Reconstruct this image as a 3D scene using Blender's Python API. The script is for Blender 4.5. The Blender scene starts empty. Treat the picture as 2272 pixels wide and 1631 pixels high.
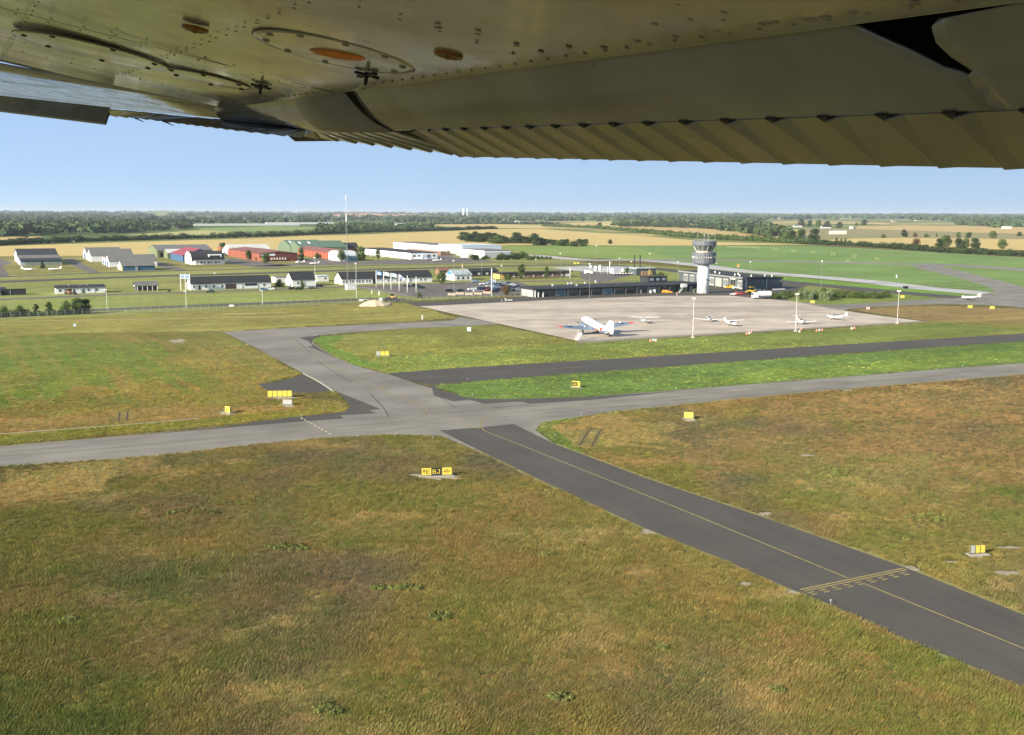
import bpy, math, random
import numpy as np
from mathutils import Vector, Matrix
R = math.radians
random.seed(7); np.random.seed(7)
scene = bpy.context.scene
col = scene.collection

# ---------------- camera, sky, sun, exposure ----------------
CAMH = 38.0
cam = bpy.data.cameras.new('camera'); camo = bpy.data.objects.new('camera', cam); col.objects.link(camo)
cam.sensor_width = 36; cam.lens = 36.0; cam.clip_start = 0.05; cam.clip_end = 90000
camo.location = (0, 0, CAMH)
camo.rotation_euler = (Matrix.Rotation(R(90-8.56), 3, 'X') @ Matrix.Rotation(R(0.1765), 3, 'Z')).to_euler()
scene.camera = camo
scene.render.resolution_x = 1024; scene.render.resolution_y = 735
SUN_AZ = R(37); SUN_EL = R(23)          # direction the light travels, measured from +X; elevation
travel = Vector((math.cos(SUN_AZ)*math.cos(SUN_EL), math.sin(SUN_AZ)*math.cos(SUN_EL), -math.sin(SUN_EL)))
w = bpy.data.worlds.new("World"); scene.world = w; w.use_nodes = True
nt = w.node_tree; sky = nt.nodes.new('ShaderNodeTexSky'); sky.sky_type = 'NISHITA'; sky.sun_disc = False
sky.sun_elevation = SUN_EL
sky.sun_rotation = -math.atan2(-travel.x, -travel.y)
sky.altitude = 0; sky.air_density = 0.45; sky.dust_density = 0.0; sky.ozone_density = 5.0
tn = nt.nodes.new('ShaderNodeVectorMath'); tn.operation = 'MULTIPLY'; tn.inputs[1].default_value = (1.0, .93, .95)
nt.links.new(sky.outputs[0], tn.inputs[0]); hz = nt.nodes.new('ShaderNodeMix'); hz.data_type = 'RGBA'; hz.inputs['Factor'].default_value = .82; hz.inputs['B'].default_value = (2.45, 3.42, 4.55, 1)   # pale summer-haze veil over the clear sky
nt.links.new(tn.outputs[0], hz.inputs['A']); nt.links.new(hz.outputs['Result'], nt.nodes['Background'].inputs[0]); nt.nodes['Background'].inputs[1].default_value = 0.085
sl = bpy.data.lights.new('sun', 'SUN'); sl.energy = 5.0; sl.angle = R(0.53); sl.color = (1.0, 0.90, 0.74)
so = bpy.data.objects.new('sun', sl); col.objects.link(so); so.rotation_euler = travel.to_track_quat('-Z', 'Y').to_euler()
scene.view_settings.view_transform = 'Standard'; scene.view_settings.look = 'None'
scene.view_settings.exposure = 1.05; scene.view_settings.gamma = 1
scene.cycles.volume_bounces = 0

# ---------------- pixel -> world ----------------
FP = 2272.0; CX = 1136.0; CY = 815.5
CR = camo.rotation_euler.to_matrix()
def ray(px, py):
    return (CR @ Vector((px-CX, CY-py, -FP))).normalized()
def G(px, py, z=0.0):
    d = ray(px, py); t = (z-CAMH)/d.z
    return Vector((d.x*t, d.y*t, z))
def height_at(p, py):                       # height above ground point p whose image row is py
    a = CR.transposed() @ (p - Vector((0, 0, CAMH)))
    u = CR.transposed() @ Vector((0, 0, 1))
    k = (CY-py)/FP                          # y/-z = k  -> (a.y+h u.y) = -k (a.z + h u.z)
    return (-k*a.z - a.y)/(u.y + k*u.z)

# ---------------- materials ----------------
def lin(c):
    return c/12.92 if c <= .04045 else ((c+.055)/1.055)**2.4
def C(r, g, b, k=1.0):
    return (lin(r/255)*k, lin(g/255)*k, lin(b/255)*k, 1)
MATS = {}
def mat(name, color, rough=.7, var=.12, scale=1.0, bump=0, metal=0, spec=.5, var2=None, stretch=None, coat=0):
    if name in MATS: return MATS[name]
    m = bpy.data.materials.new(name); m.use_nodes = True; n = m.node_tree; L = n.links
    b = n.nodes['Principled BSDF']
    b.inputs['Roughness'].default_value = rough; b.inputs['Metallic'].default_value = metal
    b.inputs['Specular IOR Level'].default_value = spec
    if coat: b.inputs['Coat Weight'].default_value = coat
    tc = n.nodes.new('ShaderNodeTexCoord'); mp = n.nodes.new('ShaderNodeMapping')
    if stretch: mp.inputs['Scale'].default_value = stretch
    L.new(tc.outputs['Object'], mp.inputs[0])
    no = n.nodes.new('ShaderNodeTexNoise'); no.inputs['Scale'].default_value = scale; no.inputs['Detail'].default_value = 5
    L.new(mp.outputs[0], no.inputs['Vector'])
    mr = n.nodes.new('ShaderNodeMapRange'); mr.inputs[1].default_value = .25; mr.inputs[2].default_value = .75
    mr.inputs[3].default_value = 1-var; mr.inputs[4].default_value = 1+var
    L.new(no.outputs[0], mr.inputs[0])
    mx = n.nodes.new('ShaderNodeVectorMath'); mx.operation = 'SCALE'; mx.inputs[0].default_value = color[:3]
    L.new(mr.outputs[0], mx.inputs['Scale']); L.new(mx.outputs[0], b.inputs['Base Color'])
    if bump:
        bp = n.nodes.new('ShaderNodeBump'); bp.inputs['Strength'].default_value = bump; bp.inputs['Distance'].default_value = .05
        L.new(no.outputs[0], bp.inputs['Height']); L.new(bp.outputs[0], b.inputs['Normal'])
    MATS[name] = m; return m
def glass(name, color, rough=.08):
    return mat(name, color, rough, .15, .5, spec=.8)

# ---------------- mesh builder ----------------
class MB:
    def __init__(s): s.v = []; s.f = []; s.m = []; s.sm = []
    def add(s, vs, fs, mi=0, smooth=False):
        o = len(s.v); s.v += [tuple(p) for p in vs]
        for f in fs: s.f.append([i+o for i in f]); s.m.append(mi); s.sm.append(smooth)
    def box(s, x0, x1, y0, y1, z0, z1, mi=0):
        s.add([(x0,y0,z0),(x1,y0,z0),(x1,y1,z0),(x0,y1,z0),(x0,y0,z1),(x1,y0,z1),(x1,y1,z1),(x0,y1,z1)],
              [(0,3,2,1),(4,5,6,7),(0,1,5,4),(1,2,6,5),(2,3,7,6),(3,0,4,7)], mi)
    def tube(s, p, q, r0, r1=None, n=8, mi=0, cap=True):
        r1 = r0 if r1 is None else r1; p = Vector(p); q = Vector(q); d = (q-p).normalized()
        a = d.orthogonal().normalized(); b = d.cross(a); vs = []
        for c, r in ((p, r0), (q, r1)):
            for i in range(n):
                t = 2*math.pi*i/n; vs.append(c+(a*math.cos(t)+b*math.sin(t))*r)
        fs = [(i, (i+1) % n, n+(i+1) % n, n+i) for i in range(n)]
        s.add(vs, fs, mi, True)
        if cap: s.add(vs[:n], [tuple(reversed(range(n)))], mi); s.add(vs[n:], [tuple(range(n))], mi)
    def loft(s, rings, mi=0, smooth=True, close=True, caps=True):
        n = len(rings[0]); vs = [p for r in rings for p in r]; fs = []
        for k in range(len(rings)-1):
            for i in range(n if close else n-1):
                j = (i+1) % n; fs.append((k*n+i, k*n+j, (k+1)*n+j, (k+1)*n+i))
        if caps: fs.append(tuple(reversed(range(n)))); fs.append(tuple(range((len(rings)-1)*n, len(rings)*n)))
        s.add(vs, fs, mi, smooth)
    def lathe(s, prof, n=16, mi=0, c=(0, 0), smooth=True, caps=True):
        s.loft([[(c[0]+r*math.cos(2*math.pi*i/n), c[1]+r*math.sin(2*math.pi*i/n), z) for i in range(n)] for r, z in prof], mi, smooth, True, caps)
    def ball(s, c, r, mi=0, n=10, sz=1.0):
        s.lathe2(c, r, mi, n, sz)
    def lathe2(s, c, r, mi, n, sz):
        rings = []
        for k in range(1, n//2):
            a = math.pi*k/(n//2); rings.append([(c[0]+r*math.sin(a)*math.cos(2*math.pi*i/n), c[1]+r*math.sin(a)*math.sin(2*math.pi*i/n), c[2]-r*sz*math.cos(a)) for i in range(n)])
        s.loft(rings, mi)
    def prism(s, prof, l0, l1, axis, mi=0):       # prof: list of (t,z); extruded along axis 'x' (t=y) or 'y' (t=x)
        f = (lambda t, z, l: (l, t, z)) if axis == 'x' else (lambda t, z, l: (t, l, z))
        n = len(prof); vs = [f(t, z, l0) for t, z in prof]+[f(t, z, l1) for t, z in prof]
        fs = [(i, (i+1) % n, n+(i+1) % n, n+i) for i in range(n)]+[tuple(reversed(range(n))), tuple(range(n, 2*n))]
        s.add(vs, fs, mi)
    def mesh(s, name, mats):
        me = bpy.data.meshes.new(name); me.from_pydata(s.v, [], s.f)
        for m in (mats if isinstance(mats, (list, tuple)) else [mats]): me.materials.append(m)
        me.polygons.foreach_set('material_index', s.m); me.polygons.foreach_set('use_smooth', s.sm)
        me.update(); return me
    def build(s, name, mats, parent=None, **kw):
        return obj(name, s.mesh(name, mats), parent, **kw)
def obj(name, me, parent=None, loc=None, rot=None, scale=None):
    o = bpy.data.objects.new(name, me); col.objects.link(o)
    if parent: o.parent = parent
    if loc is not None: o.location = loc
    if rot is not None: o.rotation_euler = rot
    if scale is not None: o.scale = scale
    return o
def tag(o, label=None, cat=None, group=None, kind=None):
    if label: o['label'] = label
    if cat: o['category'] = cat
    if group: o['group'] = group
    if kind: o['kind'] = kind
    return o
def thing(name, label, cat, loc=(0, 0, 0), rz=0, group=None):
    o = bpy.data.objects.new(name, None); col.objects.link(o); o.empty_display_size = .5
    o.location = loc; o.rotation_euler = (0, 0, rz); return tag(o, label, cat, group)
def kids(o): return [c for c in bpy.data.objects if c.parent == o]
KID = {}
def copy_tree(o, parent=None):
    c = o.copy(); col.objects.link(c)
    if parent: c.parent = parent
    if o not in KID: KID[o] = kids(o)
    for ch in KID[o]: copy_tree(ch, c)
    return c
def sheet(name, pts, z, m, kind='structure', label=None):      # flat ground sheet through ground points
    me = bpy.data.meshes.new(name)
    me.from_pydata([(p[0], p[1], z) for p in pts], [], [list(range(len(pts)))]); me.materials.append(m); me.update()
    if me.polygons[0].normal.z < 0: me.flip_normals()
    return tag(obj(name, me), kind=kind, label=label)
def smoothpx(P, n=6, closed=False):                             # Catmull-Rom through points
    P = [Vector(p) for p in P]; out = []; N = len(P)
    for i in range(N if closed else N-1):
        p0 = P[(i-1) % N] if closed or i > 0 else P[0]; p1 = P[i]; p2 = P[(i+1) % N]
        p3 = P[(i+2) % N] if closed or i+2 < N else P[-1]
        for k in range(n):
            t = k/n; out.append(.5*((2*p1)+(p2-p0)*t+(2*p0-5*p1+4*p2-p3)*t*t+(3*p1-p0-3*p2+p3)*t**3))
    if not closed: out.append(P[-1])
    return out
def gp(L): return [G(x, y) for x, y in L]
def strip_mb(P, wd, z=0.0, mb=None):
    mb = mb or MB(); P = [Vector((p[0], p[1])) for p in P]; vs = []
    for i, p in enumerate(P):
        d = (P[min(i+1, len(P)-1)]-P[max(i-1, 0)]).normalized(); nrm = Vector((-d.y, d.x))*wd/2
        a = p+nrm; b = p-nrm; vs += [(a.x, a.y, z), (b.x, b.y, z)]
    mb.add(vs, [(2*i+1, 2*i+3, 2*i+2, 2*i) for i in range(len(P)-1)]); return mb

# ---------------- numpy noise ----------------
def vnoise(x, y, seed=0):
    xi = np.floor(x).astype(np.int64); yi = np.floor(y).astype(np.int64); fx = x-xi; fy = y-yi
    fx = fx*fx*(3-2*fx); fy = fy*fy*(3-2*fy)
    def h(a, b):
        n = (a*374761393+b*668265263+seed*1442695041) & 0x7fffffff
        n = ((n ^ (n >> 13))*1274126177) & 0x7fffffff
        return ((n ^ (n >> 16)) & 0xffff)/65535.0
    return (h(xi, yi)*(1-fx)+h(xi+1, yi)*fx)*(1-fy)+(h(xi, yi+1)*(1-fx)+h(xi+1, yi+1)*fx)*fy
def fbm(x, y, seed=0, o=4):
    s = 0; a = .5; t = 0
    for k in range(o): s = s+a*vnoise(x*2**k+k*17.3, y*2**k-k*9.1, seed+k); t += a; a *= .5
    return s/t
def hgt(x, y):
    d = np.sqrt(x*x+y*y); t = np.clip((d-4500)/6000, 0, 1); t = t*t*(3-2*t)
    return t*(4+17*fbm(x/2600.0, y/2600.0, 5, 3))
def inpoly(x, y, P):
    r = np.zeros(x.shape, bool); n = len(P); j = n-1
    for i in range(n):
        xi, yi = P[i][0], P[i][1]; xj, yj = P[j][0], P[j][1]
        if yi != yj:
            r ^= ((yi > y) != (yj > y)) & (x < (xj-xi)*(y-yi)/(yj-yi)+xi)
        j = i
    return r
# ---------------- pavement outlines (image rows/columns of the photo, dropped on the ground) ----------------
K = .80
ROADS = {}
def road(name, px, z, m, sm=False):
    P = gp(px)
    if sm: P = smoothpx(P, 4, True)
    ROADS.setdefault('all', []).append(P)
    return sheet(name, P, z, m)
def asphalt(name, color, crack=.0, patch=.1, ang=0):
    m = bpy.data.materials.new(name); m.use_nodes = True; n = m.node_tree; L = n.links; b = n.nodes['Principled BSDF']
    b.inputs['Roughness'].default_value = .85; b.inputs['Specular IOR Level'].default_value = .25
    ge = n.nodes.new('ShaderNodeNewGeometry'); mp = n.nodes.new('ShaderNodeMapping'); mp.vector_type = 'TEXTURE'
    mp.inputs['Rotation'].default_value = (0, 0, ang); mp.inputs['Scale'].default_value = (9, 1, 1)
    L.new(ge.outputs['Position'], mp.inputs[0])
    def noise(sc, src, det=4):
        q = n.nodes.new('ShaderNodeTexNoise'); q.inputs['Scale'].default_value = sc; q.inputs['Detail'].default_value = det
        L.new(src, q.inputs['Vector']); return q.outputs[0]
    def mr(src, a, b_, lo, hi):
        q = n.nodes.new('ShaderNodeMapRange'); q.inputs[1].default_value = a; q.inputs[2].default_value = b_
        q.inputs[3].default_value = lo; q.inputs[4].default_value = hi; L.new(src, q.inputs[0]); return q.outputs[0]
    def mul(a, b_):
        q = n.nodes.new('ShaderNodeMath'); q.operation = 'MULTIPLY'; L.new(a, q.inputs[0]); L.new(b_, q.inputs[1]); return q.outputs[0]
    s = mul(mr(noise(.55, mp.outputs[0]), .3, .7, 1-patch, 1+patch), mr(noise(.09, ge.outputs['Position']), .35, .65, 1-patch, 1+patch))
    s = mul(s, mr(noise(5, ge.outputs['Position'], 6), .3, .7, .86, 1.14))
    v = n.nodes.new('ShaderNodeTexNoise'); v.inputs['Scale'].default_value = .035; v.inputs['Detail'].default_value = 2; L.new(mp.outputs[0], v.inputs['Vector'])
    s = mul(s, mr(v.outputs[0], .52, .62, 1, 1-crack))
    x = n.nodes.new('ShaderNodeVectorMath'); x.operation = 'SCALE'; x.inputs[0].default_value = color[:3]
    L.new(s, x.inputs['Scale']); L.new(x.outputs[0], b.inputs['Base Color']); return m
UANG = R(25.7)
Alight = asphalt('grey asphalt', C(138, 132, 121, K), .16, .13, UANG)
Adark = asphalt('dark asphalt', C(86, 81, 74, K), .05, .08, UANG)
Adiag = asphalt('dark diagonal asphalt', C(88, 83, 76, K), .05, .08, R(115.7))
Alotm = asphalt('car park asphalt', C(112, 104, 98, K), .1, .1, UANG)
Apron = asphalt('apron concrete', C(194, 179, 162, K), .20, .14, R(8))
Apale = asphalt('pale runway concrete', C(185, 182, 178, K), .25, .15, R(-20))
road('apron', [(930,680),(1100,672),(1240,665),(1450,657),(1617,656),(1750,668),(1900,694),(2045,713),(1660,735.5),(1283,757)], .060, Apron)
road('apron_edge_strip', [(1283,757),(2045,713),(2062,714.5),(1283,762)], .052, mat('worn edge', C(140,130,112,K), .9, .3, .4))
road('forecourt', [(895,672),(1000,668),(1130,661),(1183,656),(1400,650),(1545,640),(1600,625),(1720,620),(1800,630),(1745,655),(1749,668),(1617,656.5),(1450,657.5),(1240,665.5),(932,680.5)], .040, Adark)
road('taxiway_main', [(-400,1060),(0,1034),(300,1014),(560,986),(700,972),(850,963),(975,966),(1060,1000),(1230,985),(1188,955),(1200,938),(1350,914),(1560,892),(1800,869),(2272,830),(2700,795),
     (2700,772),(2272,806),(2100,818),(1800,842),(1500,866),(1280,882),(1173,892),(1060,889),(960,862),(925,852),(860,830),(790,812),(738,790),(700,765),(690,752),(705,744),(760,739),(900,729),(1060,722),(1110,718),(1020,703),(1005,711),(900,716),(660,727),(495,737),(560,768),(672,828),(740,866),(800,893),(780,915),(640,936),(300,965),(0,991),(-400,1015)], .012, Alight)
road('taxiway_dark', [(860,829),(1000,818),(1200,806),(1500,788),(1800,769),(2272,740),(2700,713),(2700,728),(2272,757),(1800,789),(1500,812),(1150,838),(950,853),(921,848)], .020, Adark)
road('taxiway_diagonal', [(975,955),(1060,998),(1230,1080),(1430,1172),(1600,1240),(1765,1312),(1850,1345),(2000,1415),(2272,1525),(2700,1700),(2700,1530),(2272,1365),(2010,1260),(1700,1150),(1430,1060),(1230,985),(1140,941),(1060,949)], .024, Adiag)
for P in ([(745,868),(775,880),(845,908),(820,911),(835,917),(755,922),(762,929),(650,937),(300,966),(500,946),(640,927),(765,914),(776,904),(770,890)],
          [(572,853),(620,846),(655,838),(672,830),(740,868),(690,871),(605,873)],
          [(955,850),(963,878),(1006,891),(1040,887),(1074,896),(1157,891),(1173,896),(1300,888),(1500,868),(1280,882),(1114,886),(1065,886),(1025,880),(981,868)],
          [(664,749),(716,744),(695,752),(692,762),(715,778),(747,797),(738,790),(682,768),(694,768),(685,758)]):
    road('asphalt_repair', P, .028, Adark)
# far taxiways and roads
def band(name, px, wd, z, m, n=4):
    P = smoothpx([G(x, y) for x, y in px], n); o = strip_mb(P, wd, z).build(name, m); return tag(o, kind='structure')
band('runway_dark_road', [(-300,634),(0,625.5),(265,615.5),(600,605.5),(800,599),(985,594),(1091,590.5),(1300,588),(1400,592),(1459,597),(1600,612),(1750,626),(1950,645),(2135,661)], 17, .020, Adark)
band('hangar_road', [(-300,622),(0,614.5),(291,603.5),(600,595.5),(800,590),(985,586.5),(1100,583),(1200,584),(1300,583)], 9, .024, Adark)
band('runway_pale', [(1180,566),(1300,577),(1410,577),(1538,587),(1644,601),(1900,622),(2049,639),(2272,659),(2700,700)], 20, .028, Apale)
band('runway_far', [(1400,577),(1538,577),(1736,580),(1900,583.5),(2003,586),(2100,587.5),(2272,599),(2700,632)], 28, .024, Alight)
road('taxiway_far', [(2015,585),(2079,588),(2164,609),(2272,637),(2700,760),(2700,800),(2272,668),(2150,660),(2210,646),(2187,635),(2118,614),(2038,596)], .032, Alight)
road('taxiway_to_apron', [(1749,668),(1842,677),(1957,671),(2072,663),(2140,659),(2272,652),(2700,640),(2700,740),(2272,683),(2199,677),(2072,675),(1934,681),(1885,685),(1868,690)], .016, Alight)
band('service_road', [(-300,675),(0,664.5),(265,653.5),(447,648),(600,642.5),(741,637.5),(812,635.5),(1000,629),(1150,625),(1300,624),(1400,626)], 8.5, .020, Alotm)
band('perimeter_road', [(150,690.5),(209,688),(423,679),(600,672.5),(823,664),(900,668)], 9, .016, Adark)
road('car_park', [(800,637),(860,634),(1000,628),(1140,624),(1200,640),(1165,654),(1010,658),(930,660),(890,654),(820,641)], .024, Alotm)
band('footpath', [(800,637),(850,646),(905,657)], 5, .030, Alight)
for P in ([(-200,600),(-60,580),(0,575),(30,583),(5,590),(22,614),(-200,622)], [(139,578),(159,573),(224,606),(201,607)], [(347,580),(418,600),(397,601.5),(345,589)],
          [(495,571),(650,590),(600,594),(560,592),(505,583)], [(560,591),(690,589),(985,585),(1100,580),(1010,570),(970,561),(930,564),(900,575),(800,581),(700,573),(655,577),(690,582)]):
    road('hangar_apron', P, .010, Alotm)
road('concrete_pad', [(1215,594),(1300,590.5),(1420,592),(1440,600),(1330,604),(1290,602)], .036, Apale)
road('fuel_yard', [(1285,600),(1400,606),(1395,613),(1330,628),(1290,618)], .034, Alotm)

# yellow and white markings
MARKY = mat('worn yellow paint', C(158, 142, 84, K), .8, .25, 1.2)
MARKW = mat('pale concrete kerb', C(205, 195, 170, K), .8, .2, 1)
def line(px, wd=.17, m=MARKY, name='taxiway_marking', z=.045, n=5):
    if name in ('wheel_rut', 'gravel_line'):
        Q = gp(px); d = (Q[-1]-Q[0]).normalized(); nn_ = Vector((-d.y, d.x, 0))*(.45 if name == 'wheel_rut' else .55)
        for a_, b_ in zip(Q, Q[1:]): ROADS['all'].append([a_-nn_, b_-nn_, b_+nn_, a_+nn_])
    tag(strip_mb(smoothpx(gp(px), n), wd, z).build(name, m), kind='structure')
line([(1194,910),(1117,919),(1077,927),(1065,939),(1071,952),(1086,961),(1148,985),(1240,1022),(1460,1110),(1880,1283)], .2)
line([(1915,1295),(2272,1440),(2700,1615)], .2)
line([(830,941),(886,935),(926,927),(944,916),(947,907),(935,901),(886,880),(855,868),(760,826),(690,785),(640,755)], .2)
line([(864,847),(851,855),(850,865)], .2)
line([(957,907),(1065,952)]); line([(929,938),(1000,941),(1065,952)])
line([(-300,1037),(0,1012),(300,990),(640,956),(830,941)]); line([(1194,910),(1500,880),(1800,855),(2272,820),(2500,800)]); line([(880,845),(1000,834),(1300,814)], .15)
line([(672,829),(705,846),(740,869)], .45, MARKW, 'kerb_line')
mb = MB()                                                   # dashed holding lines
a = G(667,927); b = G(737,966)
for k in range(9):
    strip_mb([a.lerp(b, (k+.1)/9), a.lerp(b, (k+.6)/9)], .35, .046, mb)
tag(mb.build('taxiway_marking', mat('cream paint', C(205,195,150,K), .8)), kind='structure')
mb = MB(); a = G(1776,1309); b = G(2004,1261.5); d = (b-a).normalized(); nn = Vector((d.y, -d.x, 0))
for off in (0, .5): strip_mb([a+nn*off, b+nn*off], .24, .046, mb)
for off in (1.05, 1.6):
    for k in range(9):
        t0 = k/9; strip_mb([a.lerp(b, t0)+nn*off, a.lerp(b, t0+.055)+nn*off], .24, .046, mb)
tag(mb.build('holding_line', MARKY), kind='structure')
line([(-200,981),(0,963),(200,948),(330,938),(440,928)], .28, MARKW, 'gravel_line', .02)
TRK = mat('dry dirt track', C(196, 176, 128, K), .9, .3, .2)
line([(-200,722),(0,714.5),(300,708),(600,702.5),(690,698)], 1.0, TRK, 'dirt_track', .015); line([(493,696.5),(638,694)], 1.2, TRK, 'dirt_track', .016)
RUT = mat('bare soil', C(74, 58, 34, K), .95, .3, 1)
for P in ([(1287,988),(1300,965),(1313,950)], [(1312,992),(1325,968),(1334,952)], [(263,936),(265,920),(266,915)], [(281,935),(283,918),(284,912)]):
    line(P, .3, RUT, 'wheel_rut', .012)
GRV = mat('pale gravel', C(158, 146, 120, K), .95, .45, 3)
def blob(px, py, rx, ry, name='gravel_patch', m=GRV, z=.014, seed=0):
    rnd = random.Random(seed+px); P = []
    for k in range(22):
        t = 2*math.pi*k/22; q = rnd.uniform(.45, 1.1); P.append(G(px+rx*q*math.cos(t), py+ry*q*math.sin(t)))
    sheet(name, P, z, m); ROADS['all'].append(P)
for b_ in ((393,757,24,5.5),(1440,1180,22,7),(1700,1140,18,5),(1762,1313,25,6),(2015,1263,28,8),(2168,1232,34,7),(968,1057,62,9),(1531,932,18,4),(630,883,28,4),(505,917,20,5),(1278,860,14,3),(2110,1247,18,2.5),(1655,1296,18,6),
           (640,900,18,4),(2240,1215,34,4),(2235,1272,36,6),(1520,1190,14,3),(1790,1010,20,3),(1880,866,14,2)):
    blob(*b_)

for P in ([(857,919),(888,921)], [(858,903),(897,911)], [(1038,879),(1066,890)], [(972,879),(1012,906)], [(700,800),(780,850)], [(655,752),(690,785)], [(1350,905),(1420,899)], [(540,760),(600,785)], [(1090,905),(1190,899)], [(820,872),(850,905),(862,925)]):
    line(P, .16, mat('tar seam', C(70,68,66,K), .8, .2, 1), 'tar_seam', .040)
for P in ([(975,955),(1060,998),(1230,1080),(1430,1172),(1600,1240),(1765,1312),(1850,1345),(2000,1415),(2272,1525),(2700,1700)], [(1230,985),(1430,1060),(1700,1150),(2010,1260),(2272,1365),(2700,1530)], [(-400,1060),(0,1034),(300,1014),(560,986),(700,972),(850,963),(960,965)], [(1210,935),(1350,914),(1560,892),(1800,869),(2272,830)], [(-400,1015),(0,991),(300,966),(500,947),(640,936)]):
    line(P, 1.3, mat('trimmed dry verge', C(136,128,74,K), .95, .35, 1.5), 'verge', .010)
# ---------------- the ground: one sheet ----------------
def ground_tone(x, y):
    D = np.hypot(x, y)
    def c3(r, g, b):
        v = np.array([lin(r/255), lin(g/255), lin(b/255)]); return (v*.88+v.mean()*.12*np.array([1.05, 1.0, .9]))*K*1.08
    def mix(a, b, t): t = np.clip(t, 0, 1)[:, None]; return a*(1-t)+b*t
    n1 = fbm(x/34, y/34, 1); n2 = fbm(x/11+9, y/11, 2); n3 = fbm(x/60+3, y/60+7, 4); n4 = fbm(x/4, y/4, 8)
    olive = c3(108, 101, 52); green = c3(84, 93, 44); brown = c3(118, 99, 58); rust = c3(117, 93, 58); heath = c3(97, 88, 67); straw = c3(138, 119, 74)
    base = np.tile(olive, (len(x), 1))
    base = mix(base, green, (n1-.5)*4); base = mix(base, brown, (n2-.5)*3); base = mix(base, rust, (n3-.5)*4*(n4+.3)); base = mix(base, heath, (fbm(x/16, y/26, 11)-.52)*4)
    base = mix(base, straw, (fbm(x/7, y/7, 12)-.6)*4)
    def zone(px, c, t=1.0, feather=0, v=.25, sc=20):
        P = gp(px) if px is not None else None; nonlocal base
        m = inpoly(x+feather*(fbm(x/6, y/6, 21)-.5)*2, y+feather*(fbm(x/6, y/6, 22)-.5)*3, P)
        cc = np.tile(c, (len(x), 1))*(1+v*(fbm(x/sc, y/sc, 31)-.5)*2)[:, None]
        base = np.where(m[:, None], base*(1-t)+cc*t, base)
    # foreground clumps of colour
    zone([(1450,1060),(1700,900),(2272,840),(2700,820),(2700,1180),(2272,1100),(1900,1060)], c3(122,100,66), .55, 12)
    zone([(1700,1000),(2050,1010),(2100,1120),(1850,1130)], c3(108,104,62), .5, 9)
    zone([(1200,945),(1350,915),(1480,925),(1500,990),(1300,1000)], c3(146,126,78), .5, 9)
    zone([(1186,960),(1215,930),(1300,922),(1225,945),(1300,1010),(1230,985)], c3(88,110,48), .7, 1)
    zone([(0,1040),(250,1030),(240,1080),(60,1100),(0,1110)], c3(150,130,76), .6, 3)
    zone([(0,1590),(100,1560),(300,1560),(420,1610),(500,1700),(-200,1700),(-200,1600)], c3(78,96,38), .4, 5)
    zone([(1700,1330),(1800,1320),(2000,1430),(2272,1540),(2272,1631),(2100,1550),(1850,1440)], c3(92,108,44), .35, 4)
    # left field
    zone([(-900,700),(0,722),(495,739),(672,830),(570,853),(605,876),(780,900),(765,914),(300,960),(0,985),(-900,1060)], c3(136,122,58), .75, 2, .35, 12)
    zone([(-900,740),(0,740),(350,760),(430,850),(200,860),(0,905),(-900,960)], c3(112,128,50), .65, 8, .4, 6)
    zone([(-600,960),(0,930),(350,905),(620,900),(700,905),(440,925),(0,962)], c3(142,116,68), .7, 2)
    zone([(-600,985),(0,965),(440,930),(760,905),(640,925),(300,958),(0,988)], c3(118,118,44), .7, 1)
    zone([(350,755),(700,765),(620,800),(480,815)], c3(138,124,70), .4, 6)
    a0, a1 = G(280, 812), G(326, 843); dd = (a1-a0).normalized(); uu = x*dd.x+y*dd.y; vv = -x*dd.y+y*dd.x
    stp = fbm(vv/2.2, uu/26, 51, 3); fld = inpoly(x, y, gp([(-900,700),(0,722),(495,739),(640,815),(560,850),(350,890),(0,905),(-900,960)]))
    base = np.where(fld[:, None], mix(mix(base, c3(104, 124, 50), (stp-.50)*3.2*(fbm(x/30, y/30, 52)+.2)), c3(146, 126, 66), (.44-stp)*4*(fbm(x/22, y/22, 53)+.2)), base)
    # grass by the apron
    zone([(690,750),(900,728),(1100,720),(1283,760),(1600,745),(2045,716),(2272,690),(2700,700),(2700,716),(2272,741),(1800,770),(1300,800),(860,829),(740,796)], c3(134,132,62), .9, 1, .35, 15)
    zone([(1320,760),(1700,738),(2100,717),(2272,735),(1700,775),(1000,815),(860,826),(780,800)], c3(116,130,60), .7, 3, .4, 14)
    zone([(1880,685),(2080,677),(2272,686),(2700,700),(2700,712),(2272,722),(2050,712)], c3(156,126,80), .7, 2)
    zone([(690,752),(705,746),(780,742),(730,765),(860,820),(790,812),(730,782)], c3(102,130,52), .8, 1)
    zone([(0,700),(900,672),(1015,705),(900,714),(660,725),(495,735),(0,740)], c3(150,140,70), .85, 1, .3, 15)
    # bright strip between taxiways
    zone([(950,856),(1150,838),(1500,812),(1800,790),(2272,757),(2700,728),(2700,772),(2272,806),(2100,818),(1800,842),(1500,866),(1280,884),(1060,889)], c3(104,126,58), .95, 1, .35, 12)
    zone([(1400,850),(2272,770),(2700,740),(2700,765),(2272,802),(1700,842)], c3(124,138,52), .6, 6, .4, 12)
    # around the buildings
    zone([(-900,575),(0,567),(600,565),(900,558),(1130,545),(1200,565),(1100,600),(600,602),(0,622),(-900,640)], c3(144,136,80), .85, 2, .3, 25)
    zone([(1150,590),(1400,585),(1600,600),(1900,640),(1560,662),(1180,655)], c3(138,142,74), .85, 1, .25, 25)
    zone([(-900,620),(0,612),(600,590),(1130,545),(1200,565),(1400,600),(1200,655),(900,668),(0,712),(-900,760)], c3(146,144,80), .9, 1, .25, 30)
    zone([(-900,655),(0,640),(400,655),(800,645),(900,660),(0,703),(-900,740)], c3(144,150,80), .75, 1, .2, 30)
    zone([(1600,640),(2050,650),(2150,668),(1880,682),(1640,660)], c3(126,136,66), .9, 1)
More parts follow.
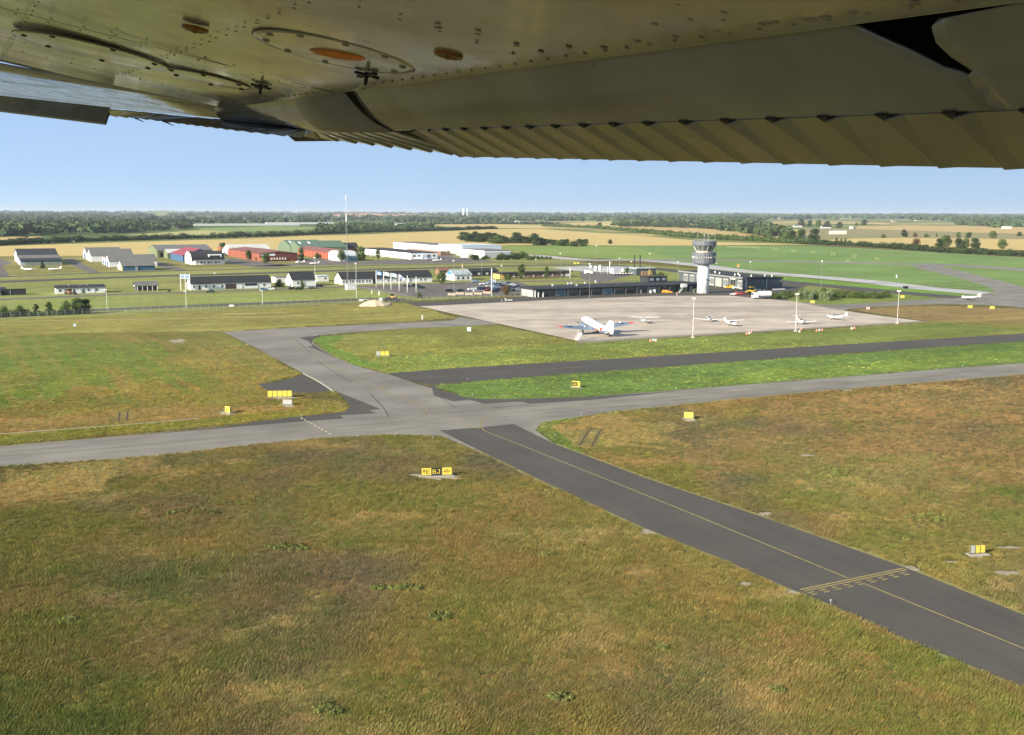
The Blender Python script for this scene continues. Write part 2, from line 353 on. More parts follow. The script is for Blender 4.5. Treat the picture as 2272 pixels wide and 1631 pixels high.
    zone([(1110,545),(1802,545),(2272,571),(2700,592),(2700,690),(2272,655),(1900,620),(1640,600),(1400,577),(1180,563)], c3(122,146,82), .95, 2, .22, 60)
    zone([(1110,545),(1400,547),(1500,575),(1300,574),(1180,563)], c3(140,156,76), .6, 6, .2, 40)
    zone([(1430,600),(1640,604),(1900,628),(2272,662),(2150,660),(1900,640),(1600,610)], c3(116,150,60), .9, 1)
    # beyond the airfield
    far = D > 1350
    fn = fbm(x/420, y/420, 41); fc = np.tile(c3(120,128,74), (len(x), 1)); fc = mix(fc, c3(186,164,104), (fn-.47)*9); fc = mix(fc, c3(92,112,62), (fbm(x/300, y/300, 45)-.52)*8)
    base = np.where(far[:, None], fc, base)
    zone([(-1500,540),(-300,500),(0,474),(700,473),(940,496),(800,512),(500,526),(0,545),(-1500,600)], c3(84,104,52), .9, 0, .3, 100)
    return base
def build_ground():
    angs = np.concatenate([np.arange(-180, -34, 4.0), np.arange(-34, 34.01, .085), np.arange(38, 180, 4.0)])
    rad = np.concatenate([[.5, 8], 25*1.0098**np.arange(0, 742)]); rad = rad[rad < 30000]
    A_, R_ = np.meshgrid(np.radians(angs), rad); X = R_*np.sin(A_); Y = R_*np.cos(A_); Z = hgt(X, Y)
    Z = Z + np.where((R_ < 330) & (R_ > 10), .10*(fbm(X/7, Y/7, 3, 3)-.5), 0)*0 
    na, nr = len(angs), len(rad)
    co = np.stack([X, Y, Z], -1).reshape(-1, 3)
    i = np.arange(nr-1)[:, None]*na; j = np.arange(na)[None, :]; j2 = (j+1) % na
    F = np.stack([i+j, i+na+j, i+na+j2, i+j2], -1).reshape(-1, 4)[:, ::-1]
    me = bpy.data.meshes.new('ground'); me.vertices.add(len(co)); me.vertices.foreach_set('co', co.ravel().astype(np.float32))
    me.loops.add(F.size); me.loops.foreach_set('vertex_index', F.ravel().astype(np.int32))
    me.polygons.add(len(F)); me.polygons.foreach_set('loop_start', np.arange(0, F.size, 4, dtype=np.int32))
    me.update(calc_edges=True)
    x = co[:, 0]; base = ground_tone(co[:, 0], co[:, 1])
    at = me.color_attributes.new('tone', 'FLOAT_COLOR', 'POINT')
    at.data.foreach_set('color', np.concatenate([base, np.ones((len(x), 1))], 1).ravel().astype(np.float32))
    m = bpy.data.materials.new('grass ground'); m.use_nodes = True; n = m.node_tree; L = n.links; b = n.nodes['Principled BSDF']
    b.inputs['Roughness'].default_value = 1; b.inputs['Specular IOR Level'].default_value = .05
    a = n.nodes.new('ShaderNodeAttribute'); a.attribute_name = 'tone'
    ge = n.nodes.new('ShaderNodeNewGeometry')
    def noise(sc, det, stretch=None):
        q = n.nodes.new('ShaderNodeTexNoise'); q.inputs['Scale'].default_value = sc; q.inputs['Detail'].default_value = det
        src = ge.outputs['Position']
        if stretch:
            mp = n.nodes.new('ShaderNodeMapping'); mp.vector_type = 'TEXTURE'; mp.inputs['Rotation'].default_value = (0, 0, stretch[0]); mp.inputs['Scale'].default_value = (stretch[1], 1, 1)
            L.new(src, mp.inputs[0]); src = mp.outputs[0]
        L.new(src, q.inputs['Vector']); return q.outputs[0]
    def mr(src, p, q_, lo, hi):
        q = n.nodes.new('ShaderNodeMapRange'); q.inputs[1].default_value = p; q.inputs[2].default_value = q_
        q.inputs[3].default_value = lo; q.inputs[4].default_value = hi; L.new(src, q.inputs[0]); return q.outputs[0]
    def mul(p, q_):
        q = n.nodes.new('ShaderNodeMath'); q.operation = 'MULTIPLY'; L.new(p, q.inputs[0]); L.new(q_, q.inputs[1]); return q.outputs[0]
    s = mul(mr(noise(2.2, 8), .3, .7, .62, 1.36), mr(noise(.33, 6), .35, .65, .84, 1.16))
    s = mul(s, mr(noise(.12, 4, (UANG, 6)), .35, .65, .88, 1.12))
    x_ = n.nodes.new('ShaderNodeVectorMath'); x_.operation = 'SCALE'; L.new(a.outputs['Color'], x_.inputs[0]); L.new(s, x_.inputs['Scale'])
    tint = n.nodes.new('ShaderNodeMix'); tint.data_type = 'RGBA'; tint.blend_type = 'MULTIPLY'; L.new(mr(noise(.9, 6), .4, .68, 0, .8), tint.inputs['Factor'])
    L.new(x_.outputs[0], tint.inputs['A']); tint.inputs['B'].default_value = (.74, .98, .8, 1)
    t2 = n.nodes.new('ShaderNodeMix'); t2.data_type = 'RGBA'; t2.blend_type = 'MULTIPLY'; L.new(mr(noise(1.4, 6), .5, .7, 0, .7), t2.inputs['Factor'])
    L.new(tint.outputs['Result'], t2.inputs['A']); t2.inputs['B'].default_value = (1.35, 1.02, .95, 1)
    L.new(t2.outputs['Result'], b.inputs['Base Color'])
    bp = n.nodes.new('ShaderNodeBump'); bp.inputs['Strength'].default_value = .55; bp.inputs['Distance'].default_value = .3
    L.new(noise(2.6, 7), bp.inputs['Height']); L.new(bp.outputs[0], b.inputs['Normal'])
    me.materials.append(m); tag(obj('ground', me), kind='structure')
build_ground()

# ripe fields as sheets
def fieldmat(name, c, var=.1):
    return asphalt(name, c, .08, var, R(12))
WH = fieldmat('ripe wheat', C(206, 180, 112, K)); WH2 = fieldmat('stubble', C(198, 168, 108, K)); RG = fieldmat('rough pasture', C(150, 140, 92, K), .2); GG = fieldmat('meadow', C(132, 150, 78, K), .15)
for nm, px, m, z in (
    ('wheat_field', [(-400,566),(0,546),(600,528),(1000,513),(1065,509),(1197,508),(1400,522),(1588,537),(1810,543),(1538,545),(1400,545),(1130,544),(900,559),(600,566),(0,569),(-400,580)], WH, .10),
    ('wheat_field', [(945,495),(1100,497),(1190,500),(1225,499),(1240,503),(1205,507),(1120,506),(990,503)], WH, .2),
    ('wheat_field', [(1237,495),(1372,493),(1374,503.5),(1300,500)], WH, .25),
    ('wheat_field', [(1372,504),(1500,503.5),(1580,508),(1700,512),(1850,528),(1780,530),(1640,524),(1440,513)], WH2, .2),
    ('wheat_field', [(1690,490),(1760,488),(1973,492),(1965,499),(1920,497),(1700,496)], WH2, .3),
    ('wheat_field', [(1900,503),(2010,500),(2140,502),(2400,507),(2400,522),(2180,517),(1990,511),(1900,508)], WH2, .3),
    ('pasture', [(1770,505),(1900,508),(2272,519),(2500,522),(2500,536),(2000,529),(1820,533)], RG, .22),
    ('wheat_field', [(1835,533),(1900,529.5),(2000,528),(2272,531),(2600,537),(2600,575),(2272,556),(2150,552),(2050,549),(1960,545),(1880,539)], WH, .24),
    ('wheat_field', [(-300,530),(0,526),(90,525),(95,528),(0,533),(-300,540)], WH2, .24),
    ('meadow', [(275,522),(440,511),(510,514),(500,521),(390,525)], mat('pale meadow', C(176,168,98,K), .9, .15, .02), .24),
    ('meadow', [(440,507),(600,502),(760,504),(700,509),(600,514),(450,514)], GG, .22)):
    sheet(nm, gp(px), z, m)
# ---------------- the wing overhead ----------------
def build_wing():
    cp = Vector((0, 0, CAMH))
    S = ray(-128, 323); C0 = S.cross(Vector((0, 0, 1))).normalized()
    if C0.x < 0: C0 = -C0
    N0 = C0.cross(S); N0 = N0 if N0.z > 0 else -N0
    dl = R(10.3); Cd = C0*math.cos(dl)-N0*math.sin(dl); N = N0*math.cos(dl)+C0*math.sin(dl)
    E0 = C0*1.0+N0*.180
    wing = thing('aircraft_wing', 'grey-white riveted underside of the high wing crossing the top of the view', 'aircraft wing', cp)
    def metal(name, c, rough, dirt=.25, seam=True):
        m = bpy.data.materials.new(name); m.use_nodes = True; n = m.node_tree; L = n.links; b = n.nodes['Principled BSDF']
        b.inputs['Specular IOR Level'].default_value = .45; b.inputs['Coat Weight'].default_value = .3; b.inputs['Coat Roughness'].default_value = rough*.6
        tc = n.nodes.new('ShaderNodeTexCoord')
        def noise(sc, det, st=(1, 1, 1)):
            mp = n.nodes.new('ShaderNodeMapping'); mp.inputs['Scale'].default_value = st; L.new(tc.outputs['Object'], mp.inputs[0])
            q = n.nodes.new('ShaderNodeTexNoise'); q.inputs['Scale'].default_value = sc; q.inputs['Detail'].default_value = det; L.new(mp.outputs[0], q.inputs['Vector']); return q.outputs[0]
        def mr(src, p, q_, lo, hi):
            q = n.nodes.new('ShaderNodeMapRange'); q.inputs[1].default_value = p; q.inputs[2].default_value = q_
            q.inputs[3].default_value = lo; q.inputs[4].default_value = hi; L.new(src, q.inputs[0]); return q.outputs[0]
        s = mr(noise(3.5, 7), .35, .7, 1.08, 1-dirt)
        v = n.nodes.new('ShaderNodeVectorMath'); v.operation = 'SCALE'; v.inputs[0].default_value = c; L.new(s, v.inputs['Scale'])
        sp = mr(noise(60, 2), .74, .78, 0, .7); mx = n.nodes.new('ShaderNodeMix'); mx.data_type = 'RGBA'; L.new(sp, mx.inputs['Factor']); L.new(v.outputs[0], mx.inputs['A']); mx.inputs['B'].default_value = (.05, .04, .03, 1)
        L.new(mx.outputs['Result'], b.inputs['Base Color']); L.new(mr(noise(9, 5), .3, .7, rough*.6, rough*1.7), b.inputs['Roughness'])
        bp = n.nodes.new('ShaderNodeBump'); bp.inputs['Strength'].default_value = .35; bp.inputs['Distance'].default_value = .012
        L.new(noise(1.9, 2), bp.inputs['Height']); L.new(bp.outputs[0], b.inputs['Normal'])
        L.new(bp.outputs[0], b.inputs['Coat Normal']); return m
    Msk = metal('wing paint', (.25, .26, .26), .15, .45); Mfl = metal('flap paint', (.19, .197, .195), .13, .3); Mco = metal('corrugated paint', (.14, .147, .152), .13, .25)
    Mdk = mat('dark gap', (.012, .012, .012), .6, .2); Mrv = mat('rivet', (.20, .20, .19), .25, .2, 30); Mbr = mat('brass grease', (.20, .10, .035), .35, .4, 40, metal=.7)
    Mor = mat('orange metal', (.62, .22, .07), .18, .35, 18, metal=.6); Mhl = mat('bright edge', (.75, .72, .66), .2, .2, 10)
    def W(s, c, n_): return S*s+C0*c+N0*n_                       # span, chord, up
    def PL(s, c, h=0): return E0+S*s+Cd*c+N*h                    # in the lower-skin plane, h above it
    def onpl(px, py, h=0):
        d = ray(px, py); t = ((E0+N*h).dot(N))/d.dot(N); return d*t
    # lower skin (closed slab) from inboard to the outboard rib
    SB = 4.27; FWD = -1.15
    mb = MB(); ns, nc = 30, 12
    def rib(c): return 4.25+(-c)*.59
    g = []
    for j in range(nc+1):
        c = FWD*j/nc
        for i in range(ns+1):
            s = -1.2+(rib(c)+1.2)*i/ns
            h = .0035*math.sin(s*7.0)*math.sin(c*5)+ (c*c*.02)
            g.append(PL(s, c, h))
    fs = [(j*(ns+1)+i, j*(ns+1)+i+1, (j+1)*(ns+1)+i+1, (j+1)*(ns+1)+i) for j in range(nc) for i in range(ns)]
    mb.add(g, fs, 0, True)
    top = [PL(-1.2, 0, .012), PL(4.25, 0, .012), PL(rib(FWD), FWD, .012), PL(-1.2, FWD, .012)]
    low = [PL(-1.2, 0), PL(4.25, 0), PL(rib(FWD), FWD), PL(-1.2, FWD)]
    up = [PL(-1.2, 0, .20), PL(4.25, 0, .14), PL(rib(FWD), FWD, .26), PL(-1.2, FWD, .34)]
    mb.add(low[:2]+[top[1], top[0]], [(0, 1, 2, 3)], 0)
    mb.add(up, [(0, 1, 2, 3)], 0); mb.add([low[3], low[2], up[2], up[3]], [(0, 1, 2, 3)], 0)
    sk = mb.build('lower_skin', [Msk], wing)
    # bright trim along the aft edge of the skin
    e = MB(); e.tube(PL(-1.2, 0, .002), PL(4.25, 0, .002), .0022, n=6); e.build('trailing_lip', Mhl, sk)
    # panel seam
    e = MB(); e.add([PL(2.895, -.0, -.0012), PL(2.905, -.0, -.0012), PL(2.905, FWD, -.0012), PL(2.895, FWD, -.0012)], [(0, 1, 2, 3)]); e.build('panel_seam', Mdk, sk)
    # inspection plates
    def plate(s, c, r, name='inspection_plate', rv=8):
        p = MB(); n = 48
        def circ(rr, h, o=0): return [PL(s+rr*math.cos(2*math.pi*k/n), c+rr*math.sin(2*math.pi*k/n), h) for k in range(n)]
        p.loft([circ(r, .001), circ(r*.985, -.002), circ(r*.9, -.0026), circ(.001, -.0026)], 0, True, True, False)
        q = p.build(name, [Msk], wing)
        d = MB(); d.loft([circ(r*1.014, -.0006), circ(r*1.0, -.0016)], 0, False, True, False); d.build('plate_edge', Mdk, q)
        for k in range(rv):
            v = MB(); t = 2*math.pi*(k+.3)/rv; cc = PL(s+r*.86*math.cos(t), c+r*.86*math.sin(t), -.0026)
            v.loft([[cc+(S*math.cos(a)+Cd*math.sin(a))*rr-N*hh for a in [2*math.pi*z/8 for z in range(8)]] for rr, hh in ((.0085, 0), (.007, .003), (.0001, .004))], 0, True, True, False)
            v.build('screw', Mdk if rv < 9 else Mrv, q)
        return q
    big = plate(2.22, -.242, .175, rv=10); plate(3.37, -.60, .215, rv=7); plate(3.36, -.265, .135, rv=6)
    e = MB(); n = 32      # orange oval dome on the plate
    pts = [PL(2.345+.085*math.cos(2*math.pi*k/n), -.235+.05*math.sin(2*math.pi*k/n), -.0052) for k in range(n)]
    a = onpl(686, 112, -.003); b = onpl(812, 130, -.003); m_ = (a+b)/2; ax = (b-a)/2; ay = ax.cross(N).normalized()*.030
    e.loft([[m_+ax*math.cos(t)*k+ay*math.sin(t)*k-N*h for t in [2*math.pi*z/n for z in range(n)]] for k, h in ((1, 0), (.8, .006), (.4, .009), (.01, .01))], 0, True, True, False)
    e.build('orange_oval', Mor, big)
    # rivets in rows (one mesh: the skin's surface detail)
    rv = mb; rnd = random.Random(3)
    def rivet(P, r=.0038):
        rv.loft([[P+(S*math.cos(a)+Cd*math.sin(a))*rr-N*hh for a in [2*math.pi*z/8 for z in range(8)]] for rr, hh in ((r, 0), (r*.8, .0018), (r*.02, .0026))], 1, True, True, False)
    s = -.2
    while s < 4.2:
        rivet(PL(s, -.03), .0042); s += .062
    for s0 in (.55, 1.12, 1.7, 2.86, 2.95, 3.9):
        c = -.08
        while c > FWD: rivet(PL(s0+rnd.uniform(-.003, .003), c)); c -= .075
    for c0 in (-.44, -.80):
        s = 0
        while s < 4.4: rivet(PL(s, c0+rnd.uniform(-.003, .003))); s += .085
    for px, py in ((1690,52),(1705,50),(1720,48),(1790,43),(1803,41),(1826,38),(1834,36),(1892,27),(1590,68),(1498,82),(1415,92),(1453,52),(1530,40),(1605,25),(2030,6),(1340,106),(1060,75),(970,60),(1145,100),(1200,115),(1262,105)):
        rivet(onpl(px, py), .0065)
    sk.data = mb.mesh('lower_skin', [Msk, Mrv])
    # drain fittings: two brass-coloured recesses, two cross-shaped fittings
    for px, py in ((433, 62), (995, 119)):
        q = MB(); P = onpl(px, py)
        q.loft([[P+(S*math.cos(a)*1.0+Cd*math.sin(a))*rr-N*hh for a in [2*math.pi*z/14 for z in range(14)]] for rr, hh in ((.030, -.001), (.028, .006), (.02, .007), (.018, .001), (.008, .010), (.0005, .012))], 0, True, True, False)
        q.build('fuel_drain', Mbr, wing)
    for px, py in ((580, 187), (815, 160)):
        q = MB(); P = onpl(px, py)
        for ax, wd in ((S, Cd), (Cd, S)):
            L_ = .055 if ax is S else .03
            q.add([P+ax*L_*sx+wd*.006*sy-N*(.004+.006*sz) for sz in (0, 1) for sx, sy in ((-1, -1), (1, -1), (1, 1), (-1, 1))],
                  [(0, 1, 2, 3), (7, 6, 5, 4), (0, 4, 5, 1), (1, 5, 6, 2), (2, 6, 7, 3), (3, 7, 4, 0)])
        q.tube(P, P-N*.03, .006, .004, 8); q.build('tie_down_fitting', Mdk, wing)
    # flap: nose, smooth skin and corrugated trailing part; hollow (dark) inside
    def prof(s, t=0):                                            # smooth flap section (c, n)
        return [(.93, .315), (.965, .262), (1.005, .196), (1.045, .148), (1.088, .108), (1.133, .0787)]
    FO = 2.86                                                    # outboard end
    fl = MB(); PF = smoothpx([(c, n_, 0) for c, n_ in prof(0)], 8); CRt = CR.transposed()
    hole = [(1872,44),(1950,82),(2030,118),(2105,158),(2168,163),(2112,128),(2077,95),(2066,60),(2090,35),(2180,15),(2290,2),(2290,-60),(1860,-60)]
    left, right = [], []; SS = np.linspace(.3, 1.5, 1600)
    for k, p_ in enumerate(PF):
        px, py = [], []
        for s in SS:
            c_ = CRt @ W(s, p_.x, p_.y); px.append(CX+FP*c_.x/-c_.z); py.append(CY-FP*c_.y/-c_.z)
        ins = inpoly(np.array(px), np.array(py), hole); q = np.where(ins)[0]
        if len(q): lo, hi = SS[q[0]], SS[q[-1]]
        elif right and py[800] > 120: lo = hi = (left[-1][0]+right[-1][1])/2 if abs(left[-1][0]-right[-1][1]) > .002 else left[-1][0]
        else: lo, hi = None, None
        left.append([hi, FO-.10*(1-k/len(PF))]); right.append([-1.2, lo])
    v0 = next(i for i, r_ in enumerate(right) if r_[1] is not None)
    for i in range(v0): left[i][0] = left[v0][0]+.0; right[i][1] = right[v0][1]
    for rng in (left, right):
        NS = 60; vs = [W(a+(b-a)*i/NS, PF[k].x, PF[k].y) for k, (a, b) in enumerate(rng) for i in range(NS+1)]
        fl.add(vs, [(k*(NS+1)+i, k*(NS+1)+i+1, (k+1)*(NS+1)+i+1, (k+1)*(NS+1)+i) for k in range(len(rng)-1) for i in range(NS)], 0, True)
    sl = [-.83+.1095*k for k in range(32)]; sl = [s for s in sl if s < 2.62]
    for s in sl:
        if s < 2.5: a = W(s-.012, 1.128, .078); fl.add([a-S*.006, a+S*.016, a+S*.006+C0*.013-N0*.008], [(0, 1, 2)], 1)
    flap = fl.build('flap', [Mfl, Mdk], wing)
    sd = flap.modifiers.new('thickness', 'SOLIDIFY'); sd.thickness = .004; sd.offset = -1
    # dark cove behind the flap nose
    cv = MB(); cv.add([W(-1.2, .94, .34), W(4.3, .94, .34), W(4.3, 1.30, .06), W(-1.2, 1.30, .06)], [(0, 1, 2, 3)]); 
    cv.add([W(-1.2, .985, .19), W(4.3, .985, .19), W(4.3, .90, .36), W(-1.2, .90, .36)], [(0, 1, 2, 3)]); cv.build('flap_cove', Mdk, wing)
    # corrugated trailing part: saw-tooth steps running chordwise
    def corr(name, line0, line1, s_list, amp, mat_):
        m = MB(); vs = []
        for s in s_list:
            for q, h in ((0, 0), (.066, amp*.1), (.098, amp), (.103, 0)):
                a = line0(s+q); b = line1(s+q); vs += [a-N0*h*1.5, b-N0*h*.55]
        fs = [(2*i, 2*i+1, 2*i+3, 2*i+2) for i in range(len(vs)//2-1)]
        m.add(vs, fs, 0, False); o = m.build(name, [mat_], wing)
        md = o.modifiers.new('thickness', 'SOLIDIFY'); md.thickness = .003; md.offset = 1; return o
    sl = [-.83+.1095*k for k in range(32)]; sl = [s for s in sl if s < 2.62]
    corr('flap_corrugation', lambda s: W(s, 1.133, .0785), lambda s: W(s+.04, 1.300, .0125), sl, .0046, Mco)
    # aileron: nose, lower skin and corrugated trailing strip, tapering towards the tip
    def tp(px, py, s): d = ray(px, py); return d*(s/d.dot(S))
    TE = [tp(1060, 347, 2.62), tp(776, 314, 3.35), tp(529, 286, 4.15), tp(388, 269, 4.75), tp(243, 256, 5.5)]
    HG = [W(2.80, 1.133, .0785), W(3.35, 1.10, .0800), tp(640, 280, 3.95), tp(500, 265, 4.45), tp(243, 243, 5.3)]
    NO = [W(2.88, 1.0, .205), W(3.35, 1.0, .205), W(3.95, 1.0, .205), W(4.40, .985, .205), W(4.55, .97, .205)]
    al = MB()
    def rowp(A_, B_, k, bulge=0):
        return [a.lerp(b, k)-N0*bulge*math.sin(math.pi*k) for a, b in zip(A_, B_)]
    rows = [rowp(NO, HG, k/6, .022) for k in range(7)]
    vs = [p for r_ in rows[:] for p in r_[:4]]; fs = [(k*4+i, k*4+i+1, (k+1)*4+i+1, (k+1)*4+i) for k in range(6) for i in range(3)]
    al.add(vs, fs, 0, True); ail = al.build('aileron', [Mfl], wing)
    md = ail.modifiers.new('thickness', 'SOLIDIFY'); md.thickness = .004; md.offset = 1
    st = MB(); vs = []; segs = 26
    def along(A_, t):
        k = min(int(t), len(A_)-2); return A_[k].lerp(A_[k+1], t-k)
    for i in range(segs+1):
        t = 4*i/segs
        for q, h in ((0, 0), (.02, .006)):
            vs += [along(HG, min(t+q, 4))-N0*h*.3, along(TE, min(t+q, 4))-N0*h]
    st.add(vs, [(2*i, 2*i+1, 2*i+3, 2*i+2) for i in range(len(vs)//2-1)], 0)
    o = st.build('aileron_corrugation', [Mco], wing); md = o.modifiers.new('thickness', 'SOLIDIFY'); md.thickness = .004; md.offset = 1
    # outboard panel beyond the rib, rising towards the tip
    K0 = onpl(0, 145); K1 = onpl(500, 240); dv = (K1-K0).normalized()
    K00 = K1-dv*1.9
    rise = math.tan(R(5.4)); hv = Vector((S.x, S.y, 0)).normalized()
    # plane through K1,K0 with slope 'rise' along hv
    e1 = dv; e2 = (hv+Vector((0, 0, rise))).normalized(); n2 = e1.cross(e2).normalized(); n2 = n2 if n2.z > 0 else -n2
    def on2(px, py):
        d = ray(px, py); t = K1.dot(n2)/d.dot(n2); return d*t
    far = 7.5
    P = [K1, K00, K00+e2*far+dv*.0, K1+e2*far]
    A2 = [K1.lerp(on2(240, 242), k/6) for k in range(7)]
    q1 = on2(240, 240); q0 = on2(0, 212)
    op = MB(); nx, ny = 10, 12
    g = []
    aft = [on2(720, 283), on2(430, 258), q1, on2(120, 226), q0, q0+(q0-q1)*.6]
    for j in range(len(aft)):
        s0 = K1.lerp(K00, j/(len(aft)-1))
        for i in range(nx+1):
            g.append(s0.lerp(aft[j]+e2*.0, i/nx)+n2*.004*math.sin(i*1.9+j)*(0 < i < nx))
    op.add(g, [(j*(nx+1)+i, j*(nx+1)+i+1, (j+1)*(nx+1)+i+1, (j+1)*(nx+1)+i) for j in range(len(aft)-1) for i in range(nx)], 0, True)
    outp = op.build('outboard_panel', [metal('outboard paint', (.42, .44, .46), .20, .35)], wing); md = outp.modifiers.new('thickness', 'SOLIDIFY'); md.thickness = .01; md.offset = 1
    # strips between panel and aileron
    # tip block: drooped outer strip with the notch
    sw = 5.6
    tb = MB(); T = [tp(243, 238, 5.45), tp(232, 273, 5.35), tp(0, 245, 6.6), tp(0, 212, 6.9), tp(-220, 222, 7.8), tp(-220, 190, 8.1)]
    tb.add([T[0], T[1], T[2], T[3], T[4], T[5]], [(0, 1, 2, 3), (3, 2, 4, 5)], 0)
    tb.add([T[0], tp(243, 250, 5.42), T[1]], [(0, 1, 2)], 0)
    o = tb.build('wing_tip_strip', [Mco], wing); md = o.modifiers.new('thickness', 'SOLIDIFY'); md.thickness = .012; md.offset = 1
    # seams and screws on the outboard panel
    se = MB()
    for (x0, y0), (x1, y1) in (((0,180),(130,196)),((120,190),(420,244)),((0,205),(200,230)),((150,212),(460,258)),((230,200),(500,250)),((60,168),(160,181)),((0,209),(120,222))):
        a = on2(x0, y0)-n2*.003; b = on2(x1, y1)-n2*.003; d = (b-a).normalized(); sdv = d.cross(n2)*.008
        se.add([a-sdv, b-sdv, b+sdv, a+sdv], [(0, 1, 2, 3)])
    for k in range(26):
        t = k/25; P_ = on2(20+400*t, 196+38*t)-n2*.003
        se.add([P_+(e2*math.cos(a)+dv*math.sin(a))*.012 for a in [2*math.pi*z/6 for z in range(6)]], [tuple(range(6))])
    se.build('panel_screws', Mdk, outp)
    # static wicks
    for (x0, y0), (x1, y1), s in (((300,262),(320,271),5.0),((360,268),(386,279),4.8)):
        q = MB(); q.tube(tp(x0, y0, s), tp(x1, y1, s-.06), .004, .0015, 6); q.build('static_wick', Mdk, wing)
build_wing()
# ---------------- buildings ----------------
Wh = mat('white render', (.86, .85, .82), .8, .05, .3); Wh2 = mat('cream render', (.74, .70, .58), .8, .06, .3); Gw = mat('light grey cladding', (.52, .53, .54), .6, .06, .4)
Rdark = mat('dark roof felt', (.019, .019, .022), .85, .2, .3); Rgrey = mat('grey fibre cement roof', (.135, .13, .12), .9, .15, .25); Rlight = mat('pale roof sheet', (.52, .50, .45), .7, .08, .3)
Blue = mat('blue boards', (.045, .11, .22), .7, .12, .5); Teal = mat('teal boards', (.04, .13, .20), .7, .12, .5); Dgl = glass('dark window glass', (.02, .025, .03))
Red = mat('red boards', (.27, .075, .045), .8, .12, .5); Dred = mat('dark red boards', (.15, .035, .03), .8, .12, .5); Rred = mat('brown-red roof', (.20, .075, .06), .8, .12, .3); Crim = mat('crimson roof', (.27, .045, .06), .6, .08, .3)
Green = mat('pale green sheet', (.11, .165, .105), .7, .08, .3); Yel = mat('ochre boards', (.72, .48, .14), .8, .08, .5); Brick = mat('brown brick', (.22, .13, .085), .9, .15, 1); Dk = mat('near-black cladding', (.03, .034, .037), .55, .2, .4)
Dk2 = mat('dark grey cladding', (.075, .09, .10), .6, .15, .4); Tgl = glass('terminal glass', (.035, .05, .055)); Wood = mat('weathered wood', (.38, .32, .25), .9, .2, 1); Stl = mat('galvanised steel', (.42, .43, .43), .5, .1, 2, metal=.4)
Bw = mat('blue-white cladding', (.55, .66, .74), .7, .06, .4); Towr = mat('tower grey sheet', (.125, .137, .155), .5, .08, .5); Lgr = mat('grey-green hedge cladding', (.25, .27, .22), .9, .2, .6)
WCACHE = {}
def opening(nm, face, w_, h, m, fr=None, d=.06):
    k = (nm, face, round(w_, 2), round(h, 2), m.name, fr.name if fr else '')
    if k not in WCACHE:
        b = MB(); t = .07
        def bx(a0, a1, z0, z1, p, mi):
            if face == 's': b.box(a0, a1, -p, -.003, z0, z1, mi)
            elif face == 'w': b.box(-p, -.003, a0, a1, z0, z1, mi)
            elif face == 'e': b.box(.003, p, a0, a1, z0, z1, mi)
        bx(0, w_, 0, h, d, 0)
        if fr:
            for q in ((-t, 0, -t, h+t), (w_, w_+t, -t, h+t), (0, w_, -t, 0), (0, w_, h, h+t), (w_/2-.03, w_/2+.03, 0, h)): bx(q[0], q[1], q[2], q[3], d+.02, 1)
        WCACHE[k] = b.mesh(nm, [m, fr] if fr else [m])
    return WCACHE[k]
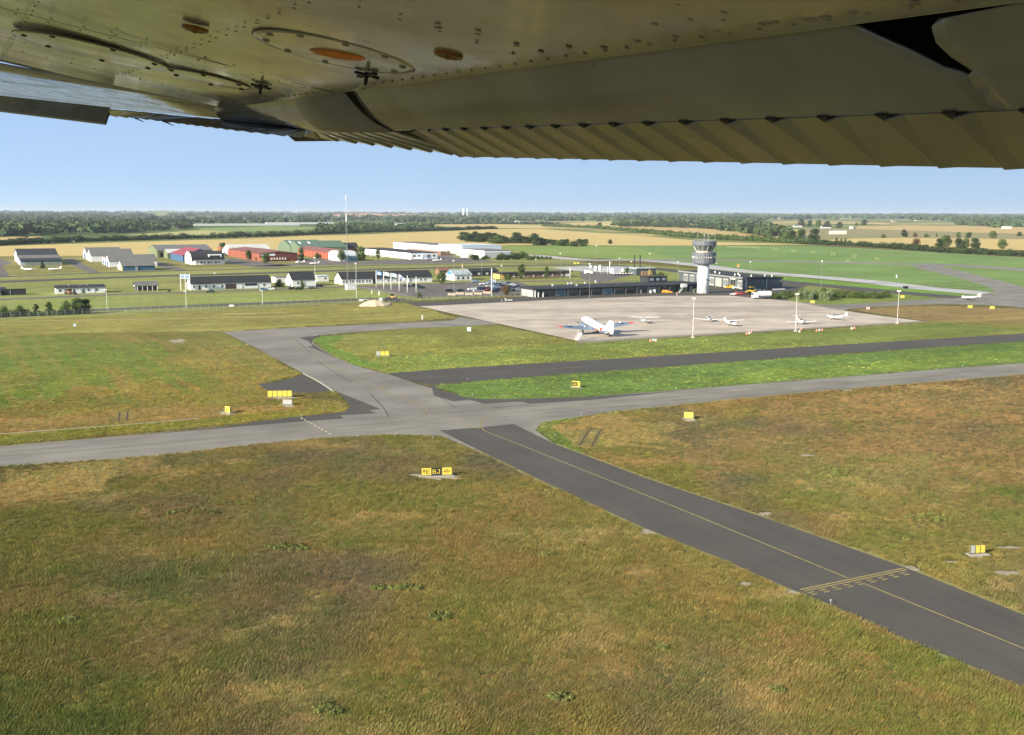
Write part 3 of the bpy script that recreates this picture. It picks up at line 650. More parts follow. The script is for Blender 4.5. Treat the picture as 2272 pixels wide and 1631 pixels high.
def house(name, label, cat, A, B=None, W=None, L=None, D=None, h=3, prof='gable', rh=2, ridge='U', wall=Wh, roof=Rdark, over=.35, op=(), group=None, ang=None, gable=None, rt=.18):
    """A south-west corner, B south-east corner (image points on the ground) or length L, W north-west corner or depth D"""
    a = G(*A)
    if B is not None:
        an = R(27) if ang is None else ang; u = Vector((math.cos(an), math.sin(an), 0)); d_ = ray(B[0], A[1]); k_ = d_.x/d_.y
        L = L or (k_*a.y-a.x)/(u.x-k_*u.y)
        if W is not None: wv = G(*W)-a; D = D or max(3, wv.dot(Vector((-u.y, u.x, 0))))
    elif W is not None:
        an = R(27) if ang is None else ang; u = Vector((math.cos(an), math.sin(an), 0)); v = G(*W)-a; D = D or v.dot(Vector((-u.y, u.x, 0)))
    else: u = Vector((math.cos(ang if ang is not None else UANG), math.sin(ang if ang is not None else UANG), 0))
    rz = math.atan2(u.y, u.x)
    t = thing(name, label, cat, a, rz, group)
    X = D if ridge == 'U' else L; Lg = L if ridge == 'U' else D; ax = 'x' if ridge == 'U' else 'y'
    if prof == 'gable': pr = [(0, h), (X/2, h+rh), (X, h)]
    elif prof == 'flat': pr = [(0, h), (X, h)]
    elif prof == 'shed': pr = [(0, h), (X, h+rh)]
    elif prof == 'barrel': pr = [(X/2-X/2*math.cos(math.pi*k/10), h+rh*math.sin(math.pi*k/10)**.8) for k in range(11)]
    else: pr = [(q[0]*X, q[1]) for q in prof]
    m = MB(); m.prism([(0, 0)]+pr+[(X, 0)], 0, Lg, ax); m.build('wall', wall, t)
    if gable:                                                   # differently coloured gable skins, proud of the wall
        g = MB(); g.prism([(.02, .02)]+[(min(max(q[0], .02), X-.02), q[1]-.02) for q in pr]+[(X-.02, .02)], -.05, -.003, ax); g.build('gable_wall', gable, t)
    e = over; (t0, z0), (t1, z1) = pr[0], pr[1]; (t2, z2), (t3, z3) = pr[-2], pr[-1]
    if prof == 'barrel': lo = [(-e*.3, pr[0][1])]+pr[1:-1]+[(X+e*.3, pr[-1][1])]
    else:
        s0 = (z1-z0)/max(t1-t0, .01); s1 = (z3-z2)/max(t3-t2, .01); lo = [(t0-e, z0-s0*e)]+pr[1:-1]+[(t3+e, z3+s1*e)]
    lo = [(q, z+.01) for q, z in lo]; up = [(q, z+rt) for q, z in lo]
    r = MB(); n = len(lo)
    for i in range(n-1): r.prism([lo[i], lo[i+1], up[i+1], up[i]], -e, Lg+e, ax)
    r.build('roof', roof, t)
    for o in op:      # (kind, face, pos, z, w, h, material[, frame])
        nm, face, p, z, w_, hh, m_ = o[:7]; fr = o[7] if len(o) > 7 else None
        me = opening(nm, face, w_, hh, m_, fr)
        loc = (p, 0, z) if face == 's' else ((0, p, z) if face == 'w' else (L, p, z))
        obj(nm, me, t, loc)
    t['L'] = L; t['D'] = D; del t['L'], t['D']
    return t, L, D
def part(t, nm, m, bxs):
    b = MB()
    for q in bxs: b.box(*q)
    return b.build(nm, m, t)
def wins(face, ps, z, w_, h, m=Dgl, fr=Wh, nm='window'): return [(nm, face, p, z, w_, h, m, fr) for p in ps]

# control tower
def tower():
    c = G(1559.5, 650.5); s = (650.5-475)/CAMH
    t = thing('control_tower', 'round white control tower with grey cab standing at the end of the terminal', 'control tower', c, R(12))
    hz = lambda py: height_at(c, py)
    r0 = 12.9/s; H1 = hz(582.5)
    b = MB(); b.lathe([(r0*1.02, 0), (r0*.985, H1*.5), (r0*.95, H1)], 40); sh = b.build('shaft', mat('tower white', (.88, .87, .85), .75, .03, .4), t)
    b = MB(); b.tube((r0*.1, -r0*1.0, H1*.46), (r0*.8, -r0*.95, H1*.42), .22, .22, 6); b.build('wall_lamp_arm', Dk2, t)
    b = MB(); b.box(-.5, .5, -r0-.05, -r0+.3, 0, 2.2); b.build('door', Gw, t)
    rr = 26.6/s; z1, z2, z3 = hz(584), hz(572), hz(568)
    b = MB(); b.lathe([(r0*.95, z1-.6), (rr*.97, z1), (rr*.99, z1+.1), (rr*.99, z2), (rr*.90, z2), (rr*.90, z3), (rr, z3), (rr, hz(561)), (rr*.98, hz(559.5)), (rr*.80, hz(559.5)), (.1, hz(559.5))], 16, smooth=False); b.build('lower_gallery', Towr, t)
    b = MB(); b.lathe([(rr*.915, z2+.02), (rr*.915, z3-.02)], 16, caps=False, smooth=False); b.build('gallery_window_band', Dgl, t)
    for k in range(40):
        b = MB(); a = 2*math.pi*k/40; b.tube((rr*.95*math.cos(a), rr*.95*math.sin(a), z2), (rr*.95*math.cos(a), rr*.95*math.sin(a), z3), .15, .15, 4); b.build('gallery_mullion', Wh, t)
    b = MB()
    for zz in (.25, .75): b.lathe([(rr*1.004, z1+(z2-z1)*zz), (rr*1.004, z1+(z2-z1)*zz+.09)], 16, smooth=False, caps=False)
    b.build('cladding_line', Dk2, t)
    zb, zt = hz(559.5), hz(545); zs = hz(556.5)
    b = MB(); b.lathe([(rr*.66, zb-.1), (rr*.68, zs)], 12, smooth=False); b.build('cab_sill', mat('sandy sill', (.62, .50, .40), .8, .1, 1), t)
    b = MB(); b.lathe([(rr*.66, zs), (rr*.90, zt)], 12, smooth=False, caps=False); b.build('cab_glass', glass('cab glass', (.10, .13, .10), .06), t)
    for k in range(12):
        b = MB(); a = 2*math.pi*k/12; b.tube((rr*.68*math.cos(a), rr*.68*math.sin(a), zs), (rr*.92*math.cos(a), rr*.92*math.sin(a), zt), .13, .13, 6); b.build('cab_mullion', Gw, t)
    b = MB(); b.lathe([(rr*.9, zt), (rr*.975, zt), (rr, zt+.15), (rr, hz(535.5)), (rr*.97, hz(534.5)), (rr*.9, hz(534.5)), (rr*.9, hz(537)), (.1, hz(537))], 16, smooth=False); b.build('cab_roof', Towr, t)
    b = MB(); zr = hz(534.5)
    for k in range(24):
        a = 2*math.pi*k/24; a2 = 2*math.pi*(k+1)/24
        b.tube((rr*.93*math.cos(a), rr*.93*math.sin(a), zr), (rr*.93*math.cos(a), rr*.93*math.sin(a), zr+.8), .035, .035, 4)
        for q in (.4, .8): b.tube((rr*.93*math.cos(a), rr*.93*math.sin(a), zr+q), (rr*.93*math.cos(a2), rr*.93*math.sin(a2), zr+q), .03, .03, 4)
    b.build('roof_railing', Stl, t)
    for x, y, hh in ((-4.3, -2.0, 4.2), (-1.2, -2.2, 4.2), (.4, 1.2, 3.8), (1.6, -.5, 3.4), (4.6, -1.8, 3.0), (3.0, 2.6, 3.2)):
        b = MB(); b.tube((x, y, hz(537)), (x, y, zr+hh), .05, .03, 6); b.tube((x, y, zr+hh*.55), (x, y, zr+hh*.9), .10, .10, 6); b.build('antenna', Stl, t)
    b = MB(); b.tube((rr*.98, -1, z1-1), (rr*.98, -1, zr), .08, .08, 6); b.build('downpipe', Dk2, t)
tower()

# terminal
t, L, D = house('terminal_building', 'long low black terminal with glazed front facing the apron, tower at its right end', 'terminal', (1184.7,660.0), (1546,648.8), W=(1155,655.6), h=3.6, prof='flat', wall=Dk, roof=Rdark, over=1.0, rt=.75)
part(t, 'end_wall', mat('grey end boards', (.33, .34, .34), .7, .1, .6), [(-.12, -.004, .6, D-.5, 0, 3.55)])
part(t, 'roof_edge', Dk2, [(-1.0, L+1.0, -1.12, -1.004, 3.65, 4.3)])
nb = 13
for k in range(nb):
    x = 5.5+k*(L-9)/nb; w_ = (L-9)/nb-1.4
    m_ = [Tgl, mat('bluish doors', (.10, .17, .20), .3, .15, 1.5), Tgl, Dgl][k % 4]
    obj('window', opening('window', 's', round(w_, 1), 2.7, m_, Dk2), t, (x, 0, .25))
    part(t, 'column', Dk2, [(x+w_+.55, x+w_+.9, -.9, -.55, 0, 3.6)])
for x in (.25, 1.9, 4.4): part(t, 'white_post', Wh, [(x, x+.45, -.5, -.15, 0, 2.6 if x > 1 else 3.6)])
for x, y, z in ((13, 6, 1.0), (26, 14, 1), (28.5, 15, 1), (24, 2.5, .8), (36, 15, .9), (44, 18, 1.2)): part(t, 'roof_vent', Gw, [(x, x+.7, y, y+.7, 4.3, 4.3+z)])
part(t, 'upper_storey', Dk, [(L*.755, L*.875, 9.5, 17, 4.36, 6.9)]); part(t, 'upper_roof', Rdark, [(L*.755-.3, L*.875+.3, 9.2, 17.3, 6.9, 7.2)])
for k in range(3): part(t, 'upper_window', mat('sky reflecting glass', (.30, .36, .42), .15, .1, 1), [(L*.765+k*3.6, L*.765+k*3.6+2.0, 9.40, 9.497, 5.2, 6.4)])
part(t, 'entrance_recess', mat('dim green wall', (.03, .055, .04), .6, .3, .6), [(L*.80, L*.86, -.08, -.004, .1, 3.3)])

# fire station with west-facing doors
t, L, D = house('fire_station', 'long grey station with vehicle doors and a dark shaded end, right of the tower', 'fire station', (1657,643.5), W=(1517,623.5), L=20.7, ang=R(19), h=5.6, prof='flat', wall=Dk2, roof=Rdark, over=.5, rt=.5)
part(t, 'west_fascia', mat('grey fascia', (.22, .23, .24), .6, .1, 1), [(-.62, -.52, -.5, D+.5, 5.3, 6.1)])
for k in range(9):
    y = 4+k*(D-7)/9
    if k == 1:
        obj('open_door', opening('open_door', 'w', 5.2, 4.4, Dgl, Wh), t, (0, y-.5, .1)); part(t, 'raised_door', Wh2, [(-.5, -.07, y-.4, y+4.6, 4.6, 5.1)])
    elif k == 3: obj('sand_wall', opening('sand_wall', 'w', 5.5, 4.2, mat('pinkish wall', (.45, .36, .30), .8, .1, 1), Wh), t, (0, y-.4, .1))
    else:
        o = obj('vehicle_door', opening('vehicle_door', 'w', 4.6, 4.3, mat('grey door', (.36, .37, .37), .5, .1, 1), Gw), t, (0, y, .1))
        for q in range(4): obj('door_pane', opening('door_pane', 'w', .5, 3.0, Dgl), o, (-.065, .35+q*1.1, .7))
part(t, 'corner_post', Gw, [(-.25, -.06, .1, .9, 0, 6)])
for x in (6, 9, 15, 17, 19): obj('window', opening('window', 's', 1.1, .9, Dgl, Gw), t, (x, 0, 3.6))
part(t, 'drain_pipe', Gw, [(11.2, 11.5, -.3, -.05, 0, 6.2)])
for x, y in ((3, 12), (5, 20), (8, 9), (10, 25), (14, 6), (15.5, 8), (17, 4), (4, 34), (7, 44)): b = MB(); b.tube((x, y, 6.1), (x, y, 7.1), .35, .35, 8); b.build('roof_vent', Wh, t)
part(t, 'loading_ramp', Gw, [(13, 20, -4, -2.2, 0, .5)])

# white and dark buildings along the service road
t, L, D = house('barrack', 'long low white barrack with small windows, leftmost building along the service road', 'building', (124.3,652.6), (234,649.5), D=7, h=2.7, prof='shed', rh=.8, wall=Wh, roof=Rdark)
for x in (1.4, 4.4, 14.6, 18.4): obj('window', opening('window', 's', 1.0, 1.0, Dgl, Gw), t, (x*L/23, 0, 1.1))
for x in (7.9, 12.3): obj('door', opening('door', 's', .9, 2.0, Dgl, Gw), t, (x*L/23, 0, .05))
for x in (3.6, 11.4, 17.8): part(t, 'downpipe', Gw, [(x*L/23, x*L/23+.12, -.14, -.02, 0, 2.7)])
for x in (6, 11, 14): b = MB(); b.tube((x, 5, 3.2), (x, 5, 3.9), .16, .16, 6); b.build('roof_vent', Gw, t)
t, L, D = house('kiosk_house', 'small grey-roofed hut with a dark porch and white posts beside the service road', 'building', (303,645.6), (350,643.8), D=7.5, h=2.6, rh=1.6, wall=Dk2, roof=Rgrey, over=.7)
for k in range(5): part(t, 'porch_post', Wh, [(.3+k*L*.235, .55+k*L*.235, -.65, -.4, 0, 2.5)])
obj('porch_opening', opening('porch_opening', 's', L-1.5, 1.9, Dgl), t, (.8, 0, .2))
part(t, 'barge_board', Wh, [(-.86, -.74, -.6, 3.6, 2.3, 2.8)])
t, L, D = house('long_house', 'long white house with black roof, dark entrance and a gable beside the framed notice boards', 'building', (423.5,643.8), (602,636.6), D=11, h=3.1, rh=3.0, wall=Wh, roof=Rdark)
f = L/178.5
for x in (5, 31, 48, 66, 160): obj('window', opening('window', 's', 1.0, 1.1, Dgl, Wh), t, (x*f, 0, 1.0))
obj('door', opening('door', 's', .9, 2.1, Dgl), t, (17*f, 0, .05))
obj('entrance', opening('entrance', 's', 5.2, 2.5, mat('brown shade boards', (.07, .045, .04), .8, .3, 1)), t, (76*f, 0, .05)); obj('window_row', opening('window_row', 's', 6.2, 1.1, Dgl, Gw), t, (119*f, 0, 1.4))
for x in (9, 40, 74, 112, 147): part(t, 'downpipe', Gw, [(x*f, x*f+.14, -.16, -.02, 0, 3.1)])
t, L, D = house('white_house', 'tall white gabled house with black roof and cars parked before it', 'building', (648.6,635.9), (701,634.3), D=13, h=3.5, rh=3.6, wall=Wh, roof=Rdark)
obj('window', opening('window', 's', 1.0, 1.1, Dgl, Wh), t, (L*.2, 0, 1.2)); part(t, 'downpipe', Gw, [(L*.5, L*.5+.14, -.16, -.02, 0, 3.4)])
house('annex', 'low white annex left of the tall white gabled house', 'building', (612,628.5), (638,628), D=9, h=3.2, prof='flat', wall=Wh, roof=Rgrey, over=.2, op=wins('s', [1.5], 1.2, 1.2, 1.0))
house('annex', 'low white flat-roofed annex right of the tall white gabled house', 'building', (703,625), (729.5,624.4), D=6, h=3.1, prof='flat', wall=Wh, roof=Bw, over=.25, op=wins('s', [4.2], 1.2, 1.1, 1.1))
t, L, D = house('long_house', 'long white house with black roof and a dark passage, behind the row of flagpoles', 'building', (758.4,631.9), (959,625.0), D=12.5, h=3.0, rh=3.3, wall=Wh, roof=Rdark)
f = L/200.6
for x in (1, 7, 15.5, 20.7, 30, 35.5, 42, 51, 57, 86, 98.5, 104.5, 118, 124, 148, 171.5, 181): obj('window', opening('window', 's', .85, 1.2, Dgl, Wh), t, (x*f+.3, 0, .95))
obj('passage', opening('passage', 's', 1.8, 2.9, Dgl), t, (67*f, 0, .05)); part(t, 'roof_glazing', mat('blue-black glazing', (.05, .07, .11), .2, .2, 1), [(69*f, 75*f, -.45, -.36, 2.7, 3.3)])
t, L, D = house('chapel_like_hall', 'white hall with a chequered glass and white tiled roof and triangular windows', 'building', (1008,622.8), (1046.5,622.2), D=12, h=3.2, rh=2.6, wall=Wh, roof=mat('chequered roof', (.35, .38, .38), .5, .75, 1.1))
for x in (.22, .5, .78):
    b = MB(); b.prism([(0, 0), (1.1, 0), (1.1, .7), (.55, 1.9), (0, .7)], -.06, -.003, 'y'); b.build('window', Dgl, t, loc=(x*L-.5, 0, .7))
b = MB(); b.prism([(1.5, 3.2), (6, 5.5), (10.5, 3.2)], -.45, -.37, 'x'); b.build('blue_gable', mat('bright blue panel', (.05, .22, .55), .5, .1, 1), t)
part(t, 'porch', Wh, [(-6, -.01, 4, 9, 0, 2.8)])
house('shed', 'brown-red roofed shed left of the white hall with the chequered roof', 'shed', (975,609), (997,608.4), D=7, h=2.4, rh=1.6, wall=Brick, roof=mat('rust roof', (.19, .09, .06), .8, .2, .5))
house('dark_barrack', 'low black barrack with white window frames, right of the white hall', 'building', (1044,613.4), (1105,612.4), D=9, h=2.9, rh=1.6, wall=Dk, roof=Rdark, op=wins('s', [5, 10.5, 15.5, 19.5], .9, 1.4, 1.3, Gw, Wh))
t, L, D = house('brown_barrack', 'long brown barrack with black flat roof and an ochre end wall, behind the car park', 'building', (1109,619.2), (1266.7,616.4), D=9, h=3.0, prof='flat', wall=Brick, roof=Rdark, over=.7, rt=.5, gable=Yel)
part(t, 'ochre_corner', Yel, [(0, 3.0, -.05, -.004, .05, 2.95)])
for k in range(11): obj('window', opening('window', 's', 1.1, 1.2, [Wh2, Dgl][k % 2], Wh), t, (L*.18+k*L*.068, 0, .9))
part(t, 'sign_board', Wh, [(L*.92, L*.98, -.12, -.004, .5, 2.4)])
# cabin by the mast
house('white_cabin', 'small white equipment cabin at the foot of the radio mast', 'cabin', (770,643.5), (789.5,642.7), D=3, h=2.5, prof='flat', wall=Wh, roof=Gw, over=.08, rt=.12)

# hangars
t, L, D = house('hangar', 'big black-roofed hangar far left, with white west wall and blue doors', 'hangar', (45.6,589.5), (137.6,589.5), W=(25,577.5), h=4.4, rh=4.6, ridge='U', wall=Gw, roof=Rdark, over=.4, ang=R(28), prof=[(0, 4.0), (.34, 5.8), (.35, 6.3), (.62, 10.0), (1, 6)])
b = MB(); b.prism([(-1.0, 3.75), (D*.34, 6.1), (D*.34, 6.28), (-1.0, 3.95)], -.6, L+.6, 'x'); b.build('front_roof', Rgrey, t)
part(t, 'blue_band', mat('blue fascia', (.08, .20, .26), .6, .1, .5), [(.1, L-.1, -.1, -.004, 2.3, 3.9)])
part(t, 'front_hedge_screen', Lgr, [(3, L-1, -3.2, -2.8, 0, 2.4)])
for k in range(6): obj('hangar_door', opening('hangar_door', 'w', 8, 4.6, Bw if k % 2 else Gw, Wh), t, (0, 3+k*(D-8)/6, .1))
t, L, D = house('hangar', 'grey-roofed white hangar with curved gable, rearmost of the white pair on the left', 'hangar', (193,575.8), W=(184,572), L=27, h=4.6, rh=4.4, wall=Wh, roof=Rgrey, over=.25)
obj('hangar_door', opening('hangar_door', 'w', D*.5, 4.2, Blue), t, (0, D*.25, .1))
t, L, D = house('hangar', 'grey-roofed white hangar with a black doorway, front one of the white pair', 'hangar', (202.4,581), W=(193.6,577.2), L=31, h=4.6, rh=4.6, wall=Wh, roof=Rgrey, over=.25)
obj('hangar_door', opening('hangar_door', 'w', 4, 4.4, Dgl), t, (0, D*.3, .1))
t, L, D = house('hangar', 'saw-tooth hangar with three white gables and blue doors on its west side', 'hangar', (242.7,592.8), W=(221,586), L=32, h=3.8, wall=Wh, roof=Rgrey, over=.2, rh=3, prof=[(0, 3.8), (.25, 8.0), (.5, 4.2), (.62, 6.6), (.74, 4.2), (.87, 6.6), (1, 4)])
for k in range(3): obj('hangar_door', opening('hangar_door', 'w', D*.22, 3.6, Blue, Wh), t, (0, D*(.14+.29*k), .1))
t, L, D = house('hangar', 'low grey-roofed hangar with teal front wall and an ochre gable', 'hangar', (271.8,601.4), (344,598.4), W=(262.5,597), h=3.2, rh=3.2, wall=Teal, roof=Rgrey, over=.5, gable=Wh2)
part(t, 'ochre_panel', Yel, [(-.12, -.06, .1, 9, .1, 3.0)])
part(t, 'white_pipe', Wh, [(L*.41, L*.41+.2, -.35, -.1, 0, 3.2), (L*.45, L*.45+.2, -.35, -.1, 0, 3.2)])
t, L, D = house('hangar', 'grey-roofed hangar with olive gable walls, behind the blue and crimson one', 'hangar', (349.4,571), W=(334,565.5), L=46, h=5.6, rh=4.0, wall=mat('olive sheet', (.16, .19, .10), .8, .1, .5), roof=Rgrey, over=.3)
obj('hangar_door', opening('hangar_door', 's', 14, 4.0, Dgl), t, (2, 0, .1))
house('store', 'small olive gabled store left of the blue hangar', 'shed', (372,573.8), W=(365,571.6), L=18, h=4.4, rh=3.0, wall=mat('olive sheet', (.16, .19, .10), .8, .1, .5), roof=Rlight, over=.2)
t, L, D = house('hangar', 'blue boarded hangar with a crimson roof', 'hangar', (406.3,582), W=(373,575.2), L=26, h=5.2, rh=4.6, ridge='V', wall=Blue, roof=Crim, over=.3)
t, L, D = house('club_hangar', 'white barrel-roofed hangar with a dark roof, dormer and canopied lower front', 'hangar', (426,587.5), (498,584.8), W=(406,583.6), h=2.6, rh=6.6, prof='barrel', wall=Wh, roof=Rdark, over=.2)
part(t, 'canopy', Gw, [(1.5, L+2.5, -2.6, -.2, 2.9, 3.15)]); part(t, 'front_wall', Wh, [(2, L, -1.4, -.01, 0, 2.7)])
for k in range(7): obj('window', opening('window', 's', 1.6 if k % 2 else .9, 1.3, Dgl, Wh), t, (3+k*(L-5)/7, -1.4, .9))
part(t, 'dormer', Wh, [(L*.52, L*.93, .8, 6, 4.4, 7.3)]); obj('dormer_window', opening('dormer_window', 's', L*.32, 1.6, Dgl, Wh), t, (L*.56, .8, 5.0))
for z in (5.6, 2.0): part(t, 'gable_lettering', Teal, [(-.06, -.004, D*.25, D*.72, z, z+.5)])
house('red_store', 'small red house with a blue-grey hipped roof left of a white curved gable', 'shed', (500,564), W=(487,561), L=9, h=5, rh=3, wall=Red, roof=mat('blue slate', (.16, .17, .26), .7, .1, .5), over=.2)
t, L, D = house('hangar', 'white gabled hangar with a pale sheet roof, behind the red hall', 'hangar', (513.5,568.2), W=(497,564.5), L=36, h=4, rh=5.5, wall=Wh, roof=Rlight, over=.2)
t, L, D = house('red_hall', 'long red hall with dark red gable front and two white sign boards', 'hangar', (577,580.5), W=(520,567.5), L=30, h=6.1, rh=1.5, ridge='V', wall=Red, roof=Rred, over=.6)
part(t, 'gable_boards', Dred, [(0, L, -.08, -.004, 0, 6.05)]); part(t, 'sign_board', Wh, [(.8, 5.0, -.2, -.085, 4.6, 5.9)]); part(t, 'sign_board', Wh, [(7, 12, -.2, -.085, 4.4, 6.0)])
for k in range(6): part(t, 'awning', Wh2, [(8.5+k*2.2, 9.7+k*2.2, -.5, -.09, 1.2, 2.8)])
part(t, 'corner_panel', mat('ochre cloth', (.6, .4, .2), .8, .1, 1), [(.2, 3.2, -.3, -.09, .2, 3.0)])  # ochre panel low on the left corner of the gable front
for k in range(8): obj('hangar_door', opening('hangar_door', 'w', 8, 4.8, mat('rust red doors', (.26, .07, .045), .8, .1, .7), Wood), t, (0, 3+k*(D-8)/8, .1))
for nm, A_, W_, L_ in (('rear one of the green pair', (644.7,561), (625.5,557.2), 34), ('front one of the green pair', (666,563.6), (648.5,559.6), 46)):
    t, L, D = house('green_hangar', 'pale green gabled hall with white rooflights, '+nm, 'hangar', A_, W=W_, L=L_, h=6.0, rh=5.4, wall=Green, roof=mat('green roof', (.09, .15, .10), .7, .1, .3), over=.15)
    for k in range(2):
        b = MB(); y0, y1 = D*.28, D*.42; z = lambda y: 6.0+5.4*y/(D/2)+.22
        b.add([(3+k*9, y0, z(y0)), (5.2+k*9, y0, z(y0)), (5.2+k*9, y1, z(y1)), (3+k*9, y1, z(y1))], [(0, 1, 2, 3)]); b.build('rooflight', Wh, t)
t, L, D = house('red_hall', 'long red hall with orange-red doors and a dark red roof, right of the green pair', 'hangar', (735,576), W=(680,565.5), L=17, h=5.8, rh=2.2, ridge='V', wall=Red, roof=Rred, over=.5)
for k in range(9): obj('hangar_door', opening('hangar_door', 'w', 7.2, 4.8, mat('orange-red doors', (.35, .10, .05), .8, .1, .7), Red), t, (0, 2+k*(D-6)/9, .1))
t, L, D = house('pale_shed', 'white and pale blue curved shed behind two round trees', 'shed', (756,580), (793.5,578.8), W=(742,576), h=4.0, rh=3.8, prof='barrel', wall=Wh, roof=Gw, over=.2)
part(t, 'blue_grey_boards', mat('blue-grey boards', (.20, .29, .33), .7, .1, .5), [(4, L, -.08, -.004, .05, 4.0)])
t, L, D = house('brick_house', 'brick-red house with a dark gabled roof, behind the pale curved shed', 'building', (759.7,560), (795,559.6), D=16, h=4.6, rh=4.4, wall=Red, roof=Rdark, over=.6, op=wins('s', [2, 6, 10], 1.4, 1.1, 1.2))
t, L, D = house('white_workshop', 'very long flat white workshop with big grey doors along its west side', 'workshop', (911.4,575.8), W=(806,562.5), L=24, h=5.2, prof='flat', wall=Wh, roof=Rdark, over=.15, rt=.3)
for k in range(8):
    m_ = [Gw, mat('pale glass doors', (.30, .40, .42), .3, .15, .6)][k % 2]
    obj('workshop_door', opening('workshop_door', 'w', 8.5, 4.3, m_, Wh), t, (0, 4+k*(D-8)/8, .1))
for k in range(5): obj('window', opening('window', 's', 2.2, 1.4, Dgl, Bw), t, (2+k*4.4, 0, 2.2))
part(t, 'side_porch', Bw, [(9, 13, -3, -.01, 0, 4)])
t, L, D = house('rear_workshop', 'long white and pale green industrial hall at the back, before the wheat field', 'workshop', (985,562), W=(897.5,551.5), L=28, h=7.0, prof='flat', wall=Gw, roof=Rgrey, over=.15, rt=.35)
part(t, 'white_fascia', Wh, [(-.12, -.004, D*.32, D*.99, 4.2, 7.0)]); part(t, 'green_band', mat('pale green-grey band', (.36, .45, .43), .7, .1, .5), [(-.1, -.004, D*.32, D*.99, 1.8, 4.15)])
part(t, 'fascia_lettering', Teal, [(-.2, -.125, D*.50, D*.66, 5.1, 5.9)])
house('brick_store', 'long low brown brick store in front of the rear white hall', 'shed', (978,567), W=(925,559.5), L=9, h=3.6, prof='flat', wall=Brick, roof=Gw, over=.1)
for k, (x, y) in enumerate(((905, 553.5), (920, 556.5))):
    house('white_store', 'small white lean-to at the '+['left', 'middle'][k]+' foot of the rear hall', 'shed', (x, y), W=(x-9, y-1.2), L=6, h=3.4, prof='flat', wall=Wh, roof=Gw, over=.05)
house('white_store', 'small cream store left of the tall white door hangar', 'shed', (986,565.3), W=(979,564), L=6, h=4.0, prof='flat', wall=Wh2, roof=Gw, over=.05)
t, L, D = house('door_hangar', 'tall white hangar with three grey glazed doors on its west face', 'hangar', (1025,567.6), W=(987.5,562.6), L=40, h=9.0, prof='flat', wall=Wh, roof=Gw, over=.1, rt=.3)
for k in range(3): obj('hangar_door', opening('hangar_door', 'w', D*.22, 6.6, mat('grey glazed door', (.33, .35, .36), .4, .1, 1), Wh), t, (0, D*(.10+.28*k), .1))
part(t, 'side_cladding', Bw, [(.3, L-.2, -.1, -.004, 5, 8.8)])
t, L, D = house('white_workshop', 'low white hall in front of the tall door hangar, behind bushes', 'workshop', (1075,573.5), W=(1035,568.6), L=25, h=6.4, prof='flat', wall=Wh, roof=Rgrey, over=.15, rt=.3)
part(t, 'grey_boards', Gw, [(.2, L-.2, -.1, -.004, .1, 5.2)])
house('porch_box', 'small white box porch with a dark doorway by the tall door hangar', 'shed', (1037,572), W=(1028,570.4), L=4, h=4.2, prof='flat', wall=Wh, roof=Gw, over=.05, op=[('door', 'w', 1.5, .1, 2, 2.2, Dgl)])
# boiler house with two stacks
t, L, D = house('boiler_house', 'dark open-fronted boiler house with two tall black stacks', 'building', (1412,611.5), (1455,610.5), D=8, h=4.2, prof='flat', wall=Dk2, roof=Gw, over=.3, rt=.4)
for x in (1.0, 5.2): b = MB(); b.tube((x, 4, 4.3), (x, 4, 12.2), .42, .38, 12); b.tube((x, 4, 11.9), (x, 4, 12.4), .48, .48, 12); b.build('chimney_stack', Dk, t)
part(t, 'warm_interior', mat('tan heap', (.40, .25, .15), .8, .4, 1.5), [(3.5, L-2.6, -.5, -.01, .1, 2.6)]); part(t, 'yellow_machine_panel', Yel, [(L*.6, L*.7, -.6, -.51, .2, 3.4)])
house('fuel_cabin', 'white cabin with vertical ribs beside the fuel yard', 'cabin', (1360.6,606.8), (1379,606.4), D=4, h=3.0, prof='flat', wall=Wh, roof=Bw, over=.1, op=[('door', 's', .6, .1, .8, 2, Gw), ('door', 's', 2.6, .1, .5, 2.4, Gw)])
house('grey_shed', 'long grey-green shed right of the white fuel cabin', 'shed', (1383,603.5), (1412,603), D=4, h=2.2, prof='flat', wall=Gw, roof=mat('sea green roof', (.28, .42, .40), .7, .1, .5), over=.2)
t, L, D = house('lean_to', 'dark open shelter at the far left edge beside the service road', 'shed', (8,655.5), (58,653.5), D=6, h=2.7, prof='shed', rh=-1.4, wall=Dk, roof=Rgrey, over=.2)
part(t, 'post', Gw, [(L*.3, L*.3+.15, -.2, -.05, 0, 2.6)])
b = MB(); b.prism([(1.8-1.8*math.cos(math.pi*k/10), 3.6*math.sin(math.pi*k/10)) for k in range(11)], 0, 7, 'y'); tt = b.build('round_hut', mat('grey green hut', (.13, .15, .14), .8, .1, 1)); tt.location = G(-16, 656); tag(tt, 'round-topped grey hut at the left edge of the view', 'hut')

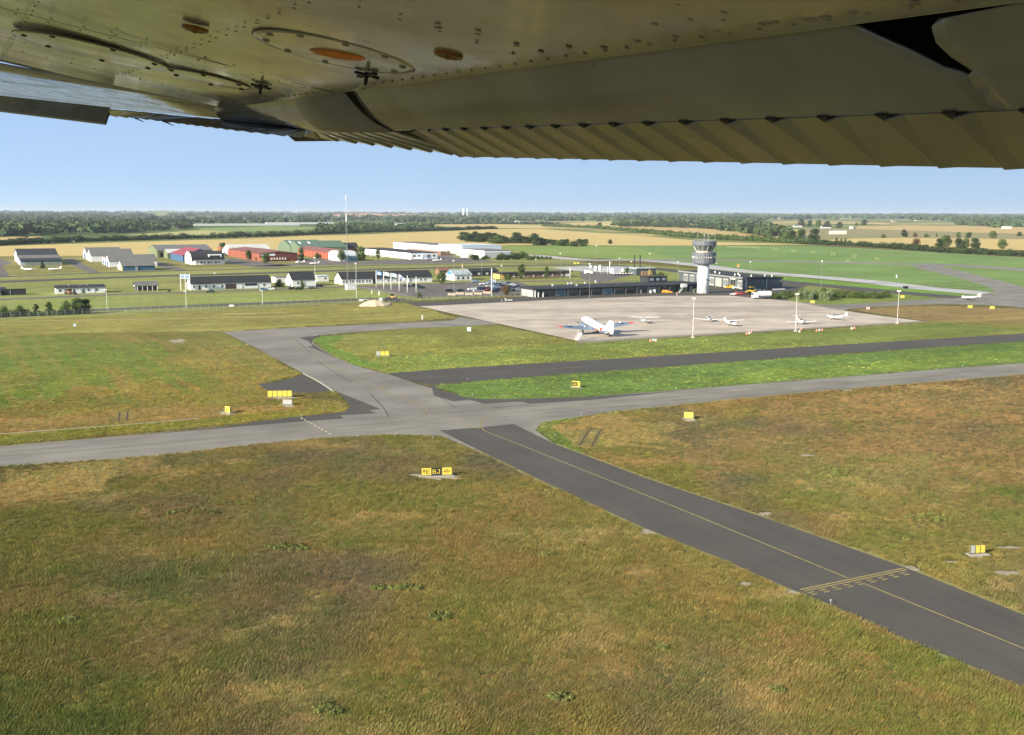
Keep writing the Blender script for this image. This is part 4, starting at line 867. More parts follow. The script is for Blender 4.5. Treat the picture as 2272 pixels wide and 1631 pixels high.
# farm houses and far buildings
FAR = [((152,536.5),9,6,Wh,Rgrey,'white farm gable in the dark hedge at the left'), ((1143,494.5),14,8,Wh2,Rlight,'pale roofed farmhouse among far trees, left of the two barns'), ((1160,495.5),10,12,Wh,Rgrey,'white gabled barn beyond the wheat'), ((1168,496),18,9,Brick,Rred,'red-brown roofed barn right of the white gable'),
       ((1564,504.5),20,8,Wh,Rdark,'dark roofed white farmhouse above the hedge, behind the tower'), ((1583,505),12,8,Wh,Rgrey,'low white outbuilding right of the dark roofed farmhouse'), ((1762,504),26,8,Wh,Rgrey,'pale farmhouse with grey roof among trees right of the tower'),
       ((1824,506.5),26,9,Wh,Rdark,'white farmhouse with a blue-black roof among the right-hand trees'), ((1886,508),9,5,Wh,Rlight,'small white shed in the field at right'), ((1773,532.5),14,8,Bw,Rgrey,'grey-blue barn by the long hedge at right'),
       ((1842,520),34,5,Wh2,Rlight,'low pale greenhouse row in front of the right-hand farm'), ((2226,507.5),26,8,Wh,Rlight,'white house row at the far right edge'), ((2032,491),26,9,Wh,Rred,'white house with red roof in the far right village'), ((1979,492.5),18,9,Wh2,Rred,'cream house at the edge of the far right wood'), ((2060,486.5),22,10,Wh2,Rred,'orange-roofed house in the far right wood'), ((2216,493),26,9,Brick,Rred,'brick house with orange roof in the far right wood')]
for (px, py), L_, D_, wm, rm, lb in FAR:
    s_ = 1.0 if py > 500 else 1.25
    a = G(px, py); house('farmhouse', lb, 'house', (px, py), L=L_*s_, D=D_*s_, h=3.2*s_, rh=3.6*s_, wall=wm, roof=rm, ang=R(10), over=.4)
for (x0, y0), (x1, y1), lb in (((430,501),(665,505),'long row of white polytunnels below the wood, left one'), ((590,497.5),(740,497),'long row of white polytunnels below the wood, upper one'), ((812,500),(895,499),'short row of white polytunnels right of the mast')):
    house('polytunnel', lb, 'greenhouse', (x0, y0), (x1, y1), D=9, h=3.2, rh=2.4, prof='barrel', wall=Wh, roof=Rlight, over=.1)
for k, (px, py, hh) in enumerate(((1028, 478, 95), (1035.5, 478, 88))):
    c = G(px, 486); c = Vector((c.x, c.y, float(hgt(np.array([c.x]), np.array([c.y]))[0])))
    hh = height_at(c, 462.5+k*.8); b = MB(); b.box(-5, 5, -5, 5, 0, hh); b.box(-2, 2, -2, 2, hh, hh+1.5); o = b.build('tower_block', mat('hazy white', (.75, .75, .76), .8, .05, .02)); o.location = c
    tag(o, ['left', 'right'][k]+' one of two white tower blocks on the horizon', 'tower')
# ---------------- aircraft ----------------
AW = mat('aircraft white', (.82, .82, .80), .3, .04, .5); ABl = mat('canopy glass', (.06, .07, .09), .1, .1, 1); Tyre = mat('tyre', (.02, .02, .02), .8, .1, 2)
AGr = mat('bare metal skin', (.19, .24, .31), .3, .12, .6, metal=.3); ARed = mat('dayglo red', (.72, .08, .05), .5, .08, 1); Pink = mat('faded pink', (.75, .35, .42), .5, .05, 1); Prop = mat('propeller', (.03, .03, .03), .4, .1, 2); ABlue = mat('roundel blue-black', (.05, .05, .09), .6)
def fus(mb, st, n=14, mi=0):          # stations: (x, z_centre, half width, half height), nose towards +x
    mb.loft([[(x, w_*math.cos(2*math.pi*k/n), z+h_*math.sin(2*math.pi*k/n)) for k in range(n)] for x, z, w_, h_ in st], mi)
def foil(mb, root, tip, mi=0, sy=1):   # root/tip: (xle, y, z, chord, thick)
    rs = []
    for x, y, z, c, th in (root, tip):
        rs.append([(x, y*sy, z+th*.1), (x-c*.08, y*sy, z+th*.55), (x-c*.35, y*sy, z+th*.75), (x-c*.7, y*sy, z+th*.4), (x-c, y*sy, z+.01), (x-c, y*sy, z-.01), (x-c*.6, y*sy, z-th*.3), (x-c*.25, y*sy, z-th*.4), (x-c*.05, y*sy, z-th*.25)])
    mb.loft(rs, mi, False)
def vfoil(mb, P, th, mi=0):            # P: side outline (x,z), thickness th, in the plane y=0
    n = len(P); vs = [(x, -th/2, z) for x, z in P]+[(x, th/2, z) for x, z in P]
    mb.add(vs, [tuple(range(n)), tuple(reversed(range(n, 2*n)))]+[(i, n+i, n+(i+1) % n, (i+1) % n) for i in range(n)], mi)
def wheel(t, x, y, r=.2, w_=.14):
    q = MB(); q.tube((x, y-w_/2, r), (x, y+w_/2, r), r, r, 14); return q.build('wheel', Tyre, t)
def light_plane(label, px, head, high=False, ttail=False, body=AW, accent=None, fincol=None, group=None, name='light_aircraft', twin=False, sc=1.0):
    t = thing(name, label, 'aircraft', G(*px), head, group); t.scale = (sc, sc, sc)
    m = MB(); z0 = 1.05
    fus(m, [(2.35, z0, .08, .08), (2.25, z0, .28, .28), (1.9, z0+.02, .44, .38), (1.2, z0+.05, .52, .46), (.6, z0+.12, .56, .56), (-.5, z0+.15, .56, .60), (-1.4, z0+.12, .46, .48), (-2.8, z0+.18, .26, .32), (-4.6, z0+.3, .10, .18)])
    m.build('fuselage', body, t)
    m = MB()
    if high: fus(m, [(1.15, z0+.42, .46, .05), (.75, z0+.62, .50, .26), (-.3, z0+.66, .52, .27), (-1.5, z0+.50, .40, .14)], 12)
    else: fus(m, [(1.3, z0+.40, .36, .05), (.7, z0+.56, .46, .30), (-.3, z0+.60, .46, .34), (-1.6, z0+.45, .30, .10)], 12)
    m.build('canopy', ABl, t)
    wz = z0+.92 if high else z0-.30
    for sy in (1, -1):
        m = MB(); dh = .12 if high else .42
        foil(m, (.95, .3, wz, 1.6, .2), (.85, 5.3, wz+dh, 1.25, .14), 0, sy); foil(m, (.85, 5.3, wz+dh, 1.25, .14), (.55, 5.5, wz+dh+.02, .7, .05), 0, sy); w_ = m.build('wing', body, t)
        if accent:
            m = MB(); foil(m, (.87, 4.7, wz+dh-.02, 1.32, .17), (.86, 5.31, wz+dh+.01, 1.28, .17), 0, sy); m.build('wing_tip', accent, w_)
        if high: m = MB(); m.tube((.45, sy*.5, z0-.35), (.4, sy*2.6, wz+.02), .045, .04, 6); m.build('strut', body, t)
    fb = z0+.2
    m = MB(); vfoil(m, [(-3.3, fb+.1), (-4.1, fb+1.35), (-4.75, fb+1.45), (-4.85, fb-.1), (-4.4, fb-.15)], .1); m.build('fin', fincol or body, t)
    zt = fb+1.38 if ttail else fb+.12
    m = MB()
    for sy in (1, -1): foil(m, (-3.9, .0, zt, .95, .09), (-4.05, 1.6, zt, .7, .06), 0, sy)
    m.build('tailplane', body, t)
    if accent: m = MB(); m.box(-2.6, 1.9, -.575, .575, z0+.02, z0+.16); b_ = MB(); fus(b_, [(1.9, z0+.1, .455, .12), (1.2, z0+.1, .54, .14), (.3, z0+.1, .585, .15), (-.8, z0+.1, .575, .15), (-2.6, z0+.2, .31, .12)], 12); b_.build('stripe', accent, t)
    m = MB(); m.tube((2.3, 0, z0), (2.5, 0, z0), .14, .05, 8); sp = m.build('spinner', accent or body, t)
    m = MB()
    for a in (.6, .6+math.pi):
        m.tube((2.42, 0, z0), (2.42, .92*math.cos(a), z0+.92*math.sin(a)), .07, .03, 5)
    m.build('propeller', Prop, t)
    for x, y in ((1.5, 0), (-.25, 1.15), (-.25, -1.15)):
        m = MB(); m.tube((x, y*.55 if high else y, z0-.2), (x, y, .22), .05, .04, 6); m.build('gear_leg', body, t); wheel(t, x, y)
    return t
def az(a): return R(a)
light_plane('high-wing light aircraft seen from behind, parked right of the big silver and white airliner', (1430,716.5), az(84), high=True, accent=Pink, fincol=AW)
light_plane('low-wing light aircraft facing the viewer with dark cockpit, middle of the apron', (1573.5,714), az(-101), fincol=mat('grey fin', (.3,.32,.36), .4))
light_plane('red and white high-wing light aircraft, nose to the right', (1625,724), az(-66), high=True, accent=ARed)
light_plane('white low-wing T-tailed light aircraft beside the middle lamp mast', (1777,719.5), az(-84), ttail=True)
light_plane('white low-wing light aircraft with upright fin, rightmost one on the apron', (1853,709.5), az(-168), fincol=AW)
light_plane('pink-tailed T-tail aircraft taxiing at the far right', (2147,665.5), az(172), ttail=True, accent=Pink, sc=1.15)
light_plane('small white aircraft parked on grass before the far left hangar, nose right', (64,601.5), az(-12), sc=1.15, group='aircraft parked by the far left hangar')
light_plane('small white aircraft parked on grass before the far left hangar, tail to the right', (117,601), az(190), sc=1.15, group='aircraft parked by the far left hangar')
light_plane('white aircraft parked before the red hall, left one of two', (662,585), az(186), high=True)
light_plane('white aircraft parked before the red hall, right one of two', (694,587.5), az(190))
light_plane('white aircraft parked at the corner of the very long white workshop', (948,577.5), az(200), high=True)
light_plane('pale aircraft parked nearest the grass by the long white workshop', (966,580.5), az(188))
light_plane('small aircraft parked between two trees in front of the white workshop', (825,571), az(215), high=True, accent=Pink)
light_plane('bright red aircraft parked by the tall white door hangar', (963,565.5), az(185), body=ARed)
light_plane('blue and white aircraft by the south end of the long white workshop', (925,576), az(150), accent=mat('sky blue stripe', (.15,.35,.6), .5))
def airliner():
    tail = G(1353, 747.3); head = R(117.5)
    t = thing('airliner', 'large white and silver twin-propeller tail-wheel airliner with red wing tips on the apron', 'airliner', tail, head)
    L_ = 18.6; pitch = R(11.0); cp_, sp_ = math.cos(pitch), math.sin(pitch)
    def T(x, y, z): return (x*cp_-z*sp_, y, x*sp_+z*cp_+1.15)     # local: x forward from tail wheel along the body
    sub = bpy.data.objects  # shapes are tilted here, one transform for all
    def tl(mb): mb.v = [T(*p) for p in mb.v]; return mb
    st = [(-1.9, .55, .10, .25), (-1.2, .5, .35, .55), (0, .35, .62, .82), (2, .2, .92, 1.05), (4.5, .05, 1.18, 1.22), (7, 0, 1.28, 1.28), (13, 0, 1.28, 1.28), (14.3, -.02, 1.2, 1.22), (15.4, -.1, 1.02, 1.0), (16.2, -.2, .75, .72), (16.75, -.28, .42, .40), (16.95, -.3, .12, .12)]
    m = MB(); fus(m, st, 20); tl(m).build('fuselage', AW, t)
    m = MB(); fus(m, [(x, z-.06, w_*1.006, h_*1.0) for x, z, w_, h_ in st[2:10]], 20)
    m.v = [(x, y, min(z, -.42+.02*(x > 0))) for x, y, z in m.v]; tl(m).build('belly_skin', AGr, t)
    m = MB(); m.add([], [])
    for sy in (1, -1):
        for k in range(8):
            x = 4.6+k*1.02; q = MB(); yy = 1.30*sy; q.box(x, x+.42, min(yy, yy*.985), max(yy, yy*.985), -.02, .42); tl(q).build('window', ABl, t)
    q = MB(); fus(q, [(14.25, .55, 1.0, .62), (14.9, .35, .98, .62), (15.4, .28, .75, .40)], 12); tl(q).build('cockpit_glass', ABl, t)
    for sy in (1, -1):
        m = MB(); foil(m, (11.4, 1.0, -1.0, 4.4, .62), (11.4, 3.6, -1.0, 4.2, .58), 0, sy); foil(m, (11.4, 3.6, -1.0, 4.2, .58), (9.1, 12.6, .25, 1.9, .26), 0, sy); w_ = tl(m).build('wing', AGr, t)
        m = MB(); foil(m, (9.2, 12.4, .23, 1.95, .27), (8.6, 14.2, .46, .9, .10), 0, sy); tl(m).build('wing_tip', ARed, w_)
        for r_, mm, zz in ((.95, ABlue, .02), (.62, AW, .05)):
            q = MB(); n = 18; cx_, cy_ = 9.2, 9.6*sy
            q.add([(cx_+r_*math.cos(2*math.pi*k/n), cy_+r_*math.sin(2*math.pi*k/n), .08+.20+zz+(abs(cy_+r_*math.sin(2*math.pi*k/n))-9.6)*.14) for k in range(n)], [tuple(range(n)) ]); tl(q).build('roundel', mm, w_)
        m = MB(); m.lathe([(.01, 0)], 4) if False else None
        m = MB(); fus(m, [(9.0, -.7, .3, .25), (10.5, -.72, .62, .62), (12.0, -.72, .74, .76), (12.9, -.72, .72, .72), (13.1, -.72, .5, .5)], 14); m.v = [(x, y+2.95*sy, z) for x, y, z in m.v]; e = tl(m).build('engine_nacelle', AGr, t)
        m = MB(); m.tube((13.05, 2.95*sy, -.72), (13.5, 2.95*sy, -.72), .2, .08, 8); tl(m).build('spinner', AGr, e)
        m = MB()
        for k in range(3):
            a = 2*math.pi*k/3+.5*sy; m.tube((13.35, 2.95*sy, -.72), (13.35, 2.95*sy+1.7*math.cos(a), -.72+1.7*math.sin(a)), .14, .06, 6)
        tl(m).build('propeller', Prop, e)
        P = T(11.6, 2.95*sy, -1.2); q = MB(); q.tube(P, (P[0], P[1], .6), .14, .12, 8); q.build('gear_leg', AGr, t)
        q = MB(); q.tube((P[0], P[1]-.2, .58), (P[0], P[1]+.2, .58), .58, .58, 16); q.build('wheel', Tyre, t)
        q = MB(); foil(q, (1.3, .3, .55, 2.2, .2), (.4, 4.1, .6, 1.2, .12), 0, sy); tl(q).build('tailplane', AGr, t)
        q = MB(); y_ = .98*sy; q.add([(3.0, .98*sy, -.3), (4.3, 1.13*sy, -.3), (4.3, 1.15*sy, .75), (3.0, .96*sy, .75)], [(0, 1, 2, 3) if sy < 0 else (3, 2, 1, 0)]); q.v = [(x, y*1.06, z) for x, y, z in q.v]; tl(q).build('red_panel', ARed, t)
        q = MB(); n = 14; q.add([(5.9+.42*math.cos(2*math.pi*k/n), 1.30*sy*.995, -.45+.42*math.sin(2*math.pi*k/n)*.9) for k in range(n)], [tuple(range(n))]); tl(q).build('red_roundel', ARed, t)
    m = MB(); vfoil(m, [(4.2, 1.0), (2.4, 1.9), (1.3, 3.5), (.4, 4.0), (-1.0, 3.85), (-1.7, 2.9), (-1.9, 1.2), (-1.6, .2), (0, .5)], .26); tl(m).build('fin', AW, t)
    m = MB(); n = 10
    for yy in (-.14, .14): m.add([(-.3+.3*math.cos(2*math.pi*k/n), yy, 2.6+.3*math.sin(2*math.pi*k/n)) for k in range(n)], [tuple(range(n))]); m.box(-.9, .1, min(yy, yy*.95), max(yy, yy*.95), 1.7, 1.85)
    tl(m).build('fin_crest', AGr, t)
    q = MB(); q.tube((0, -.1, .28), (0, .1, .28), .28, .28, 12); q.build('tail_wheel', Tyre, t)
    q = MB(); q.tube((0, 0, .3), (.15, 0, 1.0), .08, .1, 6); q.build('tail_leg', AGr, t)
airliner()
# boarding steps
def steps():
    t = thing('boarding_steps', 'white mobile boarding steps at the apron edge left of the airliner', 'boarding steps', G(1279, 757), R(60))
    b = MB()
    for k in range(7): b.box(k*.35, k*.35+.35, -.5, .5, k*.26+.2, k*.26+.26)
    b.build('treads', AW, t)
    for y in (-.55, .55):
        b = MB(); b.tube((0, y, .3), (2.5, y, 2.1), .06, .06, 6); b.tube((0, y, 1.2), (2.5, y, 3.0), .04, .04, 6)
        for k in range(4): b.tube((k*.8, y, .3+k*.58), (k*.8, y, 1.2+k*.58), .035, .035, 6)
        b.tube((2.4, y, 0), (2.4, y, 2.1), .07, .07, 6); b.build('handrail', AW, t)
    b = MB(); b.box(2.45, 3.6, -.6, .6, 1.95, 2.1); b.build('platform', AW, t)
    for x, y in ((.1, -.5), (.1, .5), (2.4, -.5), (2.4, .5)): wheel(t, x, y, .18, .1)
steps()
# ---------------- vehicles ----------------
CARM = {}
def paint(nm, c): return mat(nm, c, .25, .04, .5, spec=.6, coat=.5)
PA = {'black': paint('black paint', (.012,.013,.015)), 'dark blue': paint('dark blue paint', (.02,.03,.07)), 'grey': paint('grey paint', (.12,.13,.14)), 'silver': paint('silver paint', (.45,.47,.48)), 'white': paint('white paint', (.80,.80,.78)),
      'red': paint('dark red paint', (.18,.02,.02)), 'green': paint('dark green paint', (.02,.06,.05)), 'orange': paint('orange paint', (.85,.30,.03)), 'yellow': paint('yellow paint', (.85,.52,.04)), 'light blue': paint('light blue paint', (.25,.36,.48))}
def body_mesh(kind):
    if kind in CARM: return CARM[kind]
    if kind == 'estate': P = [(-2.2,.3),(-2.2,.95),(-1.95,1.42),(.35,1.45),(1.05,.98),(2.0,.82),(2.2,.6),(2.2,.3)]; GL = [(-1.85,.98),(-1.75,1.36),(.28,1.39),(.88,.98)]
    elif kind == 'van': P = [(-2.4,.35),(-2.4,1.95),(-2.3,2.05),(1.2,2.05),(1.75,1.25),(2.4,1.0),(2.45,.35)]; GL = [(.3,1.25),(.3,1.88),(1.2,1.9),(1.62,1.28)]
    else: P = [(-2.0,.3),(-2.05,.85),(-1.5,.95),(-1.0,1.38),(.25,1.4),(.95,.95),(1.9,.8),(2.05,.55),(2.05,.3)]; GL = [(-1.25,.95),(-.88,1.31),(.2,1.33),(.75,.95)]
    w_ = .86; b = MB(); n = len(P); vs = []
    for y, k in ((-w_, 0), (-w_*.97, 1), (w_*.97, 1), (w_, 0)):
        for x, z in P: vs.append((x*(1 if k else .97), y*(1 if z < .96 else .86), z if k else min(z, 1e9)*.985+.005))
    b.add(vs, [(r*n+i, r*n+(i+1) % n, (r+1)*n+(i+1) % n, (r+1)*n+i) for r in range(3) for i in range(n)]+[tuple(range(n)), tuple(reversed(range(3*n, 4*n)))])
    g = MB()
    for s in (-1, 1): g.add([(x, s*(w_+.012)*(1 if z < .96 else .87), z) for x, z in GL], [(0, 1, 2, 3) if s < 0 else (3, 2, 1, 0)])
    q0, q1 = P[3 if kind != 'sal' else 4], P[4 if kind != 'sal' else 5]
    fr = [P[i] for i in range(len(P)) if P[i][0] > 0][:2]
    (x0, z0), (x1, z1) = fr
    g.add([(x0+.03, -.7, z0), (x1+.03, -.76, z1+.02), (x1+.03, .76, z1+.02), (x0+.03, .7, z0)], [(0, 1, 2, 3)])
    (x0, z0), (x1, z1) = (P[1], P[2]) if kind == 'estate' else ((P[2], P[3]) if kind != 'van' else ((-2.41, 1.3), (-2.41, 1.85)))
    g.add([(x0-.03, -.74, z0+.02), (x1-.03, -.68, z1), (x1-.03, .68, z1), (x0-.03, .74, z0+.02)], [(0, 1, 2, 3)])
    wh = MB(); wh.tube((0, -.1, .32), (0, .1, .32), .32, .32, 12)
    CARM[kind] = (b, g, wh.mesh('wheel', [Tyre])); return CARM[kind]
def car(label, px, head, colour, kind='saloon', name=None, cat='car', group='cars parked in the car park'):
    b, g, wm = body_mesh(kind if kind != 'saloon' else 'sal')
    t = thing(name or ('parked_van' if kind == 'van' else 'parked_car'), label, cat, G(*px), head, group)
    obj('body', b.mesh('body', [PA[colour]]), t); obj('windows', g.mesh('windows', [Dgl]), t)
    for x in (-1.3, 1.35):
        for y in (-.78, .78): obj('wheel', wm, t, (x, y, 0))
    return t
SR = 'cars along the service road'
car('dark green car alone on the road before the long white house', (467,649.5), R(190), 'green', group=SR)
car('light blue car left of a white car by the road', (585,644.5), R(30), 'light blue', group=SR); car('white car at the end of the long white house', (598,644), R(200), 'white', 'estate', group=SR)
car('black car before the tall white gabled house, left one', (650,642.5), R(20), 'black', 'estate', group=SR); car('dark green car before the tall white gabled house', (663,643.0), R(30), 'green', group=SR)
car('silver estate car by the lamp post at the white house', (686,641), R(200), 'silver', 'estate', group=SR); car('grey car nearest the lamp post at the white house', (693,641), R(25), 'grey', group=SR); car('black car right of the lamp post at the white house', (708,636.5), R(30), 'black', group=SR)
LOT = [(902,636.5,'black','dark car behind the fifth flagpole'), (923,636,'black','black car right of the fifth flagpole, rear one'), (934,640,'green','dark green car right of the flagpoles'), (998,647.5,'black','black car alone in the middle of the car park'), (1021,647,'green','dark green car right of the lone black one'),
       (1047,644,'white','white car at the left end of the front row'), (1059,648,'silver','silver car in the front row behind the picket fence'), (1063,643,'dark blue','blue car behind the silver one in the front row'), (1078,642,'red','dark red car in the second row left of the tall white pole'), (1084,648,'red','red car in the front row left of the tall white pole'),
       (1097,648.5,'black','black car in the front row right of the tall white pole'), (1104,645,'dark blue','dark blue car right of the tall white pole'), (1072,632,'white','white car at the left of the rear rows'), (1087,637,'silver','silver car in the middle of the lot'), (1096,634.5,'grey','grey car in the rear rows'),
       (1106,633,'dark blue','dark blue car in the rear rows'), (1101,639,'light blue','light blue car in the crowded middle rows'), (1112,637,'black','black car in the crowded middle rows'), (1122,634,'silver','silver car far back near the brown barrack'), (1117,641,'red','red car beside the reddish tree'), (1130,638,'dark blue','dark blue car in the right middle of the lot'),
       (1139,635,'white','white car far back behind the reddish tree'), (1128,630.5,'grey','grey car in the last row'), (1141,641,'black','black car behind the reddish tree'), (1147,644.5,'silver','silver car near the terminal corner'), (1135,646,'green','green car in front of the terminal corner'), (1148,637.5,'dark blue','blue car at the terminal corner, rear'), (1156,641,'black','black car nearest the terminal end wall'), (1114,629.5,'silver','pale car in the last row left of the grey one'), (1090,629.5,'light blue','pale blue car in the last row')]
for k, (x, y, c, lb) in enumerate(LOT): car(lb, (x, y), R(random.choice([28, 208, 118, 28])+random.uniform(-5, 5)), c, ['saloon', 'estate'][k % 2])
car('white van at the road edge beside the car park', (1091,628.5), R(205), 'white', 'van', cat='van', name='parked_van'); car('light blue car on the road before the white hall', (1055,626.5), R(25), 'light blue', 'estate', group=SR)
o = car('orange estate car parked in front of the terminal', (1480,651), R(-6), 'orange', 'estate', group='vehicles by the terminal'); o.scale = (1.15,)*3
car('yellow pickup by the open door of the fire station', (1619,639.5), R(190), 'yellow', 'van', cat='van', group='vehicles by the fire station').scale = (1.1, 1.1, .8)
car('white van right of the yellow pickup', (1635,641), R(200), 'white', 'van', cat='van', group='vehicles by the fire station')
car('red and white low vehicle at the corner of the grey pavement', (1648,653), R(5), 'red', 'saloon', group='vehicles by the fire station')
car('small white vehicle left of the red and white one', (1627,654.5), R(185), 'white', 'estate', group='vehicles by the fire station').scale = (.7,)*3
def tanker(label, px, head, sc=1.0):
    t = thing('fuel_tanker', label, 'tanker', G(*px), head); t.scale = (sc,)*3
    b = MB(); b.box(-3.8, 3.2, -1.05, 1.05, .7, 1.0); b.build('chassis', Dk2, t)
    b = MB(); b.tube((-3.6, 0, 2.0), (1.5, 0, 2.0), 1.05, 1.05, 18); b.build('tank', AW, t)
    b = MB(); b.box(1.9, 3.8, -1.1, 1.1, .6, 2.6); c = b.build('cab', AW, t); b = MB(); b.box(3.8, 3.83, -.95, .95, 1.6, 2.4); b.box(2.6, 3.5, -1.13, -1.1, 1.6, 2.4); b.build('cab_glass', Dgl, c)
    b = MB(); b.box(-3.6, 1.5, -.25, .25, 3.03, 3.15); b.tube((-1, 0, 3.1), (-1, 0, 4.0), .05, .05, 6); b.build('catwalk', Gw, t)
    b = MB(); b.box(-3.9, -1.5, -1.2, -1.06, .4, 1.1); b.build('side_locker', Gw, t)
    for x in (-2.8, -1.6, 2.7):
        for y in (-.95, .95): wheel(t, x, y, .48, .3)
tanker('white fuel tanker parked on the grass edge right of the tower', (1690,663.5), R(190), 1.15); tanker('white tanker standing in the fuel yard', (1306,608), R(-25), .75)
def loader(label, px, head, sc=1.0, mt=None):
    t = thing('wheel_loader', label, 'loader', G(*px), head); t.scale = (sc,)*3; mt = mt or PA['yellow']
    b = MB(); b.box(-2.4, .3, -.9, .9, .9, 1.8); b.box(.3, 1.6, -.6, .6, .8, 1.4); b.build('body', mt, t)
    b = MB(); b.box(-1.0, .4, -.75, .75, 1.82, 3.0); c = b.build('cab', Dgl, t); b = MB(); b.box(-1.1, .5, -.85, .85, 3.0, 3.12); b.build('cab_roof', mt, c)
    for y in (-.5, .5): b = MB(); b.tube((.6, y, 1.6), (2.8, y, .9), .12, .12, 6); b.build('lift_arm', mt, t)
    b = MB(); b.add([(2.7, -1.2, .3), (2.7, 1.2, .3), (3.5, 1.2, .25), (3.5, -1.2, .25), (2.6, -1.2, 1.2), (2.6, 1.2, 1.2)], [(0, 1, 2, 3), (0, 4, 5, 1), (0, 3, 4), (1, 5, 2)]); o = b.build('bucket', Dk2, t); md = o.modifiers.new('t', 'SOLIDIFY'); md.thickness = .06
    for x in (-1.7, 1.2):
        for y in (-1.0, 1.0): wheel(t, x, y, .7, .45)
loader('yellow wheel loader with dark cab near the white fuel tanker', (1665,652.5), R(200), 1.1)
loader('tan and orange excavator-like loader behind the sand heap', (869,664.5), R(170), .9, mat('tan loader paint', (.42,.25,.08), .6, .2, 1))
loader('rusty brown tractor before the white barrack', (156,653.5), R(-20), .9, mat('rusty paint', (.30,.12,.05), .8, .2, 1))
def trailer(label, px, head, m_, nm='baggage_trailer'):
    t = thing(nm, label, 'trailer', G(*px), head); b = MB(); b.box(-1.5, 1.5, -.8, .8, .55, .75); b.box(-1.5, -1.4, -.8, .8, .75, 1.6); b.build('deck', m_, t)
    for x in (-1, 1):
        for y in (-.7, .7): wheel(t, x, y, .25, .15)
    b = MB(); b.tube((1.5, 0, .5), (2.6, 0, .4), .05, .05, 6); b.build('drawbar', Dk, t)
trailer('red and white trailer on the grass edge, left of the yellow loader', (1640,655), R(10), ARed); trailer('pale trailer parked against the dark shaded end of the station', (1681,645), R(10), Gw)
# pile of sand, drums, fuel yard
def heap():
    b = MB(); n = 36; rings = []
    for k in range(9):
        q = k/8; rings.append([(6.6*(1-q)*math.cos(2*math.pi*i/n)*(1+.12*math.sin(3*2*math.pi*i/n+1)+.06*math.sin(7*2*math.pi*i/n))+.5*q, 3.6*(1-q)*math.sin(2*math.pi*i/n)*(1+.1*math.sin(5*i)), 2.6*(1-(1-q)**1.6)*(1+.05*math.sin(i*2.1+k))) for i in range(n)])
    b.loft(rings, 0, True); o = b.build('sand_heap', mat('sand', (.55,.43,.30), .95, .15, 1.2, bump=.4)); o.location = G(829, 679); tag(o, 'conical heap of pale sand by the perimeter gate', 'sand heap')
    b = MB(); b.lathe([(4.2, 0), (3.0, .5), (.1, .8)], 20); o = b.build('sand_heap', MATS['sand']); o.location = G(850, 675.5); tag(o, 'low spread heap of sand right of the conical one', 'sand heap')
heap()
for k in range(7):
    x = 1364+k*6.4; o = MB(); o.lathe([(.7, 0), (.75, .8), (.7, 1.1)], 12); t_ = thing('storage_drum', ['leftmost', 'second', 'third', 'fourth', 'fifth', 'sixth', 'rightmost'][k]+' of the row of black drums with white lids behind the terminal', 'drum', G(x, 611.5-.15*k), 0, 'black drums behind the terminal')
    o.build('drum_body', Dk, t_); o = MB(); o.lathe([(.72, 1.1), (.4, 1.45), (.01, 1.5)], 12); o.build('lid', Wh, t_)
for k, (x, y, r_, h_, lb) in enumerate(((1322,601,1.1,3.2,'white upright tank in the fuel yard, left one'), (1331,602,.8,4.2,'slim white upright tank in the fuel yard'), (1311,595,1.0,1.8,'short white tank at the back of the fuel yard'))):
    t_ = thing('storage_tank', lb, 'tank', G(x, y)); o = MB(); o.lathe([(r_, 0), (r_, h_*.9), (r_*.6, h_), (.01, h_+.1)], 16); o.build('tank_shell', AW, t_); o = MB(); o.box(r_, r_+.3, -.2, .2, 0, h_); o.build('ladder', Stl, t_)
def frame_yard():
    t = thing('pipe_rack', 'tangle of white pipes and railings in the fuel yard', 'pipe rack', G(1345, 605), R(20))
    for k in range(7):
        b = MB(); b.tube((k*1.7-4, 0, 0), (k*1.7-4, 0, 2.6), .09, .09, 6); b.build('post', AW, t)
    for z in (1.2, 2.5): b = MB(); b.tube((-4, 0, z), (6.2, 0, z), .07, .07, 6); b.build('pipe', AW, t)
frame_yard()
